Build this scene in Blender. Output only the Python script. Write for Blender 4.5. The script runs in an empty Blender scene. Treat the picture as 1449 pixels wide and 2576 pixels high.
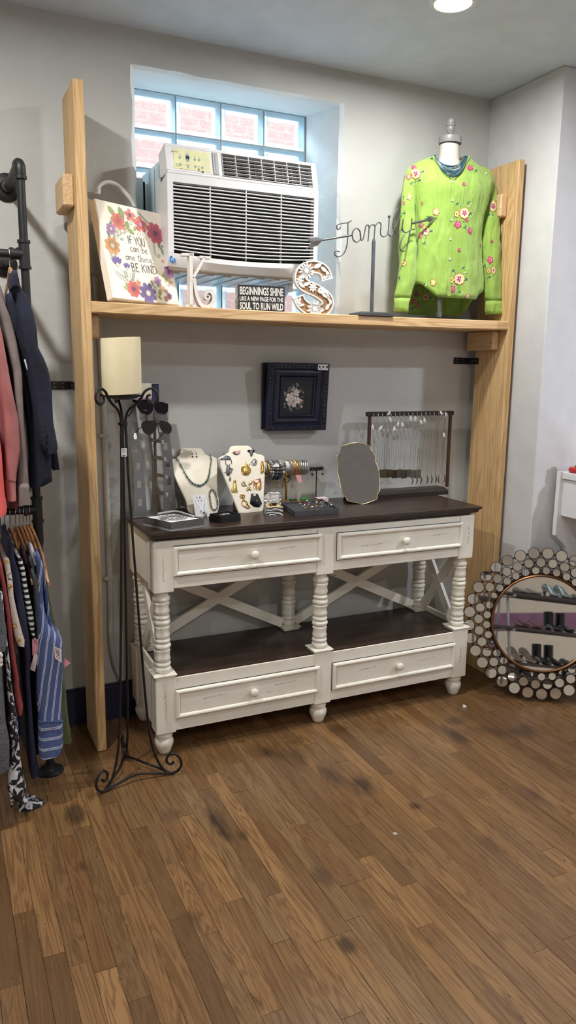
import bpy, math, random
from mathutils import Vector as V, Matrix
from mathutils.bvhtree import BVHTree
random.seed(7)
R = math.radians
sc = bpy.context.scene
COL = sc.collection
# ------------------------------------------------------------------ camera
YAW, PITCH, ROLL, FPX = 0.43700656, 0.18627271, 0.01214673, 1899.64
CAM = V((0, -3.043, 1.47))
_f = V((math.sin(YAW)*math.cos(PITCH), math.cos(YAW)*math.cos(PITCH), -math.sin(PITCH)))
_r = V((math.cos(YAW), -math.sin(YAW), 0))
_u = _r.cross(_f)
_r, _u = _r*math.cos(ROLL)+_u*math.sin(ROLL), -_r*math.sin(ROLL)+_u*math.cos(ROLL)
cd = bpy.data.cameras.new('camera'); cam = bpy.data.objects.new('camera', cd); COL.objects.link(cam)
cd.sensor_width = 36; cd.lens = FPX/2576*36; cd.clip_start = .02; cd.clip_end = 60
cam.matrix_world = Matrix(((_r.x, _u.x, -_f.x, CAM.x), (_r.y, _u.y, -_f.y, CAM.y), (_r.z, _u.z, -_f.z, CAM.z), (0, 0, 0, 1)))
sc.camera = cam
# ------------------------------------------------------------------ light
sc.view_settings.view_transform = 'Standard'; sc.view_settings.look = 'None'
sc.view_settings.exposure = 0.0; sc.view_settings.gamma = 1.0; sc.view_settings.use_curve_mapping = False
w = bpy.data.worlds.new('daylight'); sc.world = w; w.use_nodes = True
w.node_tree.nodes['Background'].inputs[0].default_value = (.78, .92, 1.0, 1)
w.node_tree.nodes['Background'].inputs[1].default_value = 52.0
try:
    sc.cycles.sample_clamp_indirect = 4.0; sc.cycles.use_denoising = True
    sc.cycles.max_bounces = 8; sc.cycles.transparent_max_bounces = 14
except Exception: pass
LAMPS = [  # x, y, watts, colour: recessed ceiling lamps (z = ceiling)
    (1.689, -.70, 23, (1, .985, .965)), (-.12, -1.10, 32, (1, .985, .965)), (1.0, -3.7, 26, (1, .98, .955)),
    (3.45, -1.9, 44, (.82, .87, 1.0)), (-1.6, -3.5, 16, (1, .98, .955)), (3.0, -4.4, 24, (.97, .98, 1.0))]
CEIL = 2.708
for i, (x, y, p, c) in enumerate(LAMPS):
    ld = bpy.data.lights.new('ceiling_lamp', 'AREA'); ld.shape = 'DISK'; ld.size = .11; ld.energy = p; ld.color = c; ld.spread = R(180)
    lo = bpy.data.objects.new('ceiling_lamp', ld); COL.objects.link(lo); lo.location = (x, y, CEIL-.03)
pd = bpy.data.lights.new('window_daylight_portal', 'AREA'); pd.shape = 'RECTANGLE'; pd.size = .84; pd.size_y = .95
pd.cycles.is_portal = True
po = bpy.data.objects.new('window_daylight_portal', pd); COL.objects.link(po); po.location = (1.22, .42, 2.14); po.rotation_euler = (R(-90), 0, 0)
# ------------------------------------------------------------------ survey: photo pixel -> point on a known plane
def ray(px, py): return _f + _r*((px-724.5)/FPX) - _u*((py-1288)/FPX)
def atx(px, py, x): d = ray(px, py); return CAM + d*((x-CAM.x)/d.x)
def aty(px, py, y): d = ray(px, py); return CAM + d*((y-CAM.y)/d.y)
def atz(px, py, z): d = ray(px, py); return CAM + d*((z-CAM.z)/d.z)
def crop(x0, y0, s): return lambda x, y: (x0+x/s, y0+y/s)
def pix(p):
    d = V(p)-CAM; k = FPX/d.dot(_f); return 724.5+d.dot(_r)*k, 1288-d.dot(_u)*k
class Fr:
    """a plane: origin o, axes u (right), v (up), n (towards the viewer)"""
    def __init__(s, o, yaw=0, tilt=0, roll=0):
        s.o = V(o); u = V((math.cos(yaw), math.sin(yaw), 0)); nh = V((math.sin(yaw), -math.cos(yaw), 0))
        v = V((0, 0, 1))*math.cos(tilt) - nh*math.sin(tilt)
        s.u = u*math.cos(roll)+v*math.sin(roll); s.v = -u*math.sin(roll)+v*math.cos(roll); s.n = s.u.cross(s.v)
    def pt(s, a, b, c=0): return s.o + s.u*a + s.v*b + s.n*c
    def hit(s, px, py):
        d = ray(px, py); t = (s.o-CAM).dot(s.n)/d.dot(s.n); q = CAM+d*t-s.o
        return q.dot(s.u), q.dot(s.v)
# ------------------------------------------------------------------ mesh builder
ORG = {}
class MB:
    def __init__(s): s.v = []; s.f = []; s.m = []
    def add(s, vs, fs, m=0):
        k = len(s.v); s.v += [V(a) for a in vs]; s.f += [[i+k for i in f] for f in fs]; s.m += [m]*len(fs); return s
    def box(s, x0, x1, y0, y1, z0, z1, m=0, b=0, T=None):
        if b:
            vs = []; fs = []
            for sx in (0, 1):
                for sy in (0, 1):
                    for sz in (0, 1):
                        p = (x1 if sx else x0, y1 if sy else y0, z1 if sz else z0); d = (-b if sx else b, -b if sy else b, -b if sz else b)
                        vs += [(p[0], p[1]+d[1], p[2]+d[2]), (p[0]+d[0], p[1], p[2]+d[2]), (p[0]+d[0], p[1]+d[1], p[2])]
            def I(a, c, e, k): return (a*4+c*2+e)*3+k
            for a in (0, 1): fs += [[I(a,0,0,0), I(a,1,0,0), I(a,1,1,0), I(a,0,1,0)], [I(0,a,0,1), I(1,a,0,1), I(1,a,1,1), I(0,a,1,1)], [I(0,0,a,2), I(1,0,a,2), I(1,1,a,2), I(0,1,a,2)]]
            for a in (0, 1):
                for c in (0, 1):
                    fs += [[I(a,c,0,0), I(a,c,1,0), I(a,c,1,1), I(a,c,0,1)], [I(a,0,c,0), I(a,1,c,0), I(a,1,c,2), I(a,0,c,2)], [I(0,a,c,1), I(1,a,c,1), I(1,a,c,2), I(0,a,c,2)]]
            for a in (0, 1):
                for c in (0, 1):
                    for e in (0, 1): fs.append([I(a,c,e,0), I(a,c,e,1), I(a,c,e,2)])
        else:
            vs = [(x, y, z) for x in (x0, x1) for y in (y0, y1) for z in (z0, z1)]
            fs = [[0,1,3,2], [4,6,7,5], [0,4,5,1], [2,3,7,6], [0,2,6,4], [1,5,7,3]]
        if T: vs = [T(*p) for p in vs]
        return s.add(vs, fs, m)
    def loft(s, rings, m=0, caps=True, closed=True):
        n = len(rings[0]); vs = [p for r in rings for p in r]; fs = []
        for i in range(len(rings)-1):
            for j in range(n if closed else n-1):
                k = (j+1) % n; fs.append([i*n+j, i*n+k, (i+1)*n+k, (i+1)*n+j])
        if caps and closed: fs += [list(range(n))[::-1], [(len(rings)-1)*n+j for j in range(n)]]
        return s.add(vs, fs, m)
    def lathe(s, prof, n=16, T=None, m=0, caps=True):
        T = T or (lambda x, y, z: (x, y, z))
        return s.loft([[T(r*math.cos(2*math.pi*j/n), r*math.sin(2*math.pi*j/n), z) for j in range(n)] for r, z in prof], m, caps)
    def tube(s, pts, r, n=8, m=0, closed=False, caps=True):
        pts = [V(p) for p in pts]; N = len(pts); rings = []; prev = None
        for i, p in enumerate(pts):
            a = pts[(i-1) % N] if (closed or i) else p; b = pts[(i+1) % N] if (closed or i < N-1) else p
            t = (b-a)
            t = t.normalized() if t.length > 1e-9 else V((0, 0, 1))
            if prev is None:
                q = V((0, 0, 1)) if abs(t.z) < .9 else V((1, 0, 0)); x = t.cross(q).normalized()
            else:
                x = prev-t*prev.dot(t); x = x.normalized() if x.length > 1e-6 else t.orthogonal().normalized()
            prev = x; y = t.cross(x); rr = r[i] if isinstance(r, (list, tuple)) else r
            rings.append([p+x*(rr*math.cos(2*math.pi*j/n))+y*(rr*math.sin(2*math.pi*j/n)) for j in range(n)])
        if closed: rings.append(rings[0])
        return s.loft(rings, m, caps and not closed)
    def prism(s, fr, poly, c0, c1, m=0, m2=None):
        n = len(poly); a = [fr.pt(x, y, c0) for x, y in poly]; b = [fr.pt(x, y, c1) for x, y in poly]
        s.add(a+b, [[i, (i+1) % n, n+(i+1) % n, n+i] for i in range(n)], m)
        s.add(a, [list(range(n))[::-1]], m); s.add(b, [list(range(n))], m if m2 is None else m2); return s
    def flat(s, fr, poly, c=0, m=0): return s.add([fr.pt(x, y, c) for x, y in poly], [list(range(len(poly)))], m)
    def ball(s, c, r, n=10, m=0, sx=1, sy=1, sz=1, T=None):
        h = max(4, n//2); rings = []
        for i in range(h+1):
            a = math.pi*i/h-math.pi/2; q = max(math.cos(a), .02)
            rings.append([V((c[0]+r*sx*q*math.cos(2*math.pi*j/n), c[1]+r*sy*q*math.sin(2*math.pi*j/n), c[2]+r*sz*math.sin(a))) for j in range(n)])
        if T: rings = [[T(p) for p in g] for g in rings]
        return s.loft(rings, m)
    def torus(s, c, ax1, ax2, Rr, r, n=20, k=6, m=0):
        c = V(c); return s.tube([c+V(ax1)*(Rr*math.cos(2*math.pi*i/n))+V(ax2)*(Rr*math.sin(2*math.pi*i/n)) for i in range(n)], r, k, m, closed=True)
    def ribbon(s, fr, pts, wd, c0, c1, m=0):
        """a flat bar following pts in a plane, from c0 to c1 thick (c0 == c1: only the front)"""
        N = len(pts); L = []; Q = []
        for i in range(N):
            a = V(pts[max(i-1, 0)]+(0,)); b = V(pts[min(i+1, N-1)]+(0,)); t = (b-a).normalized(); nx, ny = -t.y, t.x
            q = (wd[i] if isinstance(wd, (list, tuple)) else wd)/2
            L.append((pts[i][0]+nx*q, pts[i][1]+ny*q)); Q.append((pts[i][0]-nx*q, pts[i][1]-ny*q))
        if c0 == c1: return s.loft([[fr.pt(*a, c1), fr.pt(*b, c1)] for a, b in zip(L, Q)], m, closed=False)
        return s.loft([[fr.pt(*a, c0), fr.pt(*a, c1), fr.pt(*b, c1), fr.pt(*b, c0)] for a, b in zip(L, Q)], m)
    def build(s, name, mats, parent=None, smooth=None, T=None):
        o0 = V((0, 0, 0))
        if parent is not None: o0 = ORG.get(parent.name, V((0, 0, 0)))
        elif T is not None: o0 = V(T)
        me = bpy.data.meshes.new(name); me.from_pydata([tuple(p-o0) for p in s.v], [], s.f)
        if not isinstance(mats, (list, tuple)): mats = [mats]
        for q in mats: me.materials.append(q)
        me.polygons.foreach_set('material_index', s.m)
        import bmesh
        bm = bmesh.new(); bm.from_mesh(me); bmesh.ops.recalc_face_normals(bm, faces=bm.faces); bm.to_mesh(me); bm.free()
        if smooth:
            me.polygons.foreach_set('use_smooth', [True]*len(me.polygons)); me.set_sharp_from_angle(angle=R(smooth))
        o = bpy.data.objects.new(name, me); COL.objects.link(o)
        if parent is not None: o.parent = parent
        else: o.location = o0
        ORG[o.name] = o0
        return o
def thing(name, label, cat, loc, group=None):
    o = bpy.data.objects.new(name, None); COL.objects.link(o); o.location = loc; o.empty_display_size = .05
    ORG[o.name] = V(loc); return tag(o, label, cat, group)
def tag(o, label, cat, group=None):
    o['label'] = label; o['category'] = cat
    if group: o['group'] = group
    return o
def struct(o): o['kind'] = 'structure'; return o
def crv(pts, n=6, closed=False):
    """Catmull-Rom through pts"""
    P = [V(p) if len(p) == 3 else V((p[0], p[1], 0)) for p in pts]; N = len(P); two = len(pts[0]) == 2; out = []
    for i in range(N if closed else N-1):
        a, b, c, d = (P[(i-1) % N] if closed or i else P[0]), P[i], P[(i+1) % N], (P[(i+2) % N] if closed or i < N-2 else P[-1])
        for k in range(n):
            t = k/n; out.append(.5*((2*b)+(c-a)*t+(2*a-5*b+4*c-d)*t*t+(3*b-a-3*c+d)*t**3))
    if not closed: out.append(P[-1])
    return [(p.x, p.y) for p in out] if two else out
def lerp(tab, x):
    if x <= tab[0][0]: return tab[0][1:]
    for a, b in zip(tab, tab[1:]):
        if x <= b[0]:
            t = (x-a[0])/(b[0]-a[0]); return tuple(p+(q-p)*t for p, q in zip(a[1:], b[1:]))
    return tab[-1][1:]
_tx = {}
def text2d(st, bold=0):
    """flat triangles of a line of text, scaled to the unit box"""
    if (st, bold) in _tx: return _tx[(st, bold)]
    cu = bpy.data.curves.new('t', 'FONT'); cu.body = st; cu.offset = bold; cu.resolution_u = 3
    o = bpy.data.objects.new('t', cu); COL.objects.link(o)
    me = bpy.data.meshes.new_from_object(o.evaluated_get(bpy.context.evaluated_depsgraph_get()))
    vs = [tuple(v.co[:2]) for v in me.vertices]; fs = [list(p.vertices) for p in me.polygons]
    bpy.data.objects.remove(o); bpy.data.curves.remove(cu); bpy.data.meshes.remove(me)
    xs = [p[0] for p in vs]; ys = [p[1] for p in vs]; x0, x1, y0, y1 = min(xs), max(xs), min(ys), max(ys)
    _tx[(st, bold)] = ([((p[0]-x0)/(x1-x0), (p[1]-y0)/(y1-y0)) for p in vs], fs); return _tx[(st, bold)]
def put_text(mb, fr, st, a0, a1, b0, b1, c, m=0, bold=.02):
    vs, fs = text2d(st, bold); mb.add([fr.pt(a0+(a1-a0)*x, b0+(b1-b0)*y, c) for x, y in vs], fs, m)
# ------------------------------------------------------------------ materials
def lin(c): return tuple((x/255/12.92 if x/255 <= .04045 else ((x/255+.055)/1.055)**2.4) for x in c)+(1,)
MC = {}
class NT:
    def __init__(s, name):
        s.mat = bpy.data.materials.new(name); s.mat.use_nodes = True; s.t = s.mat.node_tree; s.n = s.t.nodes; s.p = s.n['Principled BSDF']
    def new(s, t, **k):
        n = s.n.new('ShaderNode'+t)
        for a, b in k.items(): setattr(n, a, b)
        return n
    def l(s, a, b): s.t.links.new(a, b)
    def coord(s, kind='Object', scale=(1, 1, 1), loc=None):
        if kind == 'World': o = s.new('NewGeometry').outputs['Position']
        else: o = s.new('TexCoord').outputs[kind]
        mp = s.new('Mapping'); mp.inputs['Scale'].default_value = scale
        if loc is not None: mp.inputs['Location'].default_value = loc
        s.l(o, mp.inputs[0]); return mp.outputs[0]
    def noise(s, co, scale=5, detail=4, rough=.55, dist=0):
        n = s.new('TexNoise'); n.inputs['Scale'].default_value = scale; n.inputs['Detail'].default_value = detail
        n.inputs['Roughness'].default_value = rough; n.inputs['Distortion'].default_value = dist; s.l(co, n.inputs['Vector']); return n.outputs['Fac']
    def ramp(s, fac, stops, const=False):
        r = s.new('ValToRGB'); e = r.color_ramp.elements
        if const: r.color_ramp.interpolation = 'CONSTANT'
        while len(e) < len(stops): e.new(.5)
        for q, (p, c) in zip(e, stops): q.position = p; q.color = c if len(c) == 4 else lin(c)
        s.l(fac, r.inputs[0]); return r.outputs[0]
    def mix(s, fac, a, b, mode='MIX'):
        m = s.new('Mix', data_type='RGBA', blend_type=mode)
        for sock, v in ((m.inputs[0], fac), (m.inputs[6], a), (m.inputs[7], b)):
            if hasattr(v, 'is_linked') or hasattr(v, 'links'): s.l(v, sock)
            elif isinstance(v, (int, float)): sock.default_value = v
            else: sock.default_value = v if len(v) == 4 else lin(v)
        return m.outputs[2]
    def math(s, op, a, b=0, c=None):
        m = s.new('Math', operation=op)
        for i, v in enumerate((a, b) if c is None else (a, b, c)):
            if hasattr(v, 'links'): s.l(v, m.inputs[i])
            else: m.inputs[i].default_value = v
        return m.outputs[0]
    def bump(s, h, strength=.3, dist=.005, prev=None):
        b = s.new('Bump'); b.inputs['Strength'].default_value = strength; b.inputs['Distance'].default_value = dist; s.l(h, b.inputs['Height'])
        if prev is not None: s.l(prev, b.inputs['Normal'])
        return b.outputs[0]
    def done(s, col=None, rough=.5, metal=0, nrm=None, **k):
        if col is not None:
            if hasattr(col, 'links'): s.l(col, s.p.inputs['Base Color'])
            else: s.p.inputs['Base Color'].default_value = lin(col)
        if hasattr(rough, 'links'): s.l(rough, s.p.inputs['Roughness'])
        else: s.p.inputs['Roughness'].default_value = rough
        s.p.inputs['Metallic'].default_value = metal
        if nrm is not None: s.l(nrm, s.p.inputs['Normal'])
        for a, b in k.items(): s.p.inputs[a.replace('_', ' ')].default_value = b
        return s.mat
def plain(name, col, rough=.5, metal=0, var=.06, bump=0, bscale=60, **k):
    """one colour with a slight mottling, and an optional fine relief"""
    if name in MC: return MC[name]
    t = NT(name); co = t.coord('World'); f = t.noise(co, 9, 3)
    d = tuple(max(0, x*(1-var*1.5)) for x in col); e = tuple(min(255, x*(1+var)) for x in col)
    c = t.ramp(f, [(.3, d), (.7, e)]); nr = None
    if bump: nr = t.bump(t.noise(co, bscale, 4), bump, .003)
    MC[name] = t.done(c, rough, metal, nr, **k); return MC[name]
def wood(name, axis, cols, rough=.5, scale=1.0, coord='World', bump=.12):
    """long grain along an axis: wavy rings plus fine streaks"""
    if name in MC: return MC[name]
    t = NT(name); s1 = [7*scale]*3; s1[axis] = .55*scale; s2 = [55*scale]*3; s2[axis] = 1.6*scale
    co = t.coord(coord, s1); a = t.noise(co, 1.6, 3, .5, .6)
    wv = t.math('SINE', t.math('MULTIPLY', a, 62)); wv = t.math('MULTIPLY_ADD', wv, .5, .5)
    b = t.noise(t.coord(coord, s2), 2.2, 4, .6)
    f = t.math('ADD', t.math('MULTIPLY', wv, .26), t.math('MULTIPLY', b, .74))
    c = t.ramp(f, [(.22, cols[0]), (.5, cols[1]), (.78, cols[2])])
    kn = t.noise(t.coord(coord, [3.2*scale if i != axis else 1.3*scale for i in range(3)]), 1, 2)
    c = t.mix(t.math('MULTIPLY', t.math('GREATER_THAN', kn, .72), .0), c, cols[0])
    MC[name] = t.done(c, rough, 0, t.bump(f, bump, .002)); return MC[name]
def emit(name, col, st):
    t = NT(name); t.p.inputs['Emission Color'].default_value = col+(1,); t.p.inputs['Emission Strength'].default_value = st
    return t.done((240, 240, 240), .5)
# ------------------------------------------------------------------ setting
def plaster(name, col, s=1.0):
    t = NT(name); co = t.coord('World'); big = t.noise(co, 2.2, 3, .5); trow = t.noise(t.coord('World', (4, 4, 5)), 1.6, 4, .55, .5); fine = t.noise(co, 38, 3, .6)
    c = t.ramp(big, [(.3, tuple(x*.95 for x in col)), (.7, tuple(min(255, x*1.02) for x in col))])
    rid = t.math('POWER', trow, 1.6)
    v = t.new('TexVoronoi', feature='DISTANCE_TO_EDGE'); v.inputs['Scale'].default_value = 2.4
    wob = t.new('VectorMath', operation='ADD'); nz = t.new('TexNoise'); nz.inputs['Scale'].default_value = 7; t.l(co, nz.inputs['Vector'])
    t.l(co, wob.inputs[0]); t.l(nz.outputs['Color'], wob.inputs[1]); t.l(wob.outputs[0], v.inputs['Vector'])
    crack = t.math('MINIMUM', t.math('MULTIPLY', v.outputs['Distance'], 40), 1)
    msk = t.math('GREATER_THAN', t.noise(co, 1.7, 2), .56)
    crack = t.math('MAXIMUM', crack, t.math('SUBTRACT', 1, msk))
    h = t.math('ADD', t.math('MULTIPLY', rid, 1.0), t.math('MULTIPLY', fine, .10))
    h = t.math('ADD', h, t.math('MULTIPLY', crack, .06))
    return t.done(c, .62, 0, t.bump(h, .55*s, .012))
PL = plaster('old_plaster', (188, 189, 185), .8); PLW = plaster('white_reveal_plaster', (244, 246, 246), .9)
DRY = plain('smooth_wall_paint', (206, 206, 206), .6, bump=.04, var=.015); CE = plain('ceiling_paint', (210, 217, 226), .55, var=.02, bump=.03, bscale=8)
NAVY = plain('navy_gloss_paint', (24, 32, 62), .3)
# floor: subfloor slab, then strip boards running to the wall
t = NT('strip_oak'); oi = t.new('ObjectInfo').outputs['Random']
off = t.new('CombineXYZ'); t.l(t.math('MULTIPLY', oi, 37), off.inputs[0]); t.l(t.math('MULTIPLY', oi, 53), off.inputs[1])
geo = t.new('NewGeometry').outputs['Position']; ad = t.new('VectorMath', operation='ADD'); t.l(geo, ad.inputs[0]); t.l(off.outputs[0], ad.inputs[1])
def mp(v, s):
    m = t.new('Mapping'); m.inputs['Scale'].default_value = s; t.l(v, m.inputs[0]); return m.outputs[0]
base = t.ramp(oi, [(0, (98, 72, 45)), (.2, (134, 100, 64)), (.38, (114, 84, 53)), (.55, (146, 110, 70)), (.72, (112, 79, 48)), (.86, (128, 99, 66)), (1, (92, 68, 44))])
gr = t.noise(mp(ad.outputs[0], (14, .9, 1)), 1.5, 3, .5, .8); gw = t.math('MULTIPLY_ADD', t.math('SINE', t.math('MULTIPLY', gr, 70)), .5, .5)
fi = t.noise(mp(ad.outputs[0], (110, 3.5, 1)), 2, 4, .65)
g = t.math('ADD', t.math('MULTIPLY', gw, .4), t.math('MULTIPLY', fi, .6))
c = t.mix(t.ramp(g, [(.2, (255, 255, 255)), (.62, (0, 0, 0))]), base, (84, 55, 31)); c = t.mix(.78, base, c)
pat = t.noise(mp(ad.outputs[0], (9, 2.2, 1)), 1.2, 4, .6); c = t.mix(t.ramp(pat, [(.5, (0, 0, 0)), (.78, (150, 150, 150))]), c, (96, 66, 40))
pr_ = t.math('FRACT', t.math('MULTIPLY', oi, 17.3)); pr_ = t.math('MINIMUM', t.math('MULTIPLY_ADD', pr_, 1.5, .25), 1)
# worn, darkened areas of the old boards, each at its own place on the floor
wobn = t.new('TexNoise'); wobn.inputs['Scale'].default_value = 6; t.l(mp(geo, (2.2, 1, 1)), wobn.inputs['Vector']); wob = wobn.outputs['Fac']
for (x, y, sx, sy, k) in ((.752, -.88, .035, .11, .9), (.765, -.98, .03, .09, 1.0), (.80, -1.0, .03, .05, .95), (1.17, -.66, .05, .16, .95), (1.24, -.80, .07, .16, 1.0), (1.31, -.90, .05, .10, .8), (1.40, -1.09, .028, .035, 1.0), (.55, -1.30, .05, .07, .6), (.60, -1.62, .03, .05, .6), (.885, -1.555, .026, .04, .75),
                          (.33, -.66, .06, .09, .75), (1.86, -.72, .05, .12, .8), (1.99, -.74, .10, .08, .8), (2.12, -.80, .14, .09, .55), (1.83, -1.22, .05, .12, .75), (1.95, -.62, .10, .05, .6), (.31, -.95, .025, .04, .5), (1.45, -.49, .06, .05, .8), (1.22, -.50, .06, .05, .6), (1.08, -.55, .07, .10, .8), (.62, -.80, .04, .06, .4), (.95, -1.28, .04, .08, .5), (1.5, -1.35, .05, .1, .45)):
    m = t.new('Mapping'); m.inputs['Location'].default_value = (-x/sx, -y/sy, 0); m.inputs['Scale'].default_value = (1/sx, 1/sy, 0); t.l(geo, m.inputs[0])
    ln = t.new('VectorMath', operation='LENGTH'); t.l(m.outputs[0], ln.inputs[0])
    d = t.math('ADD', ln.outputs['Value'], t.math('MULTIPLY', wob, 1.9))
    c = t.mix(t.math('MULTIPLY', t.math('SUBTRACT', 1, t.math('MINIMUM', t.math('MULTIPLY', t.math('MAXIMUM', t.math('SUBTRACT', d, 1.15), 0), 1.5), 1)), t.math('MULTIPLY', pr_, k)), c, (44, 31, 24))
sp = t.noise(mp(geo, (1, .5, 1)), 60, 2); c = t.mix(t.math('MULTIPLY', t.math('GREATER_THAN', sp, .735), .75), c, (40, 28, 20))
scr = t.noise(mp(geo, (9, 2, 1)), 1.6, 2, .4, 2.5); scr = t.math('COMPARE', scr, .5, .0011); c = t.mix(t.math('MULTIPLY', scr, .28), c, (190, 165, 130))
ro = t.math('MULTIPLY_ADD', t.noise(mp(geo, (3, 3, 3)), 2, 3), .22, .20)
FLOORM = t.done(c, ro, 0, t.bump(g, .10, .0012), Specular_IOR_Level=.55)
DARKGAP = plain('dark_floor_gap', (32, 22, 16), .8)
b = MB().box(-3, 5, -6, .02, -.06, -.016); FLOOR = struct(b.build('floor', DARKGAP))
PWD = .0545
ub = MB().box(-.5, .5, -.5, .5, -.5, .5, b=0)
unit = None; rest = MB(); rp = random.Random(3)
nvis = 0
for i in range(-52, 90):
    x = .02+i*PWD; y = -.002-rp.random()*.5
    first = True; y1 = -.002
    while y1 > -5.98:
        L = rp.choice((.32, .45, .6, .75, .9, 1.05)); L = min(L, y1+5.98)
        if first: L *= rp.uniform(.4, 1); first = False
        y0 = y1-L; lim = -1.56-.45*x if x < 1.24 else -2.1+(x-1.24)*.98
        dz = rp.uniform(-.0006, .0002)
        if -.03 < x < 2.75 and y1 > lim and y0 > -3.2 and nvis < 300:
            nvis += 1
            if unit is None:
                o = MB().box(-.5, .5, -.5, .5, -.5, .5).build('plank', FLOORM, FLOOR); unit = o.data
            else: o = bpy.data.objects.new('plank', unit); COL.objects.link(o); o.parent = FLOOR
            o.location = (x, (y0+y1)/2, -.008+dz); o.scale = (PWD-.0011, L-.0011, .016)
        else: rest.box(x-PWD/2+.0006, x+PWD/2-.0006, y0+.0006, y1-.0006, -.016, dz)
        y1 = y0
ro_ = rest.build('floor_boards', FLOORM, FLOOR); ro_['kind'] = 'stuff'
# back wall with the window opening: face, softened arris, reveal
X0, X1, Z0, Z1, WD = .800, 1.632, 1.692, 2.606, .30
b = MB()
def ring(x0, x1, z0, z1, y): return [(x0, y, z0), (x1, y, z0), (x1, y, z1), (x0, y, z1)]
# splayed plaster reveal: slightly wavy by many segments
def wavy(x0, x1, z0, z1, y, amp, seed):
    q = random.Random(seed); P = []
    C4 = ring(x0, x1, z0, z1, y)
    for i in range(4):
        a, c = V(C4[i]), V(C4[(i+1) % 4])
        for k in range(14):
            p = a.lerp(c, k/14); j = q.uniform(-amp, amp) if k else 0
            P.append(p+(V((0, 0, j)) if i % 2 == 0 else V((j, 0, 0))))
    return P
r0 = wavy(X0-.05, X1+.03, Z0-.02, Z1-.022, 0, .004, 1); r1 = wavy(X0-.034, X1+.018, Z0-.01, Z1-.030, .022, .003, 2); r2 = wavy(X0-.006, X1+.004, Z0, Z1-.012, .20, .001, 3); r3 = wavy(X0, X1, Z0, Z1, WD, 0, 4); r4 = wavy(X0, X1, Z0, Z1, .38, 0, 4)
out = []
XA, XB, ZA_ = X0-.35, X1+.35, 1.35
C4 = ring(XA, XB, ZA_, CEIL, 0)
for i in range(4):
    for k in range(14): out.append(V(C4[i]).lerp(V(C4[(i+1) % 4]), k/14))
b.loft([out, r0], 0, caps=False); b.loft([r0, r1, r2, r3, r4], 1, caps=False)
outb = [p+V((0, .38, 0)) for p in out]; b.loft([r4, outb], 0, caps=False)
for x0, x1, z0, z1 in ((-3, XA, 0, CEIL), (XB, 2.44, 0, CEIL), (XA, XB, 0, ZA_)):
    for y in (0, .38): b.add([(x0, y, z0), (x1, y, z0), (x1, y, z1), (x0, y, z1)], [[0, 1, 2, 3] if y == 0 else [3, 2, 1, 0]], 0)
struct(b.build('wall_back', [PL, PLW]))
struct(MB().box(2.435, 5.0, -.453, .38, 0, CEIL, b=.004).build('wall_bump', DRY))
struct(MB().box(5.0, 5.1, -6, .38, 0, CEIL).build('wall_right', DRY))
struct(MB().box(-3.1, -3, -6, .38, 0, CEIL).build('wall_left', DRY))
CREAM = plain('cream_wall_paint', (240, 226, 205), .6, var=.02); PURP = plain('mauve_stripe_paint', (150, 105, 132), .6)
wf = struct(MB().box(-3.1, 5.1, -6.1, -6, 0, CEIL).build('wall_front', CREAM))
struct(MB().box(-3, 5, -6, -5.985, .92, 1.12).build('trim_1', PURP))
struct(MB().box(-3.1, 5.1, -6.1, .38, CEIL, CEIL+.1).build('ceiling', CE))
b = MB().box(-3, 2.434, -.018, 0, 0, .148, b=.003).box(-3, 2.434, -.012, 0, .148, .158, b=.003); struct(b.build('baseboard_back', NAVY))
# what stands outside the window: a neighbour's brick wall and a concrete yard
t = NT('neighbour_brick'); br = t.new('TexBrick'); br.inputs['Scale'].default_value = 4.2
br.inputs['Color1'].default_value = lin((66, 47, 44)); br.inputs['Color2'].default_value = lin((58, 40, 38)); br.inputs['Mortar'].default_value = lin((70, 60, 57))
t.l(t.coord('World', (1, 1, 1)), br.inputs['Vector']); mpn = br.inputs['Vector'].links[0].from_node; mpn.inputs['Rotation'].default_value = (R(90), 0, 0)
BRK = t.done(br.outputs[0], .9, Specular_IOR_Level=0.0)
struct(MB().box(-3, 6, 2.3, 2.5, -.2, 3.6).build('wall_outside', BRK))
struct(MB().box(-3, 6, .381, 2.3, -.3, -.2).build('floor_outside', plain('pale_concrete', (205, 203, 198), .8)))
# window: four columns of glass blocks, each a ribbed rim with two wavy panes
t = NT('glass_block_rim'); tr = t.new('BsdfTransparent'); tr.inputs[0].default_value = (.84, .95, 1, 1); tl = t.new('BsdfTranslucent'); tl.inputs[0].default_value = (.84, .95, 1, 1)
gl = t.new('BsdfGlossy'); gl.inputs['Roughness'].default_value = .08; m1 = t.new('MixShader'); m2 = t.new('MixShader'); m1.inputs[0].default_value = .45; m2.inputs[0].default_value = .10
t.l(tr.outputs[0], m1.inputs[1]); t.l(tl.outputs[0], m1.inputs[2]); t.l(m1.outputs[0], m2.inputs[1]); t.l(gl.outputs[0], m2.inputs[2]); t.l(m2.outputs[0], t.n['Material Output'].inputs[0]); RIM = t.mat
t = NT('wavy_glass'); h = t.noise(t.coord('World', (1, 1, 1.6)), 13, 2, .4, .9); nb = t.bump(h, 1.0, .030)
rf = t.new('BsdfRefraction'); rf.inputs['IOR'].default_value = 1.07; rf.inputs['Roughness'].default_value = 0; rf.inputs[0].default_value = (.95, .99, 1, 1); t.l(nb, rf.inputs['Normal'])
tr = t.new('BsdfTransparent'); tr.inputs[0].default_value = (.93, .985, 1, 1); gl = t.new('BsdfGlossy'); gl.inputs['Roughness'].default_value = .02; t.l(nb, gl.inputs['Normal'])
m1 = t.new('MixShader'); m1.inputs[0].default_value = .5; m2 = t.new('MixShader'); m2.inputs[0].default_value = .06
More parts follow.
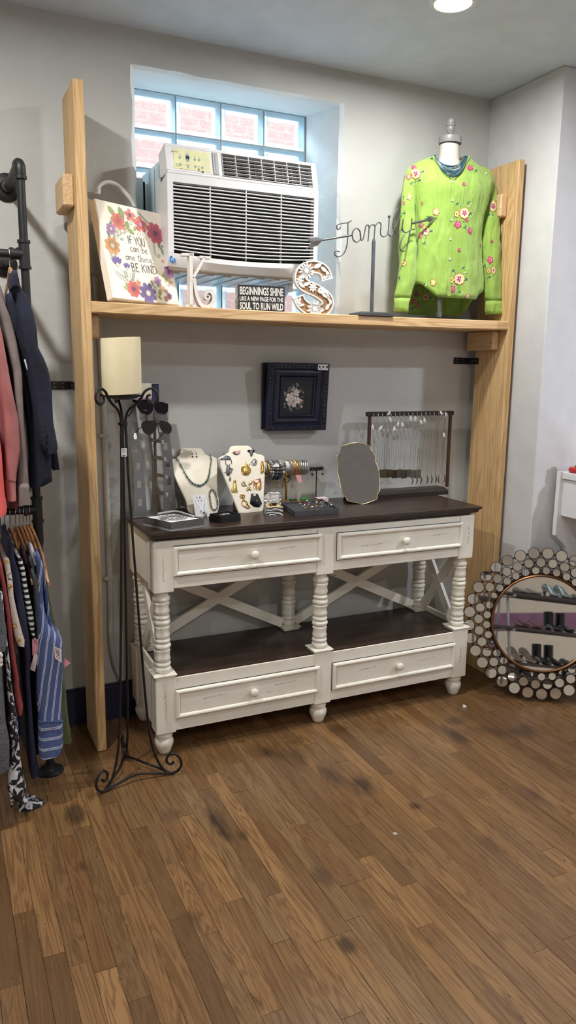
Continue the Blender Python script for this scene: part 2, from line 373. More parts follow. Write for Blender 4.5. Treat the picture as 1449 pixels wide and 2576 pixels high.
t.l(tr.outputs[0], m1.inputs[1]); t.l(rf.outputs[0], m1.inputs[2]); t.l(m1.outputs[0], m2.inputs[1]); t.l(gl.outputs[0], m2.inputs[2]); t.l(m2.outputs[0], t.n['Material Output'].inputs[0]); PANE = t.mat
MORT = plain('grey_mortar', (150, 158, 160), .8)
win = bpy.data.objects.new('window_1', None); COL.objects.link(win); win.location = (1.216, .30, 2.13); ORG['window_1'] = V(win.location); struct(win)
BW, BH = .2035, .1525; gx0 = 1.626-4*BW; NROW = 6
mo = MB()
for i in range(5): mo.box(gx0+i*BW-.003, gx0+i*BW+.003, .306, .372, 2.606-NROW*BH, 2.606)
for j in range(NROW+1): mo.box(gx0, gx0+4*BW, .3055, .3725, 2.606-j*BH-.003, 2.606-j*BH+.003)
mo.build('mortar', MORT, win)
for i in range(4):
    for j in range(NROW):
        x0 = gx0+i*BW+.0032; x1 = x0+BW-.0064; z1 = 2.606-j*BH-.0032; z0 = z1-BH+.0064; q = .006; e = .019
        def rr(d, y): return [(x0+d, y, z0+d), (x1-d, y, z0+d), (x1-d, y, z1-d), (x0+d, y, z1-d)]
        b = MB().loft([rr(e, .330), rr(e, .312), rr(e*.62, .306), rr(.004, .304), rr(0, .308), rr(0, .37), rr(.004, .376), rr(e, .370), rr(e, .352), rr(e, .330)], 0, caps=False)
        rim = b.build('glass_block', RIM, win)
        MB().add(rr(e, .316), [[0, 1, 2, 3]]).add(rr(e, .366), [[0, 1, 2, 3]]).build('pane', PANE, rim)
# recessed ceiling lamps
TRIM = plain('lamp_trim_white', (235, 235, 235), .4); LENS = emit('lamp_lens', (1, .96, .9), 14)
for i, (x, y, p, c) in enumerate(LAMPS):
    lab = 'round recessed ceiling light with a white trim ring, cut by the top edge of the photo' if i == 0 else 'recessed ceiling light behind the viewer, number %s of the shop ceiling' % ('two three four five six seven eight'.split()[i-1])
    tl_ = thing('ceiling_light', 'round recessed ceiling light with a white trim ring above the white console table' if i == 0 else 'round recessed ceiling light with a white trim ring, outside the photo', 'light', (x, y, CEIL), None if i == 0 else 'ceiling lights outside the photo')
    MB().lathe([(.062, CEIL-.0015), (.064, CEIL-.012), (.078, CEIL-.010), (.082, CEIL)], 32, lambda a, b_, c_, x=x, y=y: (x+a, y+b_, c_), caps=False).build('trim_ring', TRIM, tl_, smooth=40)
    MB().lathe([(.0005, CEIL-.006), (.062, CEIL-.006)], 32, lambda a, b_, c_, x=x, y=y: (x+a, y+b_, c_), caps=False).build('lens', LENS, tl_)
# ------------------------------------------------------------------ console table
t = NT('distressed_white_paint'); co = t.coord('World'); f = t.noise(co, 7, 3)
c = t.ramp(f, [(.3, (226, 221, 206)), (.7, (236, 232, 219))])
st = t.noise(t.coord('World', (5, 30, 60)), 2.2, 3, .6); mk = t.math('GREATER_THAN', t.noise(co, 5.5, 2), .60)
c = t.mix(t.math('MULTIPLY', t.math('MULTIPLY', t.math('GREATER_THAN', st, .705), mk), .85), c, (96, 84, 66))
fi = t.noise(t.coord('World', (6, 40, 40)), 3, 4)
WHT = t.done(c, .42, 0, t.bump(fi, .10, .002))
SCUFF = plain('bare_wood_scuff', (58, 44, 30), .8); GAP = plain('drawer_shadow_gap', (40, 34, 28), .9)
DKW = wood('dark_walnut_stain', 0, ((34, 24, 19), (50, 36, 29), (66, 48, 38)), .33, 1.0, bump=.08)
tb = thing('console_table', 'white distressed console table with a dark wood top, turned legs and four drawers', 'table', (1.41, -.23, 0))
yf, yb = -.42, -.035
def rings_rect(x0, x1, y0, y1, z): return [(x0, y0, z), (x1, y0, z), (x1, y1, z), (x0, y1, z)]
b = MB(); P = [(.012, .848), (.012, .853), (.004, .857), (-.010, .863), (-.014, .869), (-.014, .873), (-.020, .877), (-.024, .882), (-.024, .888), (-.021, .890)]
b.loft([rings_rect(.690+d, 2.132-d, yf+d, -.012, z) for d, z in P])
b.build('tabletop', DKW, tb)
LX = (.7235, 1.395, 2.0985); LY = (-.382, -.073)
b = MB().box(.692, 2.130, yf+.002, yb, .666, .849, b=.002)
for x in LX:
    for y in LY: b.box(x-.0385, x+.0385, y-.040, y+.040, .654, .8485, b=.003)
b.build('upper_case', WHT, tb)
b = MB().box(.692, 2.130, yf+.002, yb, .100, .316, b=.002)
for x in LX:
    for y in LY: b.box(x-.0385, x+.0385, y-.040, y+.040, .094, .328, b=.003).box(x-.045, x+.045, y-.045, y+.045, .326, .333, b=.002)
b.build('lower_case', WHT, tb)
pl_ = [(.704, -.335), (.7655, -.335), (.7655, yf+.006), (1.353, yf+.006), (1.353, -.335), (1.437, -.335), (1.437, yf+.006), (2.0565, yf+.006), (2.0565, -.335), (2.116, -.335), (2.116, -.118), (2.0565, -.118), (2.0565, yb-.004), (1.437, yb-.004), (1.437, -.118), (1.353, -.118), (1.353, yb-.004), (.7655, yb-.004), (.7655, -.118), (.704, -.118)]
MB().loft([[(x, y, .312) for x, y in pl_], [(x, y, .3192) for x, y in pl_]]).build('lower_shelf', DKW, tb)
# turned spindles: bead, bead, waisted barrel, repeated
prof = [(.026, .332)]; z = .335; H = (.655-.335)/3.45
def bead(z, h, r): return [(r-.008, z), (r-.002, z+h*.2), (r, z+h*.5), (r-.002, z+h*.8), (r-.008, z+h)]
for k in range(4):
    prof += bead(z, H*.25, .0335)
    if k < 3:
        prof += bead(z+H*.25, H*.2, .032)
        z2 = z+H*.47; h2 = H*.52
        prof += [(.0265, z2), (.031, z2+h2*.14), (.0295, z2+h2*.34), (.0275, z2+h2*.55), (.0295, z2+h2*.78), (.031, z2+h2*.9), (.026, z2+h2)]
    z += H
prof.append((.027, .656))
foot = [(.016, 0), (.021, .002), (.026, .012), (.029, .022), (.0345, .034), (.037, .046), (.0355, .058), (.028, .066), (.032, .070), (.0345, .078), (.032, .086), (.027, .089), (.030, .092), (.030, .097)]
wq = random.Random(5)
for x in LX:
    for y in LY:
        def T(a, b_, c_, x=x, y=y): return (x+a*(1+.03*math.sin(c_*190+x*9+math.atan2(b_, a)*3)), y+b_*(1+.03*math.sin(c_*170+x*5)), c_)
        MB().lathe(prof, 24, T).build('spindle_leg', WHT, tb, smooth=50)
        MB().lathe(foot, 24, lambda a, b_, c_, x=x, y=y: (x+a, y+b_, c_)).build('bun_foot', WHT, tb, smooth=50)
# crossed braces: two bays at the back, one on each side
def brace(p, q, wv):
    p, q, wv = V(p), V(q), V(wv); d = (q-p).normalized(); n = d.cross(wv).normalized(); b = MB(); h = n*.021; k = wv*.0075
    return b.loft([[p+h+k, p-h+k, p-h-k, p+h-k], [q+h+k, q-h+k, q-h-k, q+h-k]])
for x0, x1 in ((.755, 1.362), (1.428, 2.066)):
    brace((x0, -.072, .345), (x1, -.072, .65), (0, 1, 0)).build('cross_brace', WHT, tb)
    brace((x0, -.0745, .65), (x1, -.0745, .345), (0, 1, 0)).build('cross_brace', WHT, tb)
for x in (.722, 2.10):
    brace((x, -.345, .345), (x, -.110, .65), (1, 0, 0)).build('cross_brace', WHT, tb)
    brace((x+.0025, -.345, .65), (x+.0025, -.110, .345), (1, 0, 0)).build('cross_brace', WHT, tb)
    if x < 1: MB().box(.694, .704, -.35, -.11, .316, .36, b=.002).build('side_rail', WHT, tb)
    else: MB().box(2.117, 2.127, -.35, -.11, .316, .345, b=.002).build('side_rail', WHT, tb)
# drawers: raised moulding round a sunk panel, one turned knob each
sq = random.Random(11)
for (x0, x1, z0, z1) in ((.760, 1.377, .713, .827), (1.447, 2.073, .710, .822), (.760, 1.377, .150, .266), (1.439, 2.066, .148, .266)):
    def rr(d, y): return [(x0+d, yf+y, z0+d), (x1-d, yf+y, z0+d), (x1-d, yf+y, z1-d), (x0+d, yf+y, z1-d)]
    b = MB().loft([rr(-.0022, .001), rr(-.0022, -.0004), rr(0, -.0004)], 1, caps=False)
    b.loft([rr(0, 0), rr(.001, -.006), rr(.004, -.0105), (rr(.009, -.012)), rr(.014, -.010), rr(.018, -.005), rr(.0185, -.0025), rr(.0205, -.0025), rr(.0205, -.004), rr(.055, -.004)], 0, caps=False)
    b.add(rr(.055, -.004), [[0, 1, 2, 3]], 0)
    dr = b.build('drawer', [WHT, GAP], tb)
    xm, zm = (x0+x1)/2+.01, (z0+z1)/2
    kp = [(.0085, 0), (.008, .006), (.0075, .010), (.013, .013), (.0168, .017), (.0172, .021), (.015, .026), (.009, .0285), (.0005, .029)]
    MB().lathe(kp, 20, lambda a, b_, c_: (xm+a, yf-.003-c_, zm+b_)).build('knob', WHT, dr, smooth=50)
    sb = MB()   # rubbed-through marks in the paint
    for (cx, cz, n) in ((x0+.12+sq.random()*.05, zm+sq.uniform(-.012, .012), 16), (x1-.11-sq.random()*.05, zm+sq.uniform(.005, .022), 13), (xm+.05, z0+.008, 20)):
        L = sq.uniform(.05, .075)
        for k in range(n):
            xx = cx+(k/n-.5)*L*1.6+sq.uniform(-.002, .002); zz = cz+sq.uniform(-.0012, .0012)+(k/n-.5)*.004; yy = yf-.0046 if n < 20 else yf-.0118
            sb.box(xx, xx+sq.uniform(.001, .005), yy, yy+.001, zz, zz+sq.uniform(.0006, .0018))
    sb.build('paint_wear', SCUFF, dr)['kind'] = 'stuff'
sb = MB()
for (x, za, zb) in ((.722, .70, .79), (.722, .15, .27), (2.106, .72, .80), (2.10, .17, .24)):
    for k in range(22):
        zz = za+(zb-za)*k/22+sq.uniform(-.002, .002); xx = x+sq.uniform(-.004, .004); sb.box(xx, xx+sq.uniform(.0006, .0022), -.4228, -.4215, zz, zz+sq.uniform(.0008, .003))
sb.build('paint_wear', SCUFF, tb)['kind'] = 'stuff'
# ------------------------------------------------------------------ lumber shelf frame
PINEZ = wood('raw_pine_upright', 2, ((172, 132, 86), (203, 168, 118), (214, 182, 134)), .6, 1.3)
PINEX = wood('raw_pine_board', 0, ((174, 134, 88), (206, 170, 122), (220, 190, 146)), .6, 1.1)
sh = thing('lumber_shelf', 'raw pine shelf of two tall planks and one thick board around the window', 'shelf', (1.45, -.15, 0))
MB().box(.487, .523, -.281, -.055, 0, 2.408, b=.004).build('upright', PINEZ, sh)
MB().box(2.380, 2.414, -.281, -.055, 0, 2.382, b=.004).build('upright', PINEZ, sh)
b = MB(); n = 14; prof = lambda x: -.006*math.sin(math.pi*(x-.523)/1.857)
rg = []
for i in range(n+1):
    x = .5235+1.856*i/n; d = prof(x); rg.append([(x, y, z+d) for y, z in ((-.273, 1.658), (-.277, 1.662), (-.277, 1.694), (-.273, 1.698), (-.018, 1.698), (-.018, 1.658))])
b.loft(rg); b.build('shelf_board', PINEX, sh)
for (x0, x1, y0, y1, z0, z1) in ((.449, .4868, -.240, -.06, 2.012, 2.118), (2.342, 2.3798, -.222, -.06, 2.150, 2.248), (.5232, .560, -.222, -.03, 1.572, 1.657), (2.343, 2.3798, -.222, -.03, 1.570, 1.657)):
    MB().box(x0, x1, y0, y1, z0, z1, b=.006).build('cleat', wood('raw_pine_cleat', 1, ((186, 148, 104), (206, 172, 128), (219, 190, 150)), .6, 1.4), sh)
BLK = plain('black_powder_coat', (18, 18, 19), .45)
SILV = plain('polished_steel', (205, 205, 205), .22, 1)
for x, z, sgn in ((.487, 1.400, -1), (2.380, 1.522, -1)):
    b = MB().box(x-.085, x-.0005, -.0035, -.0005, z-.0155, z+.0155, b=.001).box(x-.004, x-.0005, -.085, -.0005, z-.0155, z+.0155, b=.001)
    br_ = b.build('angle_bracket', BLK, sh); sb = MB()
    for dx in (.03, .062):
        for dz in (-.007, .007): sb.ball((x-dx, -.0035, z+dz), .0028, 8, sy=.4)
    for dy in (.04, .066): sb.ball((x-.004, -dy, z), .003, 8, sx=.4)
    sb.build('screw_heads', SILV, br_)['kind'] = 'stuff'
# ------------------------------------------------------------------ painted conduit beside the left upright
CND = plain('painted_conduit_grey', (178, 176, 170), .5)
pc = thing('conduit_pipe', 'grey painted conduit running down the wall beside the left plank', 'pipe', (.60, -.016, .15))
MB().tube(crv([(.578, -.016, 1.90), (.592, -.016, 1.78), (.602, -.016, 1.56), (.607, -.016, 1.3), (.608, -.016, .9), (.609, -.016, .55), (.606, -.016, .36), (.620, -.018, .24), (.645, -.02, .172)], 5), .0115, 10).build('pipe', CND, pc, smooth=60)
for z, x in ((1.82, .589), (1.205, .6075), (.62, .6085)): MB().box(x-.024, x+.014, -.029, -.0005, z-.007, z+.007, b=.002).build('clip', CND, pc)
# ------------------------------------------------------------------ window air conditioner
ACW = plain('warm_white_plastic', (222, 222, 222), .38, var=.015); ACG = plain('pale_grey_steel', (196, 208, 208), .5); DKV = plain('dark_vent_cavity', (14, 14, 15), .9)
CRM = plain('cream_control_film', (222, 220, 172), .45); BTN = plain('grey_blue_button', (150, 172, 178), .4); INK = plain('dark_print', (40, 42, 46), .6)
ac = thing('air_conditioner', 'white window air conditioner with a wide slatted front grille', 'air conditioner', (1.14, -.02, 1.85))
ax0, ax1, ay = .835, 1.460, -.170; zb_, zs, zt = 1.850, 2.176, 2.286
MB().box(.862, 1.435, -.02, .298, 1.868, 2.268, b=.004).build('cabinet', ACG, ac)
b = MB()  # seams in the side of the steel cabinet
for y in (.03, .10, .17): b.box(.8605, .8625, y, y+.004, 1.88, 2.25)
b.build('side_seam', plain('seam_shadow_grey', (120, 135, 138), .6), ac)
# front panel as a frame round the grille opening
gx0_, gx1_, gz0, gz1 = .857, 1.442, 1.898, 2.148
b = MB().box(ax0, gx0_, ay, -.01, gz0-.0005, gz1).box(gx1_, ax1, ay, -.01, gz0-.0005, gz1).box(ax0, ax1, ay, -.01, gz1, zs)
rg = []
for i in range(17):   # bowed lower lip
    u = i/16; x = ax0+(ax1-ax0)*u; s = 1-(2*u-1)**2; zz = gz0-.016*s; rg.append([(x, ay-.012*s, zz), (x, ay-.014*s, zz-.018), (x, ay-.004*s+.01, zb_-.012*s), (x, -.01, zb_), (x, -.01, zz)])
b.loft(rg); fp = b.build('front_panel', ACW, ac, smooth=35)
MB().box(ax0+.01, ax1-.01, ay+.032, ay+.036, zb_+.02, zs-.01).build('grille_cavity', DKV, ac)
npitch = (gz1-gz0)/20.0
for k in range(1, 20):
    z = gz1-k*npitch; sag = .014*(k/19)**2.0; rg = []
    for i in range(13):
        u = i/12; x = gx0_-.004+(gx1_-gx0_+.008)*u; s = 1-(2*u-1)**2; zz = z-sag*s; yy = ay-.010*s*(k/19)**2
        rg.append([(x, yy+.001, zz+.0026), (x, yy-.001, zz), (x, yy+.001, zz-.0026), (x, yy+.010, zz+.0005), (x, yy+.010, zz+.003)])
    MB().loft(rg).build('grille_slat', ACW, ac, smooth=30)
for u in (.25, .5, .755):
    x = gx0_+(gx1_-gx0_)*u; MB().box(x-.0016, x+.0016, ay+.002, ay+.014, gz0-.012, gz1, b=.0005).build('grille_divider', ACW, ac)
# sloping top strip: control film, handle slot, air outlet with louvres
TL = math.atan2(.030, zt-zs); tf = Fr((ax0, ay, zs+.002), 0, TL); Hs = (zt-zs)/math.cos(TL); Ws = ax1-ax0
def TF(x, y, z): return tf.pt(x, z, -y)
b = MB().box(0, Ws, 0, .09, 0, .012, b=.003, T=TF).box(0, Ws, 0, .09, Hs-.014, Hs, b=.003, T=TF).box(0, .22, 0, .09, .011, Hs-.013, b=.001, T=TF).box(Ws-.022, Ws, 0, .09, .011, Hs-.013, b=.001, T=TF).box(.22, Ws-.02, .03, .09, .011, Hs-.013, m=1, T=TF)
b.build('top_strip', [ACW, DKV], ac)
cp_ = MB().box(.030, .172, -.0015, .004, .018, Hs-.018, b=.001, T=TF).build('control_panel', CRM, ac)
def LB(x, y): return tf.hit(340+x/5.573, 330+y/5.573)
for (x, y, rx, ry) in ((625, 370, .0038, .0055), (634, 472, .0038, .0055), (742, 503, .0038, .0055), (836, 398, .0038, .0055), (897, 408, .0038, .0055), (845, 500, .0038, .0055), (941, 515, .0038, .0055)):
    a, c_ = LB(x, y); MB().prism(tf, [(a+rx*math.cos(q*R(30)), c_+ry*math.sin(q*R(30))) for q in range(12)], .001, .0032).build('button', BTN, cp_)
a, c_ = LB(732, 375); MB().prism(tf, [(a+.0078*math.cos(q*R(20)), c_+.0165*math.sin(q*R(20))) for q in range(18)], .001, .0026).build('temperature_pad', BTN, cp_)
MB().box(a-.0065, a+.0065, -.0032, -.002, c_-.006, c_+.006, T=TF).build('display', plain('lcd_dark', (52, 66, 66), .2), cp_)
b = MB()
for (x, y) in ((622, 328), (832, 357), (895, 368), (600, 462), (600, 480), (602, 498), (640, 524), (713, 472), (766, 478), (880, 500), (880, 520), (882, 540), (884, 557)):
    a, c_ = LB(x, y); b.box(a-.0011, a+.0011, -.0022, -.0012, c_-.0011, c_+.0011, T=TF)
for (x, y, l) in ((575, 460, 4), (575, 480, 4), (578, 497, 3), (655, 526, 2.5), (738, 475, 5), (897, 503, 4), (895, 522, 4), (895, 541, 3.5), (898, 560, 3.5)):
    a, c_ = LB(x, y); b.box(a-l*.0007, a+l*.0007, -.0021, -.0012, c_-.0005, c_+.0005, T=TF)
a, c_ = LB(947, 574); b.prism(tf, [(a+.0035*math.cos(q*R(30)), c_+.0035*math.sin(q*R(30))) for q in range(12)], .001, .0024)
b.build('printed_marks', INK, cp_)['kind'] = 'stuff'
a, c_ = LB(550, 288); MB().box(a-.012, a+.012, -.0022, -.0012, c_-.002, c_+.002, T=TF).build('faded_maker_mark', plain('faded_grey_print', (176, 172, 138), .5), cp_)
MB().box(.180, .206, -.004, .02, .012, Hs-.014, b=.004, T=TF).box(.189, .199, -.0055, .0, .02, Hs-.022, b=.003, T=TF).build('filter_handle', plain('grey_plastic', (176, 178, 178), .4), ac)
vx0, vx1 = .2205, Ws-.0225
for k in range(7):
    z = .013+(Hs-.028)*k/6; MB().box(vx0, vx1, -.004, .010, z-.0011, z+.0011, b=.0005, T=TF).build('outlet_bar', plain('light_grey_louvre', (190, 190, 190), .4), ac)
for k in range(8):
    x = vx0+.001+(vx1-vx0-.002)*k/7; MB().box(x-.0012, x+.0012, -.003, .012, .012, Hs-.014, b=.0004, T=TF).build('outlet_divider', MC['light_grey_louvre'], ac)
for k in range(9):
    x = vx0+.018+(vx1-vx0-.03)*k/9; MB().box(x, x+.0025, .014, .029, .014, Hs-.016, T=lambda x_, y_, z_, x=x: TF(x_+y_*.4, y_, z_)).build('deflector_fin', plain('mid_grey_plastic', (104, 104, 104), .5), ac)
MB().box(1.437, 1.4585, ay-.0005, ay+.003, 1.862, 1.885).build('maker_badge', ACW, ac)
o = MB().box(ax0+.006, ax0+.026, ay-.0012, ay+.001, 1.862, 1.884).build('energy_sticker', plain('sticker_blue', (30, 110, 190), .4), ac)
b = MB(); ef = Fr((ax0+.006, ay-.0016, 1.862)); b.ribbon(ef, crv([(.004, .006), (.008, .014), (.012, .012), (.010, .007), (.016, .006)], 4), .0016, 0, 0); b.build('sticker_mark', plain('sticker_white', (235, 240, 245), .4), o)
# accordion side panel and the support tray under the unit
b = MB().box(.806, .842, .205, .215, 1.70, 2.235, b=.002).box(.842, .850, .207, .213, 1.70, 2.222, m=1).box(.850, .862, .203, .217, 1.70, 2.215, b=.002)
b.build('side_curtain', [ACG, DKV], ac)
GALV = plain('galvanised_steel', (186, 190, 192), .35, .7)
b = MB().box(.85, 1.45, -.09, .28, 1.836, 1.8425, b=.001)
for k in range(8): b.box(.875+k*.072, .905+k*.072, -.08, .27, 1.8315, 1.837, b=.001)
for x in (.86, 1.43):
    b.box(x-.012, x+.012, .02, .29, 1.80, 1.837, b=.002).box(x-.003, x+.003, .255, .29, 1.66, 1.82, b=.001).box(x-.012, x+.012, .262, .268, 1.66, 1.82, b=.001)
    p, q = V((x, .035, 1.81)), V((x, .27, 1.675)); b.tube([p, q], .007, 6)
b.build('support_bracket', GALV, ac)
MB().box(.85, 1.45, -.12, -.02, 1.842, 1.858, b=.003).build('lower_drip_lip', ACW, ac)
MB().box(.842, .860, -.1, .26, 1.700, 1.872, b=.002).build('support_foot', plain('weathered_grey_metal', (120, 126, 120), .6), ac)
# plug box and white cord rising behind the canvas print
cb = thing('power_cord', 'thick white plug and cord looping up behind the floral canvas print', 'cord', (.60, -.05, 1.99))
MB().box(.566, .606, -.07, -.03, 1.985, 2.045, b=.006).build('plug', plain('white_cable_vinyl', (214, 212, 208), .45), cb)
c2 = crop(200, 440, 3.293); pl = [aty(*c2(x, y), -.05) for x, y in ((148, 150), (155, 108), (190, 72), (250, 62), (320, 90), (380, 150), (425, 205), (455, 262))]
MB().tube(crv(pl, 6), .0078, 10).build('cord', MC['white_cable_vinyl'], cb, smooth=60)
b = MB(); 
for k in range(4):
    p = pl[0].lerp(pl[1], -.1+.3*k); b.torus(p, (1, 0, 0), (0, 1, 0), .0085, .0028, 14, 6)
b.build('strain_relief', MC['white_cable_vinyl'], cb, smooth=60)
MB().box(.735, .775, -.0605, -.0595, 2.012, 2.04, T=lambda x, y, z: (x+(z-2.03)*.4, y, z-(x-.755)*.35)).build('cord_tag', plain('paper_white', (238, 238, 236), .7), cb)
# ------------------------------------------------------------------ things on the shelf board (top at z = 1.698, sagging a little)
def ztop(x): return 1.698-.006*math.sin(math.pi*(x-.523)/1.857)+.0006
# --- strokes for hand lettering
GL = {'I': (.3, [[(.12, 0), (.12, 1)]]), 'F': (.55, [[(.1, 0), (.1, 1)], [(.1, .97), (.5, 1)], [(.1, .55), (.42, .57)]]), 'Y': (.62, [[(.05, 1), (.3, .5)], [(.57, 1), (.3, .5), (.28, 0)]]),
 'O': (.72, [[(.34, 1), (.12, .8), (.06, .45), (.16, .1), (.34, 0), (.54, .12), (.62, .5), (.54, .85), (.34, 1)]]), 'U': (.66, [[(.08, 1), (.08, .3), (.15, .06), (.3, 0), (.46, .06), (.53, .3), (.53, 1)]]),
 'B': (.6, [[(.1, 0), (.1, 1)], [(.1, 1), (.36, .96), (.42, .78), (.3, .58), (.1, .53)], [(.1, .53), (.4, .48), (.5, .25), (.38, .05), (.1, 0)]]), 'E': (.52, [[(.1, 0), (.1, 1)], [(.1, .98), (.45, 1)], [(.1, .52), (.38, .53)], [(.1, .02), (.46, 0)]]),
 'K': (.6, [[(.1, 0), (.1, 1)], [(.52, 1), (.12, .48)], [(.2, .58), (.56, 0)]]), 'N': (.66, [[(.1, 0), (.1, 1)], [(.1, 1), (.52, 0)], [(.52, 0), (.52, 1)]]), 'D': (.7, [[(.1, 0), (.1, 1)], [(.1, 1), (.4, .92), (.58, .5), (.4, .08), (.1, 0)]]),
 'c': (.44, [[(.42, .42), (.3, .5), (.12, .4), (.08, .2), (.2, .02), (.45, .1)]]), 'a': (.5, [[(.4, .42), (.25, .5), (.08, .3), (.12, .05), (.28, .03), (.4, .25)], [(.42, .5), (.4, .12), (.52, .02)]]), 'n': (.48, [[(.05, .5), (.08, .25), (.08, 0)], [(.08, .3), (.25, .5), (.36, .4), (.36, .08), (.48, .02)]]),
 'b': (.48, [[(.1, 1), (.08, .5), (.08, 0)], [(.08, .2), (.25, .5), (.42, .3), (.3, .02), (.08, .06)]]), 'e': (.46, [[(.08, .25), (.38, .32), (.3, .5), (.12, .42), (.08, .18), (.22, 0), (.45, .12)]]), 'o': (.46, [[(.24, .5), (.08, .35), (.08, .12), (.24, 0), (.4, .14), (.38, .4), (.24, .5), (.34, .44), (.46, .46)]]),
 't': (.42, [[(.2, .9), (.18, .15), (.3, 0), (.42, .08)], [(.02, .6), (.4, .64)]]), 'h': (.48, [[(.1, 1), (.08, .5), (.08, 0)], [(.08, .3), (.25, .5), (.36, .38), (.36, .05), (.46, .02)]]), 'i': (.25, [[(.1, .5), (.1, .08), (.2, .02)], [(.1, .68), (.115, .71)]]),
 'g': (.48, [[(.38, .42), (.22, .5), (.08, .28), (.2, .05), (.38, .25)], [(.4, .5), (.38, -.25), (.25, -.45), (.08, -.3)]]), ',': (.2, [[(.1, .05), (.05, -.12)]]), ' ': (.34, [])}
def letter(mb, fr, st, p, q, h, wd, c, m=0):
    """hand lettering along the baseline p -> q (plane coordinates)"""
    tot = sum(GL[k][0] for k in st); L = math.hypot(q[0]-p[0], q[1]-p[1]); s = L/tot; dx, dy = (q[0]-p[0])/L, (q[1]-p[1])/L; x = 0
    for k in st:
        for g in GL[k][1]:
            pts = [(p[0]+dx*(x+a)*s-dy*bb*h, p[1]+dy*(x+a)*s+dx*bb*h) for a, bb in g]
            mb.ribbon(fr, crv(pts, 4) if len(pts) > 3 else pts, wd, c, c, m)
        x += GL[k][0]
def petals(a, b, r, n, k=.5, rot=0, asp=1.0, N=None):
    N = N or n*6; o = []
    for i in range(N):
        th = 2*math.pi*i/N; q = r*(1-k+k*abs(math.cos(n*th/2))**.7); o.append((a+q*asp*math.cos(th+rot), b+q*math.sin(th+rot)))
    return o
def leaf(a, b, L, wd, rot):
    o = []
    for t_, s_ in ((0, 0), (.25, .8), (.5, 1), (.75, .7), (1, 0), (.75, -.7), (.5, -1), (.25, -.8)):
        x, y = (t_-.5)*L, s_*wd/2; o.append((a+x*math.cos(rot)-y*math.sin(rot), b+x*math.sin(rot)+y*math.cos(rot)))
    return o
# --- floral canvas print
cf = Fr((.602, -.274, 1.7115), .466, .262, -.009); CWD, CHT, CTH = .322, .358, .038
cv = thing('canvas_print', 'cream canvas print with a flower wreath around BE KIND lettering', 'wall art', cf.o)
t = NT('cream_canvas'); f = t.noise(t.coord('World'), 7, 4, .6); t.done(t.ramp(f, [(.35, (238, 226, 204)), (.6, (243, 238, 228))]), .75, 0, t.bump(t.noise(t.coord('World'), 300, 2), .06, .001)); CANV = t.mat
b = MB().box(0, CWD, 0, CTH, 0, CHT, b=.003, T=lambda x, y, z: cf.pt(x, z, -y)); b.build('stretched_canvas', CANV, cv)
k7 = crop(220, 480, 6.0375)
def ch(x, y): return cf.hit(*k7(x, y))
S7 = CWD/1010
PAINT = lambda n, c: plain('painted_'+n, tuple(v*.8+46 for v in c), .7, var=.10)
CO = dict(coral=(226, 112, 92), red=(214, 88, 78), crimson=(192, 72, 92), lilac=(186, 128, 184), orange=(232, 160, 88), violet=(104, 84, 150), peach=(238, 178, 140), plum=(92, 44, 88), cream=(246, 226, 190), green=(150, 168, 88), sage=(186, 196, 156), deep=(98, 126, 86), rose=(190, 66, 70))
def flower_print(x, y, r, n, col, ctr, k=.45, rot=.3, cr=.3):
    a, bq = ch(x, y); b = MB(); r *= S7
    b.flat(cf, petals(a, bq, r, n, k, rot), .0012, 0)
    b.flat(cf, petals(a, bq, r*.62, n, k, rot+.2), .0015, 2)
    b.flat(cf, petals(a, bq, r*cr, max(5, n), .5, rot), .0018, 1)
    dk = tuple(v*.86 for v in CO[col])
    return b.build('painted_flower', [PAINT(col, CO[col]), PAINT(ctr, CO[ctr]), PAINT(col+'_shade', dk)], cv)
for args in ((460, 462, 100, 7, 'coral', 'rose', .22), (640, 372, 78, 5, 'coral', 'plum', .5), (800, 512, 100, 5, 'red', 'lilac', .5), (1025, 650, 135, 8, 'crimson', 'plum', .22), (355, 578, 70, 9, 'lilac', 'cream', .3), (378, 832, 108, 8, 'orange', 'cream', .28),
             (700, 1492, 98, 8, 'red', 'plum', .22), (922, 1556, 128, 8, 'violet', 'cream', .35), (1232, 1240, 82, 6, 'lilac', 'plum', .25), (1065, 1372, 62, 6, 'lilac', 'violet', .45), (1240, 1602, 45, 6, 'lilac', 'coral', .4), (775, 1400, 42, 4, 'peach', 'coral', .4),
             (1255, 1392, 36, 4, 'peach', 'orange', .4), (1135, 1482, 42, 4, 'peach', 'orange', .4), (1195, 1525, 30, 4, 'peach', 'orange', .4), (1190, 1640, 38, 5, 'peach', 'orange', .4), (1140, 1070, 26, 5, 'peach', 'coral', .2), (560, 570, 34, 4, 'peach', 'orange', .2)):
    flower_print(*args)
for (x, y, r) in ((455, 1110, 88), (605, 1172, 58)):   # tulips with upright petals
    b = MB(); a, bq = ch(x, y)
    for q in (-.75, -.3, .12, .5, .9): b.flat(cf, leaf(a-math.sin(q)*r*S7*.5, bq+math.cos(q)*r*S7*.45, r*S7*1.25, r*S7*.55, q+math.pi/2), .0012+.0001*q, 0)
    b.flat(cf, petals(a, bq-.1*r*S7, r*S7*.28, 5, .3), .0016, 1); b.build('painted_flower', [PAINT('violet', CO['violet']), PAINT('cream', CO['cream'])], cv)
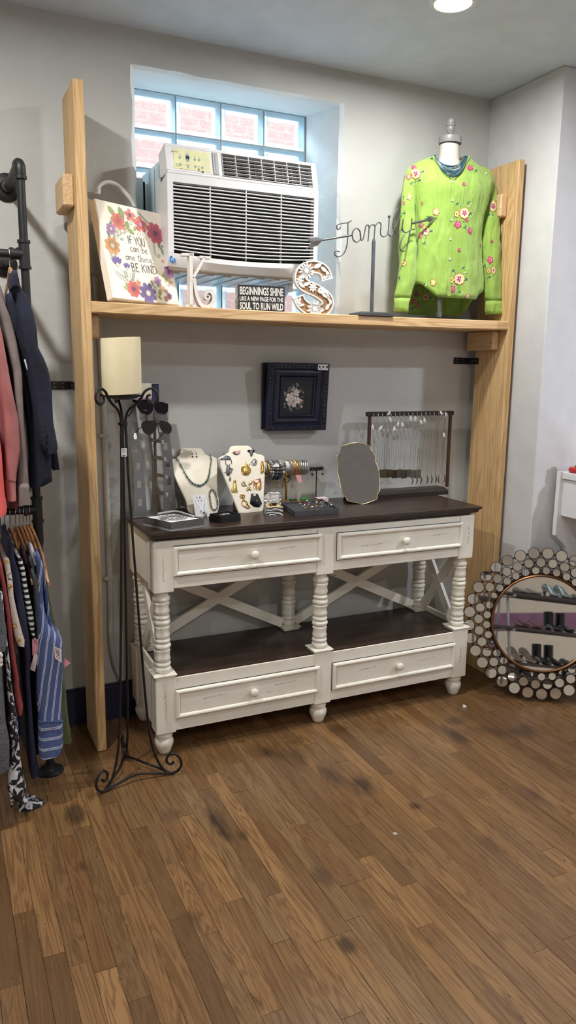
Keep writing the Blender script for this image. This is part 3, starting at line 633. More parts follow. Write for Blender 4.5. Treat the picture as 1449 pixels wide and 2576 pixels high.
for (x, y, L, wd, rot, col) in ((365, 312, 150, 70, -.95, 'green'), (512, 335, 150, 80, -1.25, 'green'), (600, 522, 110, 75, 1.3, 'green'), (662, 622, 110, 55, -.5, 'green'), (1158, 872, 110, 40, -.7, 'deep'), (1138, 930, 110, 30, -1.3, 'deep'), (1195, 968, 100, 34, -.9, 'deep'), (1175, 1032, 80, 34, 1.2, 'deep'), (1215, 1080, 110, 36, -1.1, 'deep'), (1088, 840, 80, 34, -1.2, 'deep'),
        (1010, 850, 110, 34, 1.4, 'sage'), (1022, 942, 90, 30, 1.5, 'sage'), (1080, 985, 80, 50, .4, 'sage'), (1102, 1538, 110, 55, 1.1, 'green'), (1000, 1532, 100, 34, 1.5, 'sage'), (1095, 1622, 80, 36, -.5, 'green'), (985, 1412, 90, 34, -1.3, 'green'), (1082, 1442, 55, 40, 0, 'green'), (322, 662, 100, 30, -1.1, 'deep'), (350, 500, 90, 34, 1.3, 'deep'), (445, 610, 55, 44, 0, 'sage'), (410, 685, 60, 44, .6, 'sage'), (522, 735, 60, 34, -.2, 'sage'), (460, 672, 60, 28, 1.5, 'sage'), (505, 640, 60, 30, 1.4, 'sage'), (562, 632, 60, 28, .8, 'sage'), (370, 990, 70, 24, -.7, 'sage'), (420, 990, 55, 24, 1.2, 'sage'), (585, 1470, 80, 40, -.2, 'green'), (600, 1420, 60, 40, -.6, 'green'), (720, 575, 80, 36, 1.1, 'green'), (712, 438, 50, 40, 0, 'green'), (1195, 1330, 120, 60, 1.2, 'green'), (1150, 1280, 80, 40, .9, 'green'), (1240, 1440, 40, 22, .4, 'sage'), (1025, 1470, 50, 30, 1.4, 'sage'), (995, 1590, 60, 34, .5, 'sage')):
    a, bq = ch(x, y); MB().flat(cf, leaf(a, bq, L*S7, wd*S7, rot), .0010, 0).build('painted_leaf', PAINT(col, CO[col]), cv)
b = MB()
for L in ([(735, 345), (820, 430), (920, 540)], [(620, 1380), (560, 1280), (500, 1190)], [(670, 1380), (650, 1290), (628, 1230)], [(600, 1380), (500, 1320), (430, 1250)], [(690, 1370), (700, 1310), (705, 1250)], [(1030, 1600), (1120, 1520), (1230, 1420)], [(1040, 1580), (1060, 1470), (1065, 1400)], [(1050, 830), (1140, 980), (1190, 1120)], [(440, 740), (500, 660), (560, 620)], [(340, 900), (380, 980), (420, 1020)], [(650, 450), (680, 500), (650, 515), (645, 480), (665, 465)], [(800, 610), (805, 670), (780, 690), (760, 660), (775, 630)], [(830, 640), (850, 690), (890, 740)], [(570, 640), (630, 600), (600, 580)]):
    b.ribbon(cf, crv([ch(*p) for p in L], 5), .0011, .0008, .0008)
for i in range(8):
    u = i/7
    for sgn in (1, -1):
        a, bq = ch(745+165*u+sgn*26, 365+165*u-sgn*26); b.flat(cf, leaf(a, bq, .012, .0042, -.3 if sgn > 0 else 1.2), .0010)
        for (x0, y0, x1, y1) in ((620, 1370, 440, 1240), (690, 1370, 705, 1240), (600, 1320, 565, 1230)):
            a, bq = ch(x0+(x1-x0)*u+sgn*14, y0+(y1-y0)*u-10); b.flat(cf, leaf(a, bq, .008, .002, 1.2-sgn*.7), .0010)
b.build('painted_stems', PAINT('deep', CO['deep']), cv)
b = MB()
letter(b, cf, 'IF YOU', ch(618, 800), ch(885, 850), .0305, .0020, .0014)
letter(b, cf, 'can be', ch(648, 915), ch(918, 965), .030, .0015, .0014)
letter(b, cf, 'one thing,', ch(582, 1042), ch(1000, 1108), .0285, .0015, .0014)
letter(b, cf, 'BE KIND', ch(672, 1218), ch(1070, 1275), .0305, .0020, .0014)
b.build('lettering', plain('lettering_black', (44, 40, 40), .7), cv)
b = MB(); b.ribbon(cf, crv([ch(1315, 1690), ch(1325, 1675), ch(1332, 1700), ch(1345, 1680), ch(1360, 1690)], 4), .0008, .0008, .0008); b.build('signature', plain('faint_ink', (176, 166, 150), .7), cv)
# --- white letter K
kf = Fr((.878, -.247, ztop(.93)), -.03); kc = crop(420, 620, 3.15)
kt = thing('letter_k', 'white wooden letter K with a curled foot beside the floral canvas', 'letter', kf.o)
KW = plain('antique_white_wood', (228, 226, 220), .5); KE = plain('rubbed_tan_edge', (140, 112, 80), .7)
_k0 = kf.hit(*kc(140, 483))[1]
def kp(x, y): a, c_ = kf.hit(*kc(x, y)); return (a, c_-_k0)
def kbar(pts, wd): 
    P = crv([kp(*p) for p in pts], 5) if len(pts) > 2 else [kp(*p) for p in pts]
    b.ribbon(kf, P, wd, -.030, 0, 0)
    b.ribbon(kf, P, [q+.0016 for q in wd] if isinstance(wd, list) else wd+.0016, -.004, -.0012, 1)
b = MB()
kbar([(193, 482), (191, 58)], .0140); kbar([(143, 471), (228, 474)], .0085); kbar([(118, 66), (214, 66)], .0095)
kbar([(212, 245), (258, 165), (302, 88)], .0105); kbar([(262, 86), (346, 92)], .0085)
kbar([(218, 255), (228, 340), (246, 410), (272, 462), (312, 483), (350, 468), (372, 430), (372, 388), (350, 362), (322, 362), (305, 384), (308, 412), (328, 420), (340, 405), (335, 392)], [.011+.004*min(1, i/20) if i < 40 else .012-.0068*min(1, (i-40)/26) for i in range(71)])
b.build('letter_body', [KW, KE], kt)
# --- small black block sign
bf = Fr((1.095, -.22, ztop(1.19)), -.086); bw, bh = .191, .098
bs = thing('block_sign', 'small black block sign reading BEGINNINGS SHINE LIKE A NEW PAGE', 'sign', bf.o)
t = NT('bark_print_edge'); f = t.noise(t.coord('World', (60, 60, 12)), 3, 4, .7); EDG = t.done(t.ramp(f, [(.45, (70, 66, 64)), (.55, (228, 226, 222))]), .7)
MB().box(0, bw, .001, .042, 0, bh, b=.001, T=lambda x, y, z: bf.pt(x, z, -y)).build('block', EDG, bs)
MB().box(.0005, bw-.0005, -.0005, .003, .0005, bh-.0005, T=lambda x, y, z: bf.pt(x, z, -y)).build('face', plain('sign_black', (26, 24, 26), .6), bs)
b = MB()
put_text(b, bf, 'BEGINNINGS SHINE', .006, bw-.006, bh*.615, bh*.925, .0010, 0, .03)
put_text(b, bf, 'LIKE A NEW PAGE FOR THE', .006, bw-.006, bh*.385, bh*.56, .0010, 0, .03)
put_text(b, bf, 'SOUL TO RUN WILD', .006, bw-.006, bh*.06, bh*.335, .0010, 0, .03)
b.build('lettering', plain('sign_lettering_white', (226, 224, 218), .6), bs)
# --- laser cut letter S
sf = Fr((1.322, -.240, ztop(1.41)), -.10); c6 = crop(560, 520, 3.293)
st_ = thing('letter_s', 'white cut-out letter S with flowers and a bird over brown wood', 'letter', sf.o)
_s0 = sf.hit(*c6(760, 886))[1]
def spx(x, y): a, c_ = sf.hit(*c6(x, y)); return (a, c_-_s0)
spine = crv([spx(*p) for p in ((868, 600), (852, 545), (812, 510), (755, 498), (700, 510), (655, 552), (650, 610), (690, 655), (765, 688), (835, 732), (874, 782), (862, 832), (815, 862), (752, 860), (692, 832), (652, 792), (632, 745))], 6)
swd = [.044+.006*math.sin(math.pi*i/(len(spine)-1)) for i in range(len(spine))]
SW = plain('cut_board_white', (232, 232, 228), .5); SB = wood('cut_brown_wood', 0, ((126, 92, 58), (150, 112, 74), (166, 128, 90)), .6, 2)
MB().ribbon(sf, spine, swd, -.022, -.004, 0).build('wood_core', SB, st_)
def offs(pts, d):
    o = []
    for i in range(len(pts)):
        a = V(pts[max(i-1, 0)]+(0,)); c_ = V(pts[min(i+1, len(pts)-1)]+(0,)); q = (c_-a).normalized(); dd = d[i] if isinstance(d, list) else d
        o.append((pts[i][0]-q.y*dd, pts[i][1]+q.x*dd))
    return o
b = MB()
for sg in (1, -1): b.ribbon(sf, offs(spine, [sg*(q/2-.0022) for q in swd]), .0054, -.0235, 0)
for i0, i1 in ((0, 2), (-3, -1)):
    P = spine[i0:i0+3] if i0 == 0 else spine[-3:]
    m_ = P[0] if i0 == 0 else P[-1]; tt = V((P[1][0]-P[0][0], P[1][1]-P[0][1], 0)).normalized(); nn = (-tt.y, tt.x); b.ribbon(sf, [(m_[0]-nn[0]*.026, m_[1]-nn[1]*.026), (m_[0]+nn[0]*.026, m_[1]+nn[1]*.026)], .0055, -.0235, 0)
b.build('white_border', SW, st_)
b = MB()
def daisy(x, y, r, n, wd):
    a, c_ = spx(x, y); r *= .00057
    for i in range(n):
        q = 2*math.pi*i/n; b.prism(sf, leaf(a+math.cos(q)*r*.62, c_+math.sin(q)*r*.62, r*.8, r*wd, q), -.004, 0)
    b.prism(sf, petals(a, c_, r*.30, 6, .2), -.004, .0008)
daisy(695, 530, 62, 13, .22); daisy(765, 845, 62, 11, .32); daisy(750, 668, 34, 8, .4); daisy(640, 612, 30, 7, .4)
for (x, y, L, wd, q) in ((790, 490, 70, 30, .5), (840, 520, 60, 26, -.6), (872, 560, 55, 26, -1.2), (880, 575, 40, 22, 2.2), (700, 640, 60, 24, .4), (660, 655, 50, 20, -.5), (630, 790, 70, 24, -.9), (655, 815, 50, 20, .2), (640, 770, 40, 18, 1.4), (870, 830, 55, 24, 1.0), (895, 790, 45, 20, 1.5), (820, 860, 50, 22, .3), (660, 575, 50, 26, .4), (850, 585, 45, 20, .2)):
    a, c_ = spx(x, y); b.prism(sf, leaf(a, c_, L*.00057, wd*.00057, q), -.004, 0)
a, c_ = spx(815, 695); b.prism(sf, petals(a, c_, .0125, 4, .05, asp=1.1), -.004, .0004)   # bird: head, body, wing, tail
a, c_ = spx(850, 722); b.prism(sf, leaf(a, c_, .048, .026, -.8), -.004, .0002); a, c_ = spx(880, 758); b.prism(sf, leaf(a, c_, .036, .012, -1.2), -.004, .0006); a, c_ = spx(795, 700); b.prism(sf, leaf(a, c_, .012, .005, .3), -.004, 0)
b.build('cut_pattern', SW, st_)
b = MB()
a, c_ = spx(812, 690); b.prism(sf, petals(a, c_, .0018, 4, .05), 0, .0012)
for k in range(5):
    x, y = 838+k*10, 715+k*12; b.ribbon(sf, [spx(x, y), spx(x+26, y+6)], .0012, .0009, .0009)
for k in range(12):
    q = k*math.pi/6; b.ribbon(sf, [spx(765+14*math.cos(q), 845+10*math.sin(q)), spx(765+52*math.cos(q), 845+36*math.sin(q))], .0009, .0007, .0007)
for k in range(13):
    q = k*2*math.pi/13; b.ribbon(sf, [spx(695+16*math.cos(q), 530+14*math.sin(q)), spx(695+46*math.cos(q), 530+40*math.sin(q))], .0009, .0007, .0007)
b.build('cut_lines', plain('cut_line_brown', (66, 52, 40), .8), st_)
# --- wire "Family" arrow on a stand
IRON = plain('brushed_grey_iron', (98, 98, 100), .42, .75, var=.12); WIRE = plain('dark_grey_wire', (84, 84, 86), .45, .7)
fy = -.240; fa = thing('family_sign', 'grey wire sign spelling Family on an arrow over a square stand', 'sign', (1.683, fy, ztop(1.683)))
ff = Fr((1.683, fy, ztop(1.683))); d9 = crop(980, 360, 5.175); d7 = crop(760, 260, 2.498)
def fp6(L): return [ff.pt(*ff.hit(*c6(*p))) for p in L]
def fp7(L): return [ff.pt(*ff.hit(*d7(*p))) for p in L]
def fp9(L): return [ff.pt(*ff.hit(*d9(*p))) for p in L]
zz = ztop(1.683); MB().loft([[(1.600, fy-.045, zz), (1.766, fy-.045, zz), (1.766, fy+.045, zz), (1.600, fy+.045, zz)], [(1.600, fy-.045, zz+.010), (1.766, fy-.045, zz+.010), (1.766, fy+.045, zz+.010), (1.600, fy+.045, zz+.010)], [(1.618, fy-.03, zz+.016), (1.750, fy-.03, zz+.016), (1.750, fy+.03, zz+.016), (1.618, fy+.03, zz+.016)]]).build('base', IRON, fa)
b = MB(); top = fp6([(1255, 262)])[0]; b.loft([[(1.683+dx*q, fy+dy*q, z) for dx, dy in ((-1, -1), (1, -1), (1, 1), (-1, 1))] for z, q in ((zz+.012, .0055), (top.z-.012, .0055), (top.z, .0025))]); b.build('post', IRON, fa)
wr = .0024
MB().tube(fp7(crv([(310, 737), (285, 750), (240, 757), (219, 770), (221, 790), (235, 790), (240, 778)], 5)), wr, 6).build('letter_f', WIRE, fa, smooth=60)
MB().tube(fp7(crv([(288, 748), (287, 830), (280, 900), (258, 948), (225, 964), (205, 950), (208, 932), (226, 929), (236, 935)], 5)), wr, 6).build('letter_f_stem', WIRE, fa, smooth=60)
MB().tube(fp6(crv([(1070, 235), (1085, 195), (1112, 180), (1137, 205), (1143, 260), (1125, 288), (1105, 293), (1082, 275), (1074, 235), (1080, 205)], 5)), wr, 6).build('letter_a', WIRE, fa, smooth=60)
MB().tube(fp6(crv([(1138, 200), (1143, 265), (1155, 278), (1168, 250), (1186, 165), (1200, 152), (1212, 165), (1210, 230), (1204, 288)], 5)), wr, 6).build('letter_m', WIRE, fa, smooth=60)
MB().tube(fp6(crv([(1214, 180), (1228, 155), (1248, 150), (1262, 165), (1258, 215), (1255, 262)], 5)), wr, 6).build('letter_m_arch', WIRE, fa, smooth=60)
MB().tube(fp6(crv([(1262, 165), (1278, 140), (1297, 130), (1312, 150), (1308, 200), (1312, 235), (1330, 249), (1355, 240), (1372, 215)], 5)), wr, 6).build('letter_m_tail', WIRE, fa, smooth=60)
MB().tube(fp6(crv([(1380, 85), (1376, 170), (1370, 215), (1378, 236), (1392, 240), (1408, 222), (1418, 195)], 5)), wr, 6).ball(fp6([(1380, 82)])[0], .0062, 10).build('letter_i', WIRE, fa, smooth=60)
MB().tube(fp9(crv([(-4, 1205), (20, 1190), (60, 1110), (110, 1010), (135, 920), (130, 850), (108, 858), (70, 930), (46, 1030), (44, 1095), (60, 1135)], 5)), wr, 6).build('letter_l', WIRE, fa, smooth=60)
MB().tube(fp9(crv([(44, 1095), (70, 1160), (105, 1182), (140, 1160), (165, 1080), (178, 990), (166, 1080), (170, 1135), (200, 1162), (245, 1150), (280, 1110), (288, 1040), (290, 980)], 5)), wr, 6).build('letter_y', WIRE, fa, smooth=60)
MB().tube(fp9(crv([(285, 1060), (278, 1110), (258, 1190), (240, 1290), (222, 1375), (180, 1410), (140, 1385), (136, 1320), (170, 1235), (230, 1160), (290, 1125), (325, 1122)], 5)), wr, 6).build('letter_y_tail', WIRE, fa, smooth=60)
MB().tube(fp6([(825, 276), (1070, 236)]), .0042, 8).build('shaft', IRON, fa, smooth=60); MB().tube(fp9([(285, 1048), (560, 988)]), .0042, 8).build('shaft', IRON, fa, smooth=60)
def foldplate(name, P, d):   # thin bent sheet: the ridge is pushed forward
    q = [ff.pt(*ff.hit(*p[:2]), p[2]) for p in P]; n_ = V((0, 1, 0))*.0015
    b = MB(); k = len(q); b.add([p for p in q]+[p+n_ for p in q], [list(range(k))]+[list(range(k, 2*k))[::-1]]+[[i, (i+1) % k, k+(i+1) % k, k+i] for i in range(k)]); return b.build(name, d, fa)
def X6(x, y, c_=0): return c6(x, y)+(c_,)
def X9(x, y, c_=0): return d9(x, y)+(c_,)
LIT = plain('galvanised_silver', (178, 178, 182), .3, .85, var=.12)
foldplate('fletching', [X6(693, 266, -.012), X6(792, 246, -.012), X6(830, 276, .003), X6(738, 292, .003)], IRON); foldplate('fletching', [X6(738, 292, .003), X6(830, 276, .003), X6(795, 322, -.012), X6(704, 345, -.012)], LIT)
foldplate('arrow_head', [X9(495, 943, -.014), X9(785, 950, 0), X9(560, 985, .004)], IRON); foldplate('arrow_head', [X9(560, 985, .004), X9(785, 950, 0), X9(515, 1058, -.014)], LIT)
# ------------------------------------------------------------------ dress form, blouse and necklace
LINEN = plain('cream_linen', (206, 201, 191), .8, bump=.15, bscale=250); PEW = plain('pewter_grey_paint', (150, 150, 148), .4, .2)
my = -.158; mc = aty(1128, 420, my); mx = mc.x
df = thing('dress_form', 'cream linen dress form with a grey neck cap and acorn finial', 'dress form', (mx, my, ztop(mx)))
def zr(row, x=745): return aty(*d9(x, row), my).z
def xr(col, row): return aty(*d9(col, row), my).x
def zi(py): return aty(1131, py, my).z
zneck = zi(362)
MB().box(1.945, 2.180, -.268, -.06, ztop(2.06), ztop(2.06)+.006, b=.001).build('base_plate', plain('black_glass_plate', (26, 34, 36), .08), df)
MB().lathe([(.011, ztop(2.06)+.005), (.011, zr(1500))], 14, lambda a, b_, c_: (mx-.012+a, my+b_, c_)).build('pole', PEW, df, smooth=60)
def ell(cx, cy, rx, ry, z, n=40, p=2.3):
    o = []
    for i in range(n):
        a = 2*math.pi*i/n; c_, s_ = math.cos(a), math.sin(a); k = (abs(c_)**p+abs(s_)**p)**(-1/p); o.append(V((cx+rx*c_*k, cy+ry*s_*k, z)))
    return o
rows = [(1560, .118, .075), (1300, .115, .075), (1050, .112, .08), (850, .120, .088), (650, .126, .092), (520, .122, .083), (420, .106, .068), (340, .082, .056), (280, .062, .048), (220, .050, .043), (150, .044, .040), (20, .043, .039)]
MB().loft([ell(mx, my, rx*.93, ry*.90, zr(r)) for r, rx, ry in rows]).build('torso', LINEN, df, smooth=60)
MB().lathe([(.0495, zi(362)), (.0505, zi(361)), (.0505, zi(346)), (.047, zi(344.5)), (.001, zi(344))], 28, lambda a, b_, c_: (mx+.003+a, my+b_*.92, c_)).build('neck_cap', PEW, df, smooth=40)
MB().lathe([(.012, zi(345)), (.018, zi(343)), (.010, zi(339)), (.012, zi(334)), (.017, zi(330)), (.0195, zi(322)), (.017, zi(318)), (.0205, zi(316)), (.0205, zi(312)), (.018, zi(310)), (.0195, zi(307)), (.018, zi(301)), (.012, zi(297)), (.001, zi(295.5))], 20, lambda a, b_, c_: (mx+.002+a, my+b_, c_)).build('finial', PEW, df, smooth=50)
t = NT('lime_gauze'); co = t.coord('World'); f = t.noise(co, 30, 3); cr = t.noise(t.coord('World', (20, 20, 6)), 1.6, 5, .62, 1.2)
c2_ = t.noise(t.coord('World', (9, 9, 2.2)), 2.4, 3, .5, .8); LIME = t.done(t.ramp(f, [(.3, (132, 165, 64)), (.7, (147, 179, 80))]), .8, 0, t.bump(cr, .38, .007, t.bump(c2_, .7, .022)), Sheen_Weight=.2)
bl = thing('blouse', 'lime green long sleeved blouse embroidered with pink and yellow flowers, on the dress form', 'blouse', (mx, my, zr(1900)))
N = 72
LR = [(160, 590, 1012, .050, 0), (200, 545, 1045, .056, 0), (250, 450, 1120, .062, 0), (310, 335, 1205, .070, 0), (370, 268, 1275, .078, 0), (450, 232, 1322, .086, 0), (560, 245, 1290, .093, 0), (700, 280, 1240, .098, 0), (900, 300, 1185, .099, .2), (1050, 308, 1150, .098, .35), (1200, 306, 1138, .097, .45), (1500, 298, 1134, .098, .7), (1750, 276, 1150, .101, .9), (2000, 268, 1150, .104, 1)]
tab = []; cxs = []
for r_, l_, q_, ry_, fo_ in LR:
    a_, c_ = xr(l_, min(r_, 1900)), xr(q_, min(r_, 1900)); tab.append((r_, (c_-a_)/2, ry_, fo_)); cxs.append((r_, (a_+c_)/2))
def hem(a):   # photo row of the hem by angle: front scallop, high sides, long back tail
    s_ = -math.sin(a)
    if s_ > 0: return 1880+165*max(0, min(1, (s_-.55)/.3)) if True else 0
    return 1880+350*min(1, -s_*1.5)
rings = []
for k in range(30):
    u = k/29; rg = []
    for i in range(N):
        a = 2*math.pi*i/N; row = 165+(hem(a)-165)*u; rx, ry, fo = lerp(tab, row); cx = lerp(cxs, row)[0]
        p = 2.4; c_, s_ = math.cos(a), math.sin(a); q = (abs(c_)**p+abs(s_)**p)**(-1/p)
        ww = 1+(.12+fo)*(.034*math.sin(9*a+1.0+.6*math.sin(u*5))+.020*math.sin(17*a+2*u*3))+.006*math.sin(row*.021+a*3)
        if s_ < 0 and row < 900: ry *= 1+.10*math.exp(-((row-620)/170)**2)*(1 if abs(c_) > .2 else .9)
        rg.append(V((cx+rx*c_*q*ww, my+ry*s_*q*ww, zr(row))))
    rings.append(rg)
VL = [(175, 562, 1042), (330, 668, 952), (478, 826, 830)]   # neckline: photo row, left and right edge
def inV(p):
    if p.y > my+.01: return False
    x, y = pix(p); c_, r_ = (x-980)*5.175, (y-360)*5.175
    if r_ > 478 or r_ < 60: return False
    l_, q_ = lerp(VL, max(175, r_)); return l_ < c_ < q_
full_bvh = BVHTree.FromPolygons([tuple(p) for r in rings for p in r], [[k*N+i, k*N+(i+1) % N, (k+1)*N+(i+1) % N, (k+1)*N+i] for k in range(29) for i in range(N)])
mb = MB(); fs = []
for k in range(29):
    for i in range(N):
        j = (i+1) % N; c_ = (rings[k][i]+rings[k][j]+rings[k+1][i]+rings[k+1][j])/4
        if not inV(c_): fs.append([k*N+i, k*N+j, (k+1)*N+j, (k+1)*N+i])
mb.add([p for r in rings for p in r], fs)
body = mb.build('blouse_body', LIME, bl, smooth=80)
so = body.modifiers.new('thickness', 'SOLIDIFY'); so.thickness = .0012; so.offset = -1
bod_bvh = BVHTree.FromPolygons([tuple(v) for v in mb.v], mb.f)
b = MB()
for sd in (0, 1):
    pts = []
    for k in range(15):
        row = 484-(484-178)*k/14; d = ray(*d9(lerp(VL, row)[sd], row)); h = full_bvh.ray_cast(CAM, d)
        if h[0] is not None: pts.append(h[0]-d.normalized()*.002)
    b.tube(crv([tuple(p) for p in pts], 2), [.0034+.0022*k/(2*len(pts)-2) for k in range(2*len(pts)-1)], 8)
b.build('neckband', LIME, bl, smooth=60)
# placket
pts = []
for row in range(490, 2040, 60):
    col = lerp([(490, 818), (1000, 806), (1500, 785), (2040, 768)], row)[0]; d = ray(*d9(col, row)); h = bod_bvh.ray_cast(CAM, d)
    if h[0] is not None: pts.append(h[0])
b = MB(); b.loft([[p+V((-.0085, -.0008, 0)), p+V((-.0085, -.0026, 0)), p+V((.0085, -.0026, 0)), p+V((.0085, -.0008, 0))] for p in pts]); b.build('placket', LIME, bl, smooth=50)
PEARL = plain('pearl_button', (214, 220, 222), .2)
for col, row in ((812, 507), (810, 748), (800, 1002), (785, 1252), (775, 1510)):
    h = bod_bvh.ray_cast(CAM, ray(*d9(col, row)))[0]; MB().lathe([(.0035, .006), (.0042, .0048), (.0042, .0026), (.001, .0026)], 14, lambda a, b_, c_: (h.x+a, h.y-c_, h.z+b_)).build('button', PEARL, bl, smooth=50)
# sleeves
def sleeve(tab_, ys, cuffrow):
    rg = []; 
    for k in range(34):
        u = k/33; row = tab_[0][0]+(tab_[-1][0]-tab_[0][0])*u; L, Rr = lerp(tab_, row); y = lerp(ys, row)[0]; x0, x1 = xr(L, row), xr(Rr, row); r = (x1-x0)/2
        ring_ = []
        for i in range(24):
            a = 2*math.pi*i/24; f = 1+.06*math.sin(5*a+row*.006)+.045*math.sin(row*.024+a*2+math.sin(row*.006)*2); ring_.append(V(((x0+x1)/2+r*f*math.cos(a), y+max(r*.82, .022)*f*math.sin(a), aty(*d9((L+Rr)/2, row), y).z)))
        rg.append(ring_)
    mb = MB().loft(rg[:-3], caps=False); o = mb.build('sleeve', LIME, bl, smooth=80); so = o.modifiers.new('thickness', 'SOLIDIFY'); so.thickness = .0012; so.offset = -1
    cu = [[p for p in r] for r in rg[-4:]]; m2 = MB().loft([[c_+(p-c_)*1.03 for p in r] for r in cu for c_ in [sum(r, V())/len(r)]], caps=False); o2 = m2.build('cuff', LIME, bl, smooth=80); so = o2.modifiers.new('thickness', 'SOLIDIFY'); so.thickness = .0015; so.offset = -1
    return mb
s1 = sleeve([(300, 290, 420), (340, 240, 440), (420, 200, 400), (520, 175, 340), (700, 148, 300), (950, 130, 292), (1300, 100, 300), (1600, 82, 288), (1800, 55, 262), (1950, 24, 215), (2050, 10, 180), (2190, 8, 165)], [(300, my), (900, my-.012), (1600, my-.03), (2190, my-.04)], 2020)
s2 = sleeve([(320, 1120, 1230), (360, 1130, 1290), (440, 1180, 1345), (560, 1205, 1365), (750, 1215, 1378), (950, 1195, 1384), (1300, 1142, 1386), (1600, 1150, 1374), (1800, 1168, 1372), (2000, 1175, 1372), (2100, 1188, 1378), (2230, 1196, 1382)], [(320, my), (900, my-.012), (1600, my-.03), (2230, my-.04)], 2060)
# embroidery: motifs lie on the cloth
vs = []; fs = []
for src in (s1, s2):
    k = len(vs); vs += [tuple(v) for v in src.v]; fs += [[i+k for i in f] for f in src.f]
k = len(vs); bodv = [tuple(v) for r in rings for v in r]
vs += bodv; fs += [[i+k for i in (a*N+i_, a*N+(i_+1) % N, (a+1)*N+(i_+1) % N, (a+1)*N+i_)] for a in range(29) for i_ in range(N)]
blv = BVHTree.FromPolygons(vs, fs)
def stick(poly, lift):
    o = []
    for x, y in poly:
        h = blv.ray_cast(CAM, ray(*d9(x, y)))
        if h[0] is None: return None
        n_ = h[1] if h[1].dot(CAM-h[0]) > 0 else -h[1]; o.append(h[0]+n_*lift)
    dm = sum((CAM-p).length for p in o)/len(o)
    return o if max(abs((CAM-p).length-dm) for p in o) < .03 else None
MAG = plain('magenta_thread', (172, 50, 100), .7); PNK = plain('pink_thread', (208, 124, 140), .7); YEL = plain('yellow_thread', (222, 208, 122), .7); CRT = plain('cream_thread', (222, 212, 180), .7); DRD = plain('red_thread', (170, 54, 60), .7); GRT = plain('green_thread', (58, 112, 88), .7); LGT = plain('mint_thread', (190, 214, 170), .7)
EM = [MAG, PNK, YEL, CRT, DRD, GRT, LGT]
def motif(parts):
    b = MB()
    for poly, lift, m in parts:
        q = stick(poly, lift)
        cq_ = stick([(sum(a_[0] for a_ in poly)/len(poly), sum(a_[1] for a_ in poly)/len(poly))], lift) if q else None
        if q and cq_: k_ = len(q); b.add(q+cq_, [[i, (i+1) % k_, k_] for i in range(k_)], m)
    if b.v: b.build('embroidered_flower', EM, bl)
def sc_(x, y, r, n, k, asp, rot=0): return petals(x, y, r, n, k, rot, asp)
for (x, y, r, asp) in ((340, 400, 66, .95), (970, 912, 72, .85), (474, 1142, 62, .62), (905, 1770, 74, .95), (1345, 822, 74, .6), (468, 2010, 46, .9), (1352, 1655, 48, .5), (155, 858, 60, .45), (90, 1690, 52, .45)):
    P = [(sc_(x, y, r+6, 8, .1, asp), .0016, 4), (sc_(x, y, r, 8, .12, asp), .0022, 2), (sc_(x, y, r*.8, 8, .1, asp, .4), .0026, 3), (sc_(x, y, r*.55, 5, .6, asp, .3), .0030, 0), (sc_(x, y, r*.16, 5, .2, asp), .0034, 1)]
    for q in range(5): P.append((leaf(x+asp*r*1.5*math.cos(q*1.26+.4), y+r*1.5*math.sin(q*1.26+.4), r*.5, r*.16, q*1.26+1.2), .0018, 5 if q % 2 else 6))
    motif(P)
for (x, y, r, asp, a_, c_) in ((1250, 395, 52, .9, 2, 3), (255, 702, 42, .7, 2, 3), (605, 895, 48, .9, 2, 3), (568, 1815, 46, .8, 2, 3), (248, 442, 36, .7, 1, 2), (872, 922, 44, .75, 2, 4), (405, 1198, 40, .65, 1, 3), (805, 1782, 42, .7, 2, 4), (1268, 818, 40, .6, 1, 3), (1288, 1662, 36, .7, 2, 4), (186, 1565, 40, .7, 2, 0), (360, 2112, 36, .7, 1, 4), (1012, 1985, 40, .5, 1, 3)):
    motif([(sc_(x, y, r+7, 5, .35, asp), .0015, 4), (sc_(x, y, r, 5, .45, asp), .0022, a_), (sc_(x, y, r*.3, 5, .2, asp), .0028, c_)])
for (x, y, r, asp) in ((1045, 325, 40, 1.1), (320, 322, 34, 1.1), (885, 1060, 56, .85), (1006, 1002, 26, .9), (1040, 1140, 48, .55), (410, 1070, 34, .8), (815, 1900, 50, .8), (500, 1925, 38, 1.1), (967, 535, 26, 1.1), (426, 780, 28, .4), (905, 1393, 28, .8), (1330, 1278, 24, .8), (1300, 682, 46, .6), (1310, 1522, 52, .8), (126, 1625, 26, .6), (188, 778, 26, .7), (350, 1965, 36, .9), (300, 2062, 38, .8), (1180, 1330, 20, .5)):
    motif([(sc_(x, y, r, 5, .4, asp, .5), .0018, 0), (sc_(x+3, y-2, r*.62, 5, .4, asp, .9), .0024, 1), (sc_(x, y, r*.3, 4, .3, asp), .0028, 0)])
for (x, y, rot) in ((440, 368, .6), (1135, 355, .2), (290, 520, 2.4), (398, 480, .4), (890, 785, .4), (1032, 770, -.6), (1062, 915, .3), (990, 1090, 1.2), (550, 1140, .5), (462, 1295, 1.2), (838, 1655, .4), (962, 1620, -.5), (1006, 1770, .6), (915, 1932, 1), (455, 1835, 1.3), (540, 2012, .5), (1300, 932, .5), (1308, 1742, .6), (198, 905, 1), (132, 1750, 1.4), (480, 985, 2.2), (185, 702, 1.3), (1245, 1590, 1.2), (310, 2150, 2)):
    motif([(leaf(x, y, 54, 16, rot), .0018, 5), (leaf(x+18, y+16, 40, 11, rot+.9), .0018, 6), (leaf(x-20, y+10, 40, 10, rot-.9), .0018, 5)])
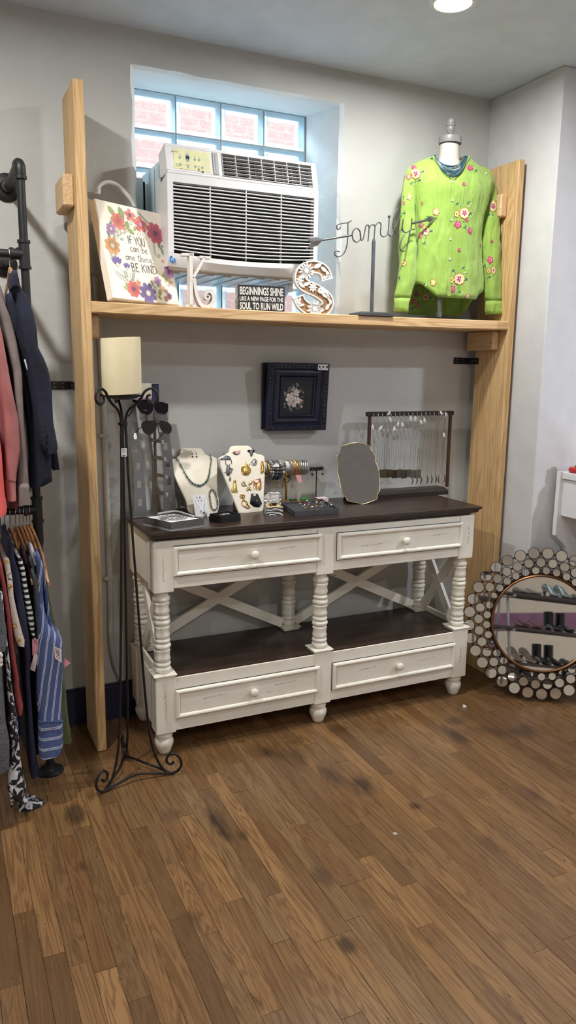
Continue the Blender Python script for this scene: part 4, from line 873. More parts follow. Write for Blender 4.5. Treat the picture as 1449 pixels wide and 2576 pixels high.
# --- strands of the necklace
nk = thing('layered_necklace', 'multi strand teal and silver cord necklace around the dress form neck', 'necklace', (mx, my-.05, zr(300)))
TH = [plain('teal_cord', (28, 84, 104), .45), plain('navy_cord', (34, 48, 66), .5), plain('olive_cord', (110, 116, 84), .5), plain('silver_cord', (176, 182, 178), .35, .5)]
torso_pts = [ell(mx, my, rx*.93, ry*.90, zr(r)) for r, rx, ry in rows]
tv = [tuple(p) for r in torso_pts for p in r]; n40 = 40
tf_ = [[a*n40+i, a*n40+(i+1) % n40, (a+1)*n40+(i+1) % n40, (a+1)*n40+i] for a in range(len(rows)-1) for i in range(n40)]
tb_ = BVHTree.FromPolygons(tv, tf_)
nq = random.Random(4)
for k in range(18):
    u = k/17; drop = 300+132*u+nq.uniform(-6, 6); L = (560+nq.uniform(-14, 30)+20*u, 160+nq.uniform(-10, 22)); Rr = (1020-nq.uniform(-12, 34)-14*u, 150+nq.uniform(-16, 26)); pts = []
    cxm = 815+nq.uniform(-14, 14)
    for i in range(15):
        s = i/14; x = L[0]+(Rr[0]-L[0])*s; y0 = L[1]+(Rr[1]-L[1])*s; y = y0+(drop-y0)*(1-abs(2*s-1)**2.2); x += (cxm-790)*(1-abs(2*s-1)**2)
        d = ray(*d9(x, y)); h1 = tb_.ray_cast(CAM, d); h2 = full_bvh.ray_cast(CAM, d)
        c_ = [h for h in (h1, h2) if h[0] is not None]
        if not c_: continue
        h = min(c_, key=lambda h: h[3]); pts.append(h[0]-d.normalized()*(.007+.005*nq.random()))
    a0 = pts[0]; a1 = pts[-1]   # close round the back of the neck
    back = [V((mx+.060*math.cos(q), my+.052*math.sin(q), a0.z+.012)) for q in [math.pi-.35-(math.pi-.7)*j/8 for j in range(9)]]
    MB().tube(crv([tuple(p) for p in pts], 2), .0017, 6).build('strand', TH[(0, 1, 0, 2, 0, 3, 1, 0, 2, 0)[k % 10]], nk, smooth=60)
    if k % 3 == 0: MB().tube([a1]+[p for p in back[::-1]]+[a0], .0017, 6).build('strand', TH[(1, 2, 0)[k//3 % 3]], nk, smooth=60)
# ------------------------------------------------------------------ things on the console table (top at z = .890)
ZT = .8905
cA = crop(340, 1100, 4.262); cB = crop(540, 1100, 4.262); cC = crop(820, 1000, 3.45); cS = crop(220, 820, 4.954)
IRONB = plain('black_wrought_iron', (40, 38, 38), .38, .6)
# --- tall iron candle stand and candle
sx, sy = .572, -.500
cs = thing('candle_stand', 'tall black wrought iron candle stand with three scrolled feet in front of the table', 'candle stand', (sx, sy, 0))
ANG = [math.atan2(-.577-sy, .452-sx), math.atan2(-.556-sy, .702-sx), math.atan2(-.365-sy, .572-sx)]
ZC, ZP = 1.285, 1.380; RT = .0045
def pol(a, r, z): return V((sx+r*math.cos(a), sy+r*math.sin(a), z))
for a in ANG:
    P = [pol(a, .0085, ZC+.004), pol(a, .009, ZC-.02), pol(a, .014, 1.1), pol(a, .027, .80), pol(a, .042, .50), pol(a, .056, .26), pol(a, .070, .13), pol(a, .095, .05), pol(a, .128, .0075), pol(a, .158, .012), pol(a, .176, .034), pol(a, .176, .060), pol(a, .158, .082), pol(a, .136, .080), pol(a, .124, .064), pol(a, .128, .048), pol(a, .142, .043), pol(a, .150, .054)]
    MB().tube(crv([tuple(p) for p in P], 6), RT, 8).build('rod_with_foot_scroll', IRONB, cs, smooth=60)
    P = [pol(a, .0085, ZC-.004), pol(a, .010, ZC+.018), pol(a, .020, ZC+.045), pol(a, .045, ZC+.066), pol(a, .062, ZC+.085), pol(a, .076, ZC+.108), pol(a, .096, ZC+.118), pol(a, .114, ZC+.106), pol(a, .118, ZC+.084), pol(a, .104, ZC+.068), pol(a, .086, ZC+.074), pol(a, .083, ZC+.091), pol(a, .094, ZC+.098)]
    MB().tube(crv([tuple(p) for p in P], 6), RT, 8).build('arm_scroll', IRONB, cs, smooth=60)
for i in range(3):
    p, q = pol(ANG[i], .142, .0058), pol(ANG[(i+1) % 3], .142, .0058); m_ = (p+q)/2; c0 = V((sx, sy, 0)); m_ = m_.lerp(c0, .30); m_.z = .026
    MB().tube(crv([tuple(p), tuple(p.lerp(m_, .5)+(p.lerp(q, .5)-p).normalized()*0+V((0, 0, .002))), tuple(m_), tuple(q.lerp(m_, .5)+V((0, 0, .002))), tuple(q)], 6), RT, 8).build('foot_tie', IRONB, cs, smooth=60)
MB().lathe([(.012, ZC-.006), (.0165, ZC-.004), (.0165, ZC+.004), (.012, ZC+.006)], 16, lambda a, b_, c_: (sx+a, sy+b_, c_)).build('collar', IRONB, cs, smooth=50)
MB().lathe([(.001, ZP-.016), (.03, ZP-.014), (.056, ZP-.006), (.066, ZP-.001), (.066, ZP+.001), (.001, ZP-.001)], 28, lambda a, b_, c_: (sx+a, sy+b_, c_)).build('drip_pan', IRONB, cs, smooth=50)
st2 = MB().box(sx-.012, sx+.007, sy-.0165, sy-.0155, 1.176, 1.204).build('price_sticker', plain('sticker_paper', (226, 226, 222), .6), cs)
b = MB()
for k, wd in enumerate((.012, .008, .014)): b.box(sx-.010, sx-.010+wd, sy-.017, sy-.0166, 1.199-k*.004, 1.2003-k*.004)
for k in range(7): b.box(sx-.008+k*.0016, sx-.0073+k*.0016, sy-.017, sy-.0166, 1.178, 1.183)
b.build('barcode', INK, st2)['kind'] = 'stuff'
t = NT('ivory_wax'); f = t.noise(t.coord('World'), 14, 3); CANDLE = t.done(t.ramp(f, [(.3, (224, 211, 172)), (.7, (231, 220, 184))]), .38, 0, t.bump(f, .05, .003), Subsurface_Weight=.25, Subsurface_Radius=(.02, .012, .006))
cn = thing('pillar_candle', 'fat ivory pillar candle on top of the iron stand', 'candle', (sx, sy, ZP))
MB().lathe([(.058, ZP+.0015), (.0635, ZP+.004), (.0648, ZP+.02), (.0650, ZP+.180), (.0640, ZP+.187), (.060, ZP+.186), (.056, ZP+.178), (.001, ZP+.172)], 48, lambda a, b_, c_: (sx+a, sy+b_, c_+.004*a/.065)).build('wax', CANDLE, cn, smooth=50)
MB().tube([(sx, sy, ZP+.17), (sx+.002, sy, ZP+.178), (sx+.003, sy, ZP+.183)], .0015, 6).build('wick', plain('charred_wick', (40, 34, 30), .9), cn)
# --- eyewear display
er = thing('eyewear_rack', 'brushed metal eyewear rack with slotted curved side plates behind the patterned box', 'display rack', (.76, -.14, ZT))
t = NT('brushed_steel'); f = t.noise(t.coord('World', (3, 3, 260)), 3, 3); BRS = t.done(t.ramp(f, [(.3, (116, 118, 122)), (.7, (126, 128, 132))]), .34, .85)
LADM = plain('bronze_ladder_metal', (92, 84, 74), .4, .6)
def strip(left, right, slots, y0, y1, rows, mat, name, sw=50, shh=90):
    """slotted sheet: left / right edges by photo row, slots left open"""
    b = MB(); z0r, z1r = rows; cuts = sorted(set([z0r, z1r]+[s[1]-shh/2 for s in slots]+[s[1]+shh/2 for s in slots]+list(range(z0r, z1r, 60))))
    def P(x, y): 
        yy = y0+(y1-y0)*((y-z0r)/(z1r-z0r))**1.5; return aty(*cS(x, y), yy)
    for a, c_ in zip(cuts, cuts[1:]):
        m_ = (a+c_)/2; sl = [s for s in slots if s[1]-shh/2 < m_ < s[1]+shh/2]
        L = [lerp(left, a)[0], lerp(left, c_)[0]]; Q = [lerp(right, a)[0], lerp(right, c_)[0]]
        spans = [(L, Q)] if not sl else [(L, [sl[0][0]-sw/2]*2), ([sl[0][0]+sw/2]*2, Q)]
        for l_, q_ in spans:
            f4 = [P(l_[0], a), P(q_[0], a), P(q_[1], c_), P(l_[1], c_)]; bk = [p+V((.0, .0028, 0)) for p in f4]
            b.add(f4+bk, [[0, 1, 2, 3], [7, 6, 5, 4], [0, 4, 5, 1], [1, 5, 6, 2], [2, 6, 7, 3], [3, 7, 4, 0]])
    return b.build(name, mat, er)
strip([(950, 430), (1080, 436), (1420, 520), (1750, 575), (2000, 586), (2405, 572)], [(950, 596), (1200, 626), (1500, 666), (1750, 700), (2000, 722), (2405, 746)], [(508, 1080), (560, 1300), (598, 1525), (630, 1750), (645, 1975), (655, 2200)], -.10, -.145, (955, 2395), BRS, 'side_plate')
strip([(950, 800), (1040, 815), (1300, 880), (1600, 935), (1900, 952), (2330, 945)], [(930, 960), (1150, 1000), (1500, 1042), (1800, 1076), (2330, 1105)], [(920, 1275), (975, 1500), (1000, 1710), (1018, 1935), (1026, 2150)], -.075, -.095, (945, 2325), BRS, 'side_plate')
strip([(1100, 708), (1380, 760), (1700, 805), (2300, 808)], [(1100, 744), (1400, 795), (1700, 830), (2300, 844)], [], -.105, -.115, (1100, 2300), LADM, 'ladder_upright')
for y, xl, xr2 in ((1205, 770, 880), (1420, 790, 905), (1632, 820, 932), (1852, 834, 950), (2070, 844, 955)):
    yy = -.112; b = MB(); q = [aty(*cS(*p), yy) for p in ((xl, y-24), (xr2, y-18+14), (xr2, y+30+8), (xl, y+26))]; bk = [p+V((0, .0028, 0)) for p in q]
    b.add(q+bk, [[0, 1, 2, 3], [7, 6, 5, 4], [0, 4, 5, 1], [1, 5, 6, 2], [2, 6, 7, 3], [3, 7, 4, 0]]); b.build('rung', LADM, er)
    h = aty(*cS(xr2+8, y+30), yy); b = MB().box(h.x-.004, h.x+.004, yy-.030, yy+.002, h.z-.003, h.z+.0005).box(h.x-.004, h.x+.004, yy-.032, yy-.0295, h.z-.003, h.z+.012); b.build('hook', SILV, er)
MIR = plain('mirror_glass', (228, 232, 234), .02, 1, var=0)
q = [aty(*cS(*p), -.06) for p in ((560, 712), (882, 716), (890, 948), (560, 960))]; bk = [p+V((0, .008, 0)) for p in q]
MB().add(q+bk, [[0, 1, 2, 3], [7, 6, 5, 4], [0, 4, 5, 1], [1, 5, 6, 2], [2, 6, 7, 3], [3, 7, 4, 0]]).build('top_mirror', MIR, er)
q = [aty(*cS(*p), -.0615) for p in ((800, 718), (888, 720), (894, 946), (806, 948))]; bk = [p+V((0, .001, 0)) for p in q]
MB().add(q+bk, [[0, 1, 2, 3], [7, 6, 5, 4], [0, 4, 5, 1], [1, 5, 6, 2], [2, 6, 7, 3], [3, 7, 4, 0]]).build('navy_reflection_sheet', plain('painted_navy_reflection', (38, 40, 78), .5), er)  # navy reflection in the top mirror, painted as a thin sheet over it
b = MB().box(.668, .872, -.158, -.028, ZT, ZT+.004, b=.001); b.build('base', BRS, er)
MB().box(.79, .80, -.075, -.068, ZT, 1.30, b=.001).build('back_stay', LADM, er)
LENSM = plain('black_lens', (10, 10, 14), .06); FRM = plain('black_gloss_frame', (14, 14, 16), .2)
def glasses(name, label, lenses, bridge, temples, y, rim, tagp=None):
    g = thing(name, label, 'sunglasses', aty(*cS(*lenses[0][0]), y)); f = Fr((0, y, 0))
    for L in lenses:
        P = crv([f.hit(*cS(*p)) for p in L], 4, True); MB().prism(f, P, -.001, .001).build('lens', LENSM, g, smooth=30)
        MB().tube([f.pt(a, c_, .001) for a, c_ in P], rim, 6, closed=True).build('rim', FRM, g, smooth=60)
    for i, B_ in enumerate(bridge): MB().tube(crv([tuple(f.pt(*f.hit(*cS(*p)), .002)) for p in B_], 4), rim*1.1, 6).build('bridge', FRM, g, smooth=60)
    for T_ in temples: MB().tube(crv([tuple(aty(*cS(*p[:2]), y+p[2])) for p in T_], 4), [rim*1.8]*(len(T_)*4-3), 6).build('temple', FRM, g, smooth=60)
    if tagp:
        q = [aty(*cS(*p), y+.01) for p in tagp]; MB().add(q+[p+V((0, .0006, 0)) for p in q], [list(range(len(q))), list(range(len(q), 2*len(q)))[::-1]]+[[i, (i+1) % len(q), len(q)+(i+1) % len(q), len(q)+i] for i in range(len(q))]).build('price_tag', MC['paper_white'], g)
    return g
g1 = glasses('sunglasses', 'thick black sunglasses on the top hook of the eyewear rack', [[(606, 962), (640, 944), (760, 950), (812, 985), (806, 1060), (770, 1100), (715, 1106), (650, 1060)], [(836, 966), (900, 950), (988, 965), (1000, 1000), (994, 1068), (960, 1098), (890, 1090), (842, 1040)]], [[(808, 985), (824, 972), (838, 980)]], [[(606, 962, 0), (590, 1010, .01), (545, 1075, .03), (512, 1122, .045)], [(990, 975, 0), (960, 1050, .03), (905, 1105, .05)]], -.165, .0016)
f = Fr((0, -.165, 0)); b = MB(); a0, b0 = f.hit(*cS(698, 1050)); put_text(b, f, 'UV 400', a0, a0+.014, b0-.002, b0+.001, .0022, 0, 0); b.build('lens_print', plain('faint_white_print', (150, 156, 160), .5), g1)
g2 = glasses('sunglasses', 'black aviator sunglasses with a white tag, on the second hook', [[(672, 1235), (690, 1195), (760, 1182), (838, 1188), (858, 1235), (848, 1300), (800, 1345), (745, 1352), (695, 1310)], [(890, 1205), (930, 1182), (995, 1196), (1040, 1250), (1044, 1310), (1015, 1342), (965, 1335), (915, 1290)]], [[(800, 1182), (870, 1180), (935, 1184)], [(856, 1225), (874, 1214), (892, 1222)]], [[(672, 1262, 0), (640, 1285, .012), (600, 1330, .03), (580, 1352, .04)], [(1040, 1250, 0), (950, 1330, .02), (850, 1450, .03), (818, 1508, .035)]], -.170, .0009, [(582, 1338), (600, 1330), (618, 1372), (612, 1410), (586, 1414), (575, 1378)])
# --- two cream jewellery busts with easel backs
t = NT('cream_felt'); f = t.noise(t.coord('World'), 400, 2); FELT = t.done(t.ramp(f, [(.3, (222, 214, 196)), (.7, (234, 227, 210))]), .9, 0, t.bump(f, .12, .001)); EAS = plain('grey_easel_card', (98, 100, 104), .7)
GEM = plain('moss_agate_bead', (72, 100, 92), .18, var=.35); GOLD = plain('polished_gold', (214, 176, 98), .22, 1); SIL = plain('jewellery_silver', (196, 196, 196), .22, 1); ASIL = plain('antique_silver', (112, 112, 114), .32, .9); RGO = plain('rose_gold', (212, 150, 112), .24, 1)
def bust(label, fr, w2, h, outl):
    bt = thing('jewellery_bust', label, 'display', fr.o)
    P = crv(outl, 4, True)
    n = len(P); cx = sum(p[0] for p in P)/n; cy = sum(p[1] for p in P)/n
    def ins(d): return [(cx+(x-cx)*(1-d), cy+(y-cy)*(1-d)) for x, y in P]
    MB().loft([[fr.pt(x, y, c_) for x, y in ins(d)] for d, c_ in ((.0, -.008), (.0, -.002), (.02, .0), (.05, .001))]).build('padded_board', FELT, bt, smooth=40)
    p1 = fr.pt(0, h*.72, -.009); e = V((p1.x, min(p1.y+.02, -.03), ZT)); u = fr.u
    b = MB(); q = [p1-u*.02, p1+u*.02, V((e.x, e.y, ZT))+u*.035, V((e.x, e.y, ZT))-u*.035]; b.add(q+[p+V((0, .003, 0)) for p in q], [[0, 1, 2, 3], [7, 6, 5, 4], [0, 4, 5, 1], [1, 5, 6, 2], [2, 6, 7, 3], [3, 7, 4, 0]]); b.build('easel_back', EAS, bt)
    return bt
b1 = Fr((.957, -.200, ZT+.003), -.05, .655, .009); b2 = Fr((1.157, -.205, ZT+.004), .229, .351, -.024)
def oA(fr, L): return [fr.hit(*cA(*p)) for p in L]
bu1 = bust('cream felt bust holding the green bead necklace, leaning far back', b1, .11, .305, oA(b1, [(600, 812), (880, 806), (880, 500), (880, 255), (860, 215), (800, 195), (755, 180), (730, 140), (700, 117), (600, 115), (505, 118), (485, 150), (470, 190), (420, 225), (378, 250), (372, 285), (440, 450), (540, 670)]))
bu2 = bust('cream felt bust covered with brooches', b2, .124, .275, oA(b2, [(1130, 815), (1250, 812), (1370, 796), (1382, 600), (1392, 400), (1390, 225), (1360, 190), (1290, 170), (1250, 120), (1220, 92), (1130, 90), (1040, 94), (1015, 125), (1000, 165), (925, 205), (900, 240), (940, 370), (1040, 620), (1105, 780)]))
def on(fr, x, y, c_=0, cr=None): return fr.pt(*fr.hit(*(cr or cA)(x, y)), c_)
# green bead necklace, drop earrings, bracelet, carded necklace
nl = thing('bead_necklace', 'dark green round bead necklace hung on the cream bust', 'necklace', on(b1, 670, 400))
path = crv([on(b1, *p, .006) for p in [(425, 212), (470, 275), (515, 360), (560, 440), (610, 497), (670, 523), (715, 520), (760, 480), (790, 410), (803, 320), (812, 250), (795, 190)]] and [tuple(on(b1, *p, .006)) for p in ((425, 212), (470, 275), (515, 360), (560, 440), (610, 497), (670, 523), (715, 520), (760, 480), (790, 410), (803, 320), (812, 250), (795, 190))], 12)
acc = 0; last = V(path[0]); k = 0
MB().tube(path, .0008, 5).build('thread', ASIL, nl)
for p in path[1:]:
    p = V(p); acc += (p-last).length; last = p
    r = .0030+.0022*max(0, 1-abs((p-on(b1, 690, 520)).length)/.13)
    if acc > r*2.05:
        acc = 0; k += 1
        MB().ball(p, r, 10).build('bead', GEM, nl, smooth=80)
        if k % 3 == 0: MB().torus(p-V((r, 0, 0))*.9, (0, 1, 0), (0, 0, 1), r*.7, .0007, 10, 5).build('spacer_ring', SIL, nl)
for x0, lab in ((610, 'left green bead drop earring on the bust above the bead necklace'), (652, 'right green bead drop earring on the bust above the bead necklace')):
    e = thing('drop_earring', lab, 'earring', on(b1, x0, 160), 'green bead drop earrings')
    MB().tube([on(b1, x0-25, 152, .002), on(b1, x0-12, 150, .006), on(b1, x0, 175, .005)], .0006, 5).build('ear_wire', SIL, e)
    MB().ball(on(b1, x0, 185, .005), .0026, 10).build('bead', GEM, e, smooth=80); MB().ball(on(b1, x0+4, 212, .005), .0036, 10).build('bead', GEM, e, smooth=80)
br1 = thing('bead_bracelet', 'green bead bracelet hanging low on the right edge of the necklace bust', 'bracelet', on(b1, 840, 680))
P = crv([tuple(on(b1, *p, .006)) for p in ((815, 568), (800, 600), (800, 650), (808, 710), (822, 765), (850, 785), (880, 760), (882, 700), (868, 640), (848, 590))], 6, True)
acc = 0; last = V(P[0]); k = 0
for p in P:
    p = V(p); acc += (p-last).length; last = p
    if acc > .0062: acc = 0; k += 1; MB().ball(p, .0034, 10).build('bead', GEM if k % 4 else SIL, br1, smooth=80)
MB().tube(P, .0007, 5, closed=True).build('cord', ASIL, br1)
cdf = Fr(tuple(on(b1, 730, 868, .010)), -.02, .42, .02); cdf.o.z = max(cdf.o.z, ZT+.001)
cd_ = thing('necklace_card', 'white card with a silver pendant necklace and pearl studs, against the necklace bust', 'jewellery card', cdf.o)
Q = [cdf.hit(*cA(*p)) for p in ((650, 862), (806, 846), (746, 612), (612, 626))]; MB().prism(cdf, Q, -.001, 0).build('card', plain('glossy_white_card', (236, 238, 240), .3), cd_)
def ocd(x, y, c_=.001): return cdf.pt(*cdf.hit(*cA(x, y)), c_)
MB().tube([ocd(634, 650), ocd(690, 735), ocd(735, 800)], .0006, 5).tube([ocd(745, 650), ocd(742, 730), ocd(738, 800)], .0006, 5).build('fine_chain', SIL, cd_)
for x, y in ((680, 684), (714, 674)): MB().ball(ocd(x, y, .002), .0028, 10).build('pearl_stud', plain('pearl_white', (230, 226, 222), .2), cd_, smooth=80)
b = MB(); q = random.Random(2)
for k in range(12): b.ball(ocd(735+q.uniform(-32, 32), 812+q.uniform(-20, 26), .003), .0026, 8)
b.build('cluster_pendant', SIL, cd_, smooth=80)['kind'] = 'stuff'
b = MB(); b.ribbon(cdf, crv([cdf.hit(*cA(*p)) for p in ((645, 648), (652, 640), (655, 655), (664, 640), (672, 655))], 4), .0009, .0004, .0004); a0, b0 = cdf.hit(*cA(694, 646)); b.flat(cdf, petals(a0, b0, .0032, 6, .3), .0004); b.box(-.001, .012, -.0002, 0, 0, .0006, T=lambda x, y, z: cdf.pt(cdf.hit(*cA(655, 672))[0]+x, cdf.hit(*cA(655, 672))[1]+z, .0004)); b.build('card_print', INK, cd_)['kind'] = 'stuff'
# brooches
def brooch(lab, x, y, build, name='brooch', cat='brooch'):
    e = thing(name, lab, cat, on(b2, x, y)); build(e); return e
def o2(x, y, c_=.003): return on(b2, x, y, c_)
def ppoly(L): return [b2.hit(*cA(*p)) for p in L]
def slab(e, L, mat, name, c0=.001, c1=.0045, bev=.25):
    P = crv(ppoly(L), 3, True); n = len(P); cx = sum(p[0] for p in P)/n; cy = sum(p[1] for p in P)/n
    MB().loft([[b2.pt(x, y, c0) for x, y in P], [b2.pt(x, y, (c0+c1)/2) for x, y in P], [b2.pt(cx+(x-cx)*(1-bev), cy+(y-cy)*(1-bev), c1) for x, y in P]]).build(name, mat, e, smooth=60)
def wires(e, Ls, r, mat, name):
    b = MB()
    for L in Ls: b.tube(crv([tuple(o2(*p)) for p in L], 4), r, 6)
    o = b.build(name, mat, e, smooth=60)
    if len(Ls) > 2: o['kind'] = 'stuff'
def balls(e, L, mat, name):
    for x, y, r in L: MB().ball(o2(x, y), r, 10).build(name, mat, e, smooth=80)
brooch('watermelon slice brooch, pink with a green rind, at the bust neck', 1085, 168, lambda e: (slab(e, [(1046, 158), (1052, 180), (1080, 192), (1112, 180), (1124, 145), (1118, 140), (1085, 148)], plain('rind_green', (88, 100, 52), .3), 'rind', .001, .004, .1), slab(e, [(1066, 160), (1080, 182), (1105, 176), (1122, 148), (1112, 142), (1090, 148)], plain('melon_pink', (226, 150, 158), .2, var=.3), 'flesh', .004, .006)))
brooch('dark blue winged bee brooch at the top right of the bust', 1240, 165, lambda e: (slab(e, [(1204, 140), (1225, 134), (1238, 150), (1228, 166), (1206, 158)], plain('dark_sapphire', (30, 36, 48), .12), 'wing'), slab(e, [(1244, 150), (1256, 134), (1278, 138), (1276, 158), (1252, 166)], MC['dark_sapphire'], 'wing'), slab(e, [(1230, 140), (1250, 140), (1256, 180), (1245, 208), (1236, 200), (1226, 170)], ASIL, 'body', .002, .007)))
brooch('gold round horse brooch in the middle of the bust', 1185, 360, lambda e: (slab(e, [(1135, 360), (1140, 315), (1175, 300), (1185, 262), (1200, 300), (1232, 330), (1238, 372), (1215, 405), (1175, 412), (1145, 395)], GOLD, 'horse_body'), wires(e, [[(1160, 320), (1180, 290), (1192, 268)], [(1205, 300), (1218, 285), (1226, 300)]], .0015, GOLD, 'mane'), slab(e, [(1170, 376), (1195, 368), (1210, 384), (1190, 398), (1172, 392)], plain('shadow_gold', (140, 108, 54), .4, .8), 'saddle', .004, .006)))
brooch('silver sunburst brooch with a teal stone', 1273, 270, lambda e: (slab(e, [(1273+36*math.cos(i*.449)*(1 if i % 2 else .9), 270+40*math.sin(i*.449)*(1 if i % 2 else .9)) for i in range(14)], plain('pave_silver', (176, 168, 150), .25, .9, var=.3), 'burst'), balls(e, [(1280, 268, .0040)], plain('teal_stone', (20, 60, 66), .1), 'stone')))
brooch('gold filigree bar brooch on the right edge of the bust', 1357, 320, lambda e: (slab(e, [(1340, 285), (1372, 280), (1376, 370), (1345, 378)], GOLD, 'bar', .001, .006), balls(e, [(1345, 265, .002), (1357, 260, .002), (1368, 264, .002), (1382, 365, .0022), (1380, 380, .002), (1358, 388, .002), (1345, 384, .002)], GOLD, 'gold_bead')))
brooch('antique silver bird brooch with chains at the bust left shoulder', 960, 225, lambda e: (slab(e, [(915, 230), (940, 205), (985, 198), (1015, 215), (1025, 238), (990, 246), (955, 238), (930, 246)], ASIL, 'nest'), balls(e, [(948, 180, .0036), (985, 210, .0034), (1002, 212, .0034)], ASIL, 'bird'), wires(e, [[(900, 245), (912, 232), (925, 240)], [(962, 240), (966, 265), (970, 295)], [(1025, 240), (1028, 262), (1030, 285)], [(905, 250), (898, 262), (897, 272)]], .0014, ASIL, 'drop_chain')))
brooch('antique silver golf bag brooch below the silver bird', 1000, 380, lambda e: (slab(e, [(975, 320), (1010, 315), (1014, 400), (990, 412), (975, 395)], ASIL, 'bag', .001, .007), wires(e, [[(990, 320), (985, 302), (978, 294)], [(1000, 320), (1006, 300), (1012, 292)], [(1008, 330), (1032, 345), (1026, 385)]], .0018, ASIL, 'club'), balls(e, [(1040, 340, .0032), (960, 378, .0028)], plain('grey_pearl', (150, 148, 146), .2), 'pearl'), slab(e, [(1008, 430), (1018, 420), (1024, 445), (1014, 475), (1004, 455)], ASIL, 'charm')))
brooch('smooth gold cat brooch', 1063, 530, lambda e: (slab(e, [(1035, 590), (1032, 550), (1048, 510), (1052, 488), (1074, 488), (1086, 530), (1086, 585), (1070, 592)], plain('matte_gold', (206, 178, 104), .35, 1), 'cat_body', .001, .006), slab(e, [(1052, 488), (1054, 458), (1062, 464), (1074, 458), (1078, 482), (1066, 494)], MC['matte_gold'], 'cat_head', .001, .006), wires(e, [[(1070, 590), (1090, 588), (1094, 572)]], .0018, MC['matte_gold'], 'tail')))
brooch('gold butterfly brooch of open leaves', 1200, 515, lambda e: [slab(e, L, plain('pale_gold', (206, 190, 140), .25, 1), 'wing') for L in ([(1136, 488), (1160, 490), (1195, 520), (1165, 530), (1140, 515)], [(1210, 515), (1222, 480), (1240, 465), (1258, 480), (1245, 505)], [(1200, 530), (1210, 520), (1220, 560), (1200, 580), (1190, 560)], [(1212, 525), (1230, 530), (1245, 565), (1228, 572)], [(1150, 470), (1168, 480), (1180, 500), (1160, 498)])])
brooch('gold elephant brooch with a ring cut through it', 1305, 500, lambda e: (wires(e, [[(1268, 470), (1285, 445), (1318, 445), (1330, 470), (1310, 492), (1280, 490), (1268, 470)], [(1330, 440), (1342, 480), (1344, 550)], [(1270, 490), (1272, 530), (1268, 560)]], .0026, RGO, 'open_ring'), slab(e, [(1300, 490), (1335, 470), (1345, 510), (1345, 560), (1325, 570), (1318, 530), (1305, 530), (1302, 565), (1290, 560), (1288, 510)], plain('coppery_gold', (190, 140, 88), .28, 1), 'elephant_body')))
brooch('gold wire bow brooch with a dangling crystal', 1170, 690, lambda e: (wires(e, [[(1120, 625), (1145, 615), (1170, 628), (1160, 650), (1130, 650), (1120, 625)], [(1145, 650), (1180, 690), (1190, 730), (1170, 745), (1140, 715), (1150, 680), (1190, 690)], [(1190, 690), (1205, 730), (1225, 750), (1200, 762), (1165, 740)], [(1140, 612), (1148, 640), (1165, 660)]], .0020, GOLD, 'wire_bow'), balls(e, [(1182, 738, .003)], plain('clear_crystal', (226, 226, 230), .05), 'crystal'), balls(e, [(1125, 618, .0026), (1160, 618, .0026), (1145, 640, .003)], GOLD, 'gold_knot')))
brooch('black tag card with a small gold ring, low on the brooch bust', 1295, 675, lambda e: (MB().prism(b2, ppoly([(1242, 604), (1310, 606), (1358, 712), (1330, 750), (1268, 745), (1228, 712)]), .001, .003).build('black_card', plain('gloss_black_card', (16, 16, 18), .18), e), MB().prism(b2, crv(ppoly([(1262, 612), (1288, 612), (1290, 622), (1276, 630), (1262, 622)]), 3, True), .003, .0034).build('hang_hole', plain('hole_cream', (220, 214, 200), .8), e), MB().torus(o2(1300, 685, .006), b2.u, b2.v, .0035, .0012, 16, 6).build('ring', GOLD, e, smooth=60)), 'ring_card', 'jewellery card')
# --- open boxes
def tray_box(root, C4, z0, z1, th, mats, name):
    """open tray from four ground corners"""
    C4 = [V((p.x, p.y, 0)) for p in C4]; c0 = sum(C4, V())/4
    def ring_(s, z): return [c0+(p-c0)*s+V((0, 0, z)) for p in C4]
    k = 1-th/((C4[0]-c0).length)
    return MB().loft([ring_(k, z0+.004), ring_(k, z1), ring_(1, z1), ring_(1, z0), ring_(k*.98, z0), ], 0, caps=True).build(name, mats, root)
t = NT('trellis_print_card'); co = t.coord('Object', (1, 1, 1))
sepx = t.new('SeparateXYZ'); t.l(t.coord('World'), sepx.inputs[0])
hx = t.math('ADD', sepx.outputs[0], t.math('MULTIPLY', sepx.outputs[1], .8))
def tri(v, per): return t.math('PINGPONG', v, per)
d1 = t.math('ABSOLUTE', t.math('SUBTRACT', t.math('PINGPONG', t.math('ADD', hx, t.math('MULTIPLY', sepx.outputs[2], .62)), .0042), .0021)); d2 = t.math('ABSOLUTE', t.math('SUBTRACT', t.math('PINGPONG', t.math('SUBTRACT', hx, t.math('MULTIPLY', sepx.outputs[2], .62)), .0042), .0021))
dm = t.math('MAXIMUM', d1, d2); TREL = t.done(t.mix(t.math('GREATER_THAN', dm, .00186), (16, 16, 18), (170, 170, 172)), .5)
px0, px1, px2 = V((.680, -.300, 0)), V((.745, -.452, 0)), V((.882, -.418, 0)); px3 = px0+px2-px1
bx = thing('jewellery_box', 'open black and white trellis patterned box lid holding chain bracelets, at the table corner', 'box', ((px0.x+px2.x)/2, (px0.y+px2.y)/2, ZT))
CC = [px1, px2, px3, px0]
tray_box(bx, [c0_+(p-c0_)*.985 for p in CC for c0_ in [sum(CC, V())/4]], ZT, ZT+.012, .003, plain('silver_card', (150, 150, 152), .4), 'base')
tray_box(bx, CC, ZT+.009, ZT+.034, .004, TREL, 'patterned_lid')
cc = sum(CC, V())/4
MB().loft([[cc+(p-cc)*.93+V((0, 0, ZT+.026)) for p in CC], [cc+(p-cc)*.93+V((0, 0, ZT+.030)) for p in CC]]).build('white_liner', plain('white_foam_liner', (232, 233, 235), .7), bx)
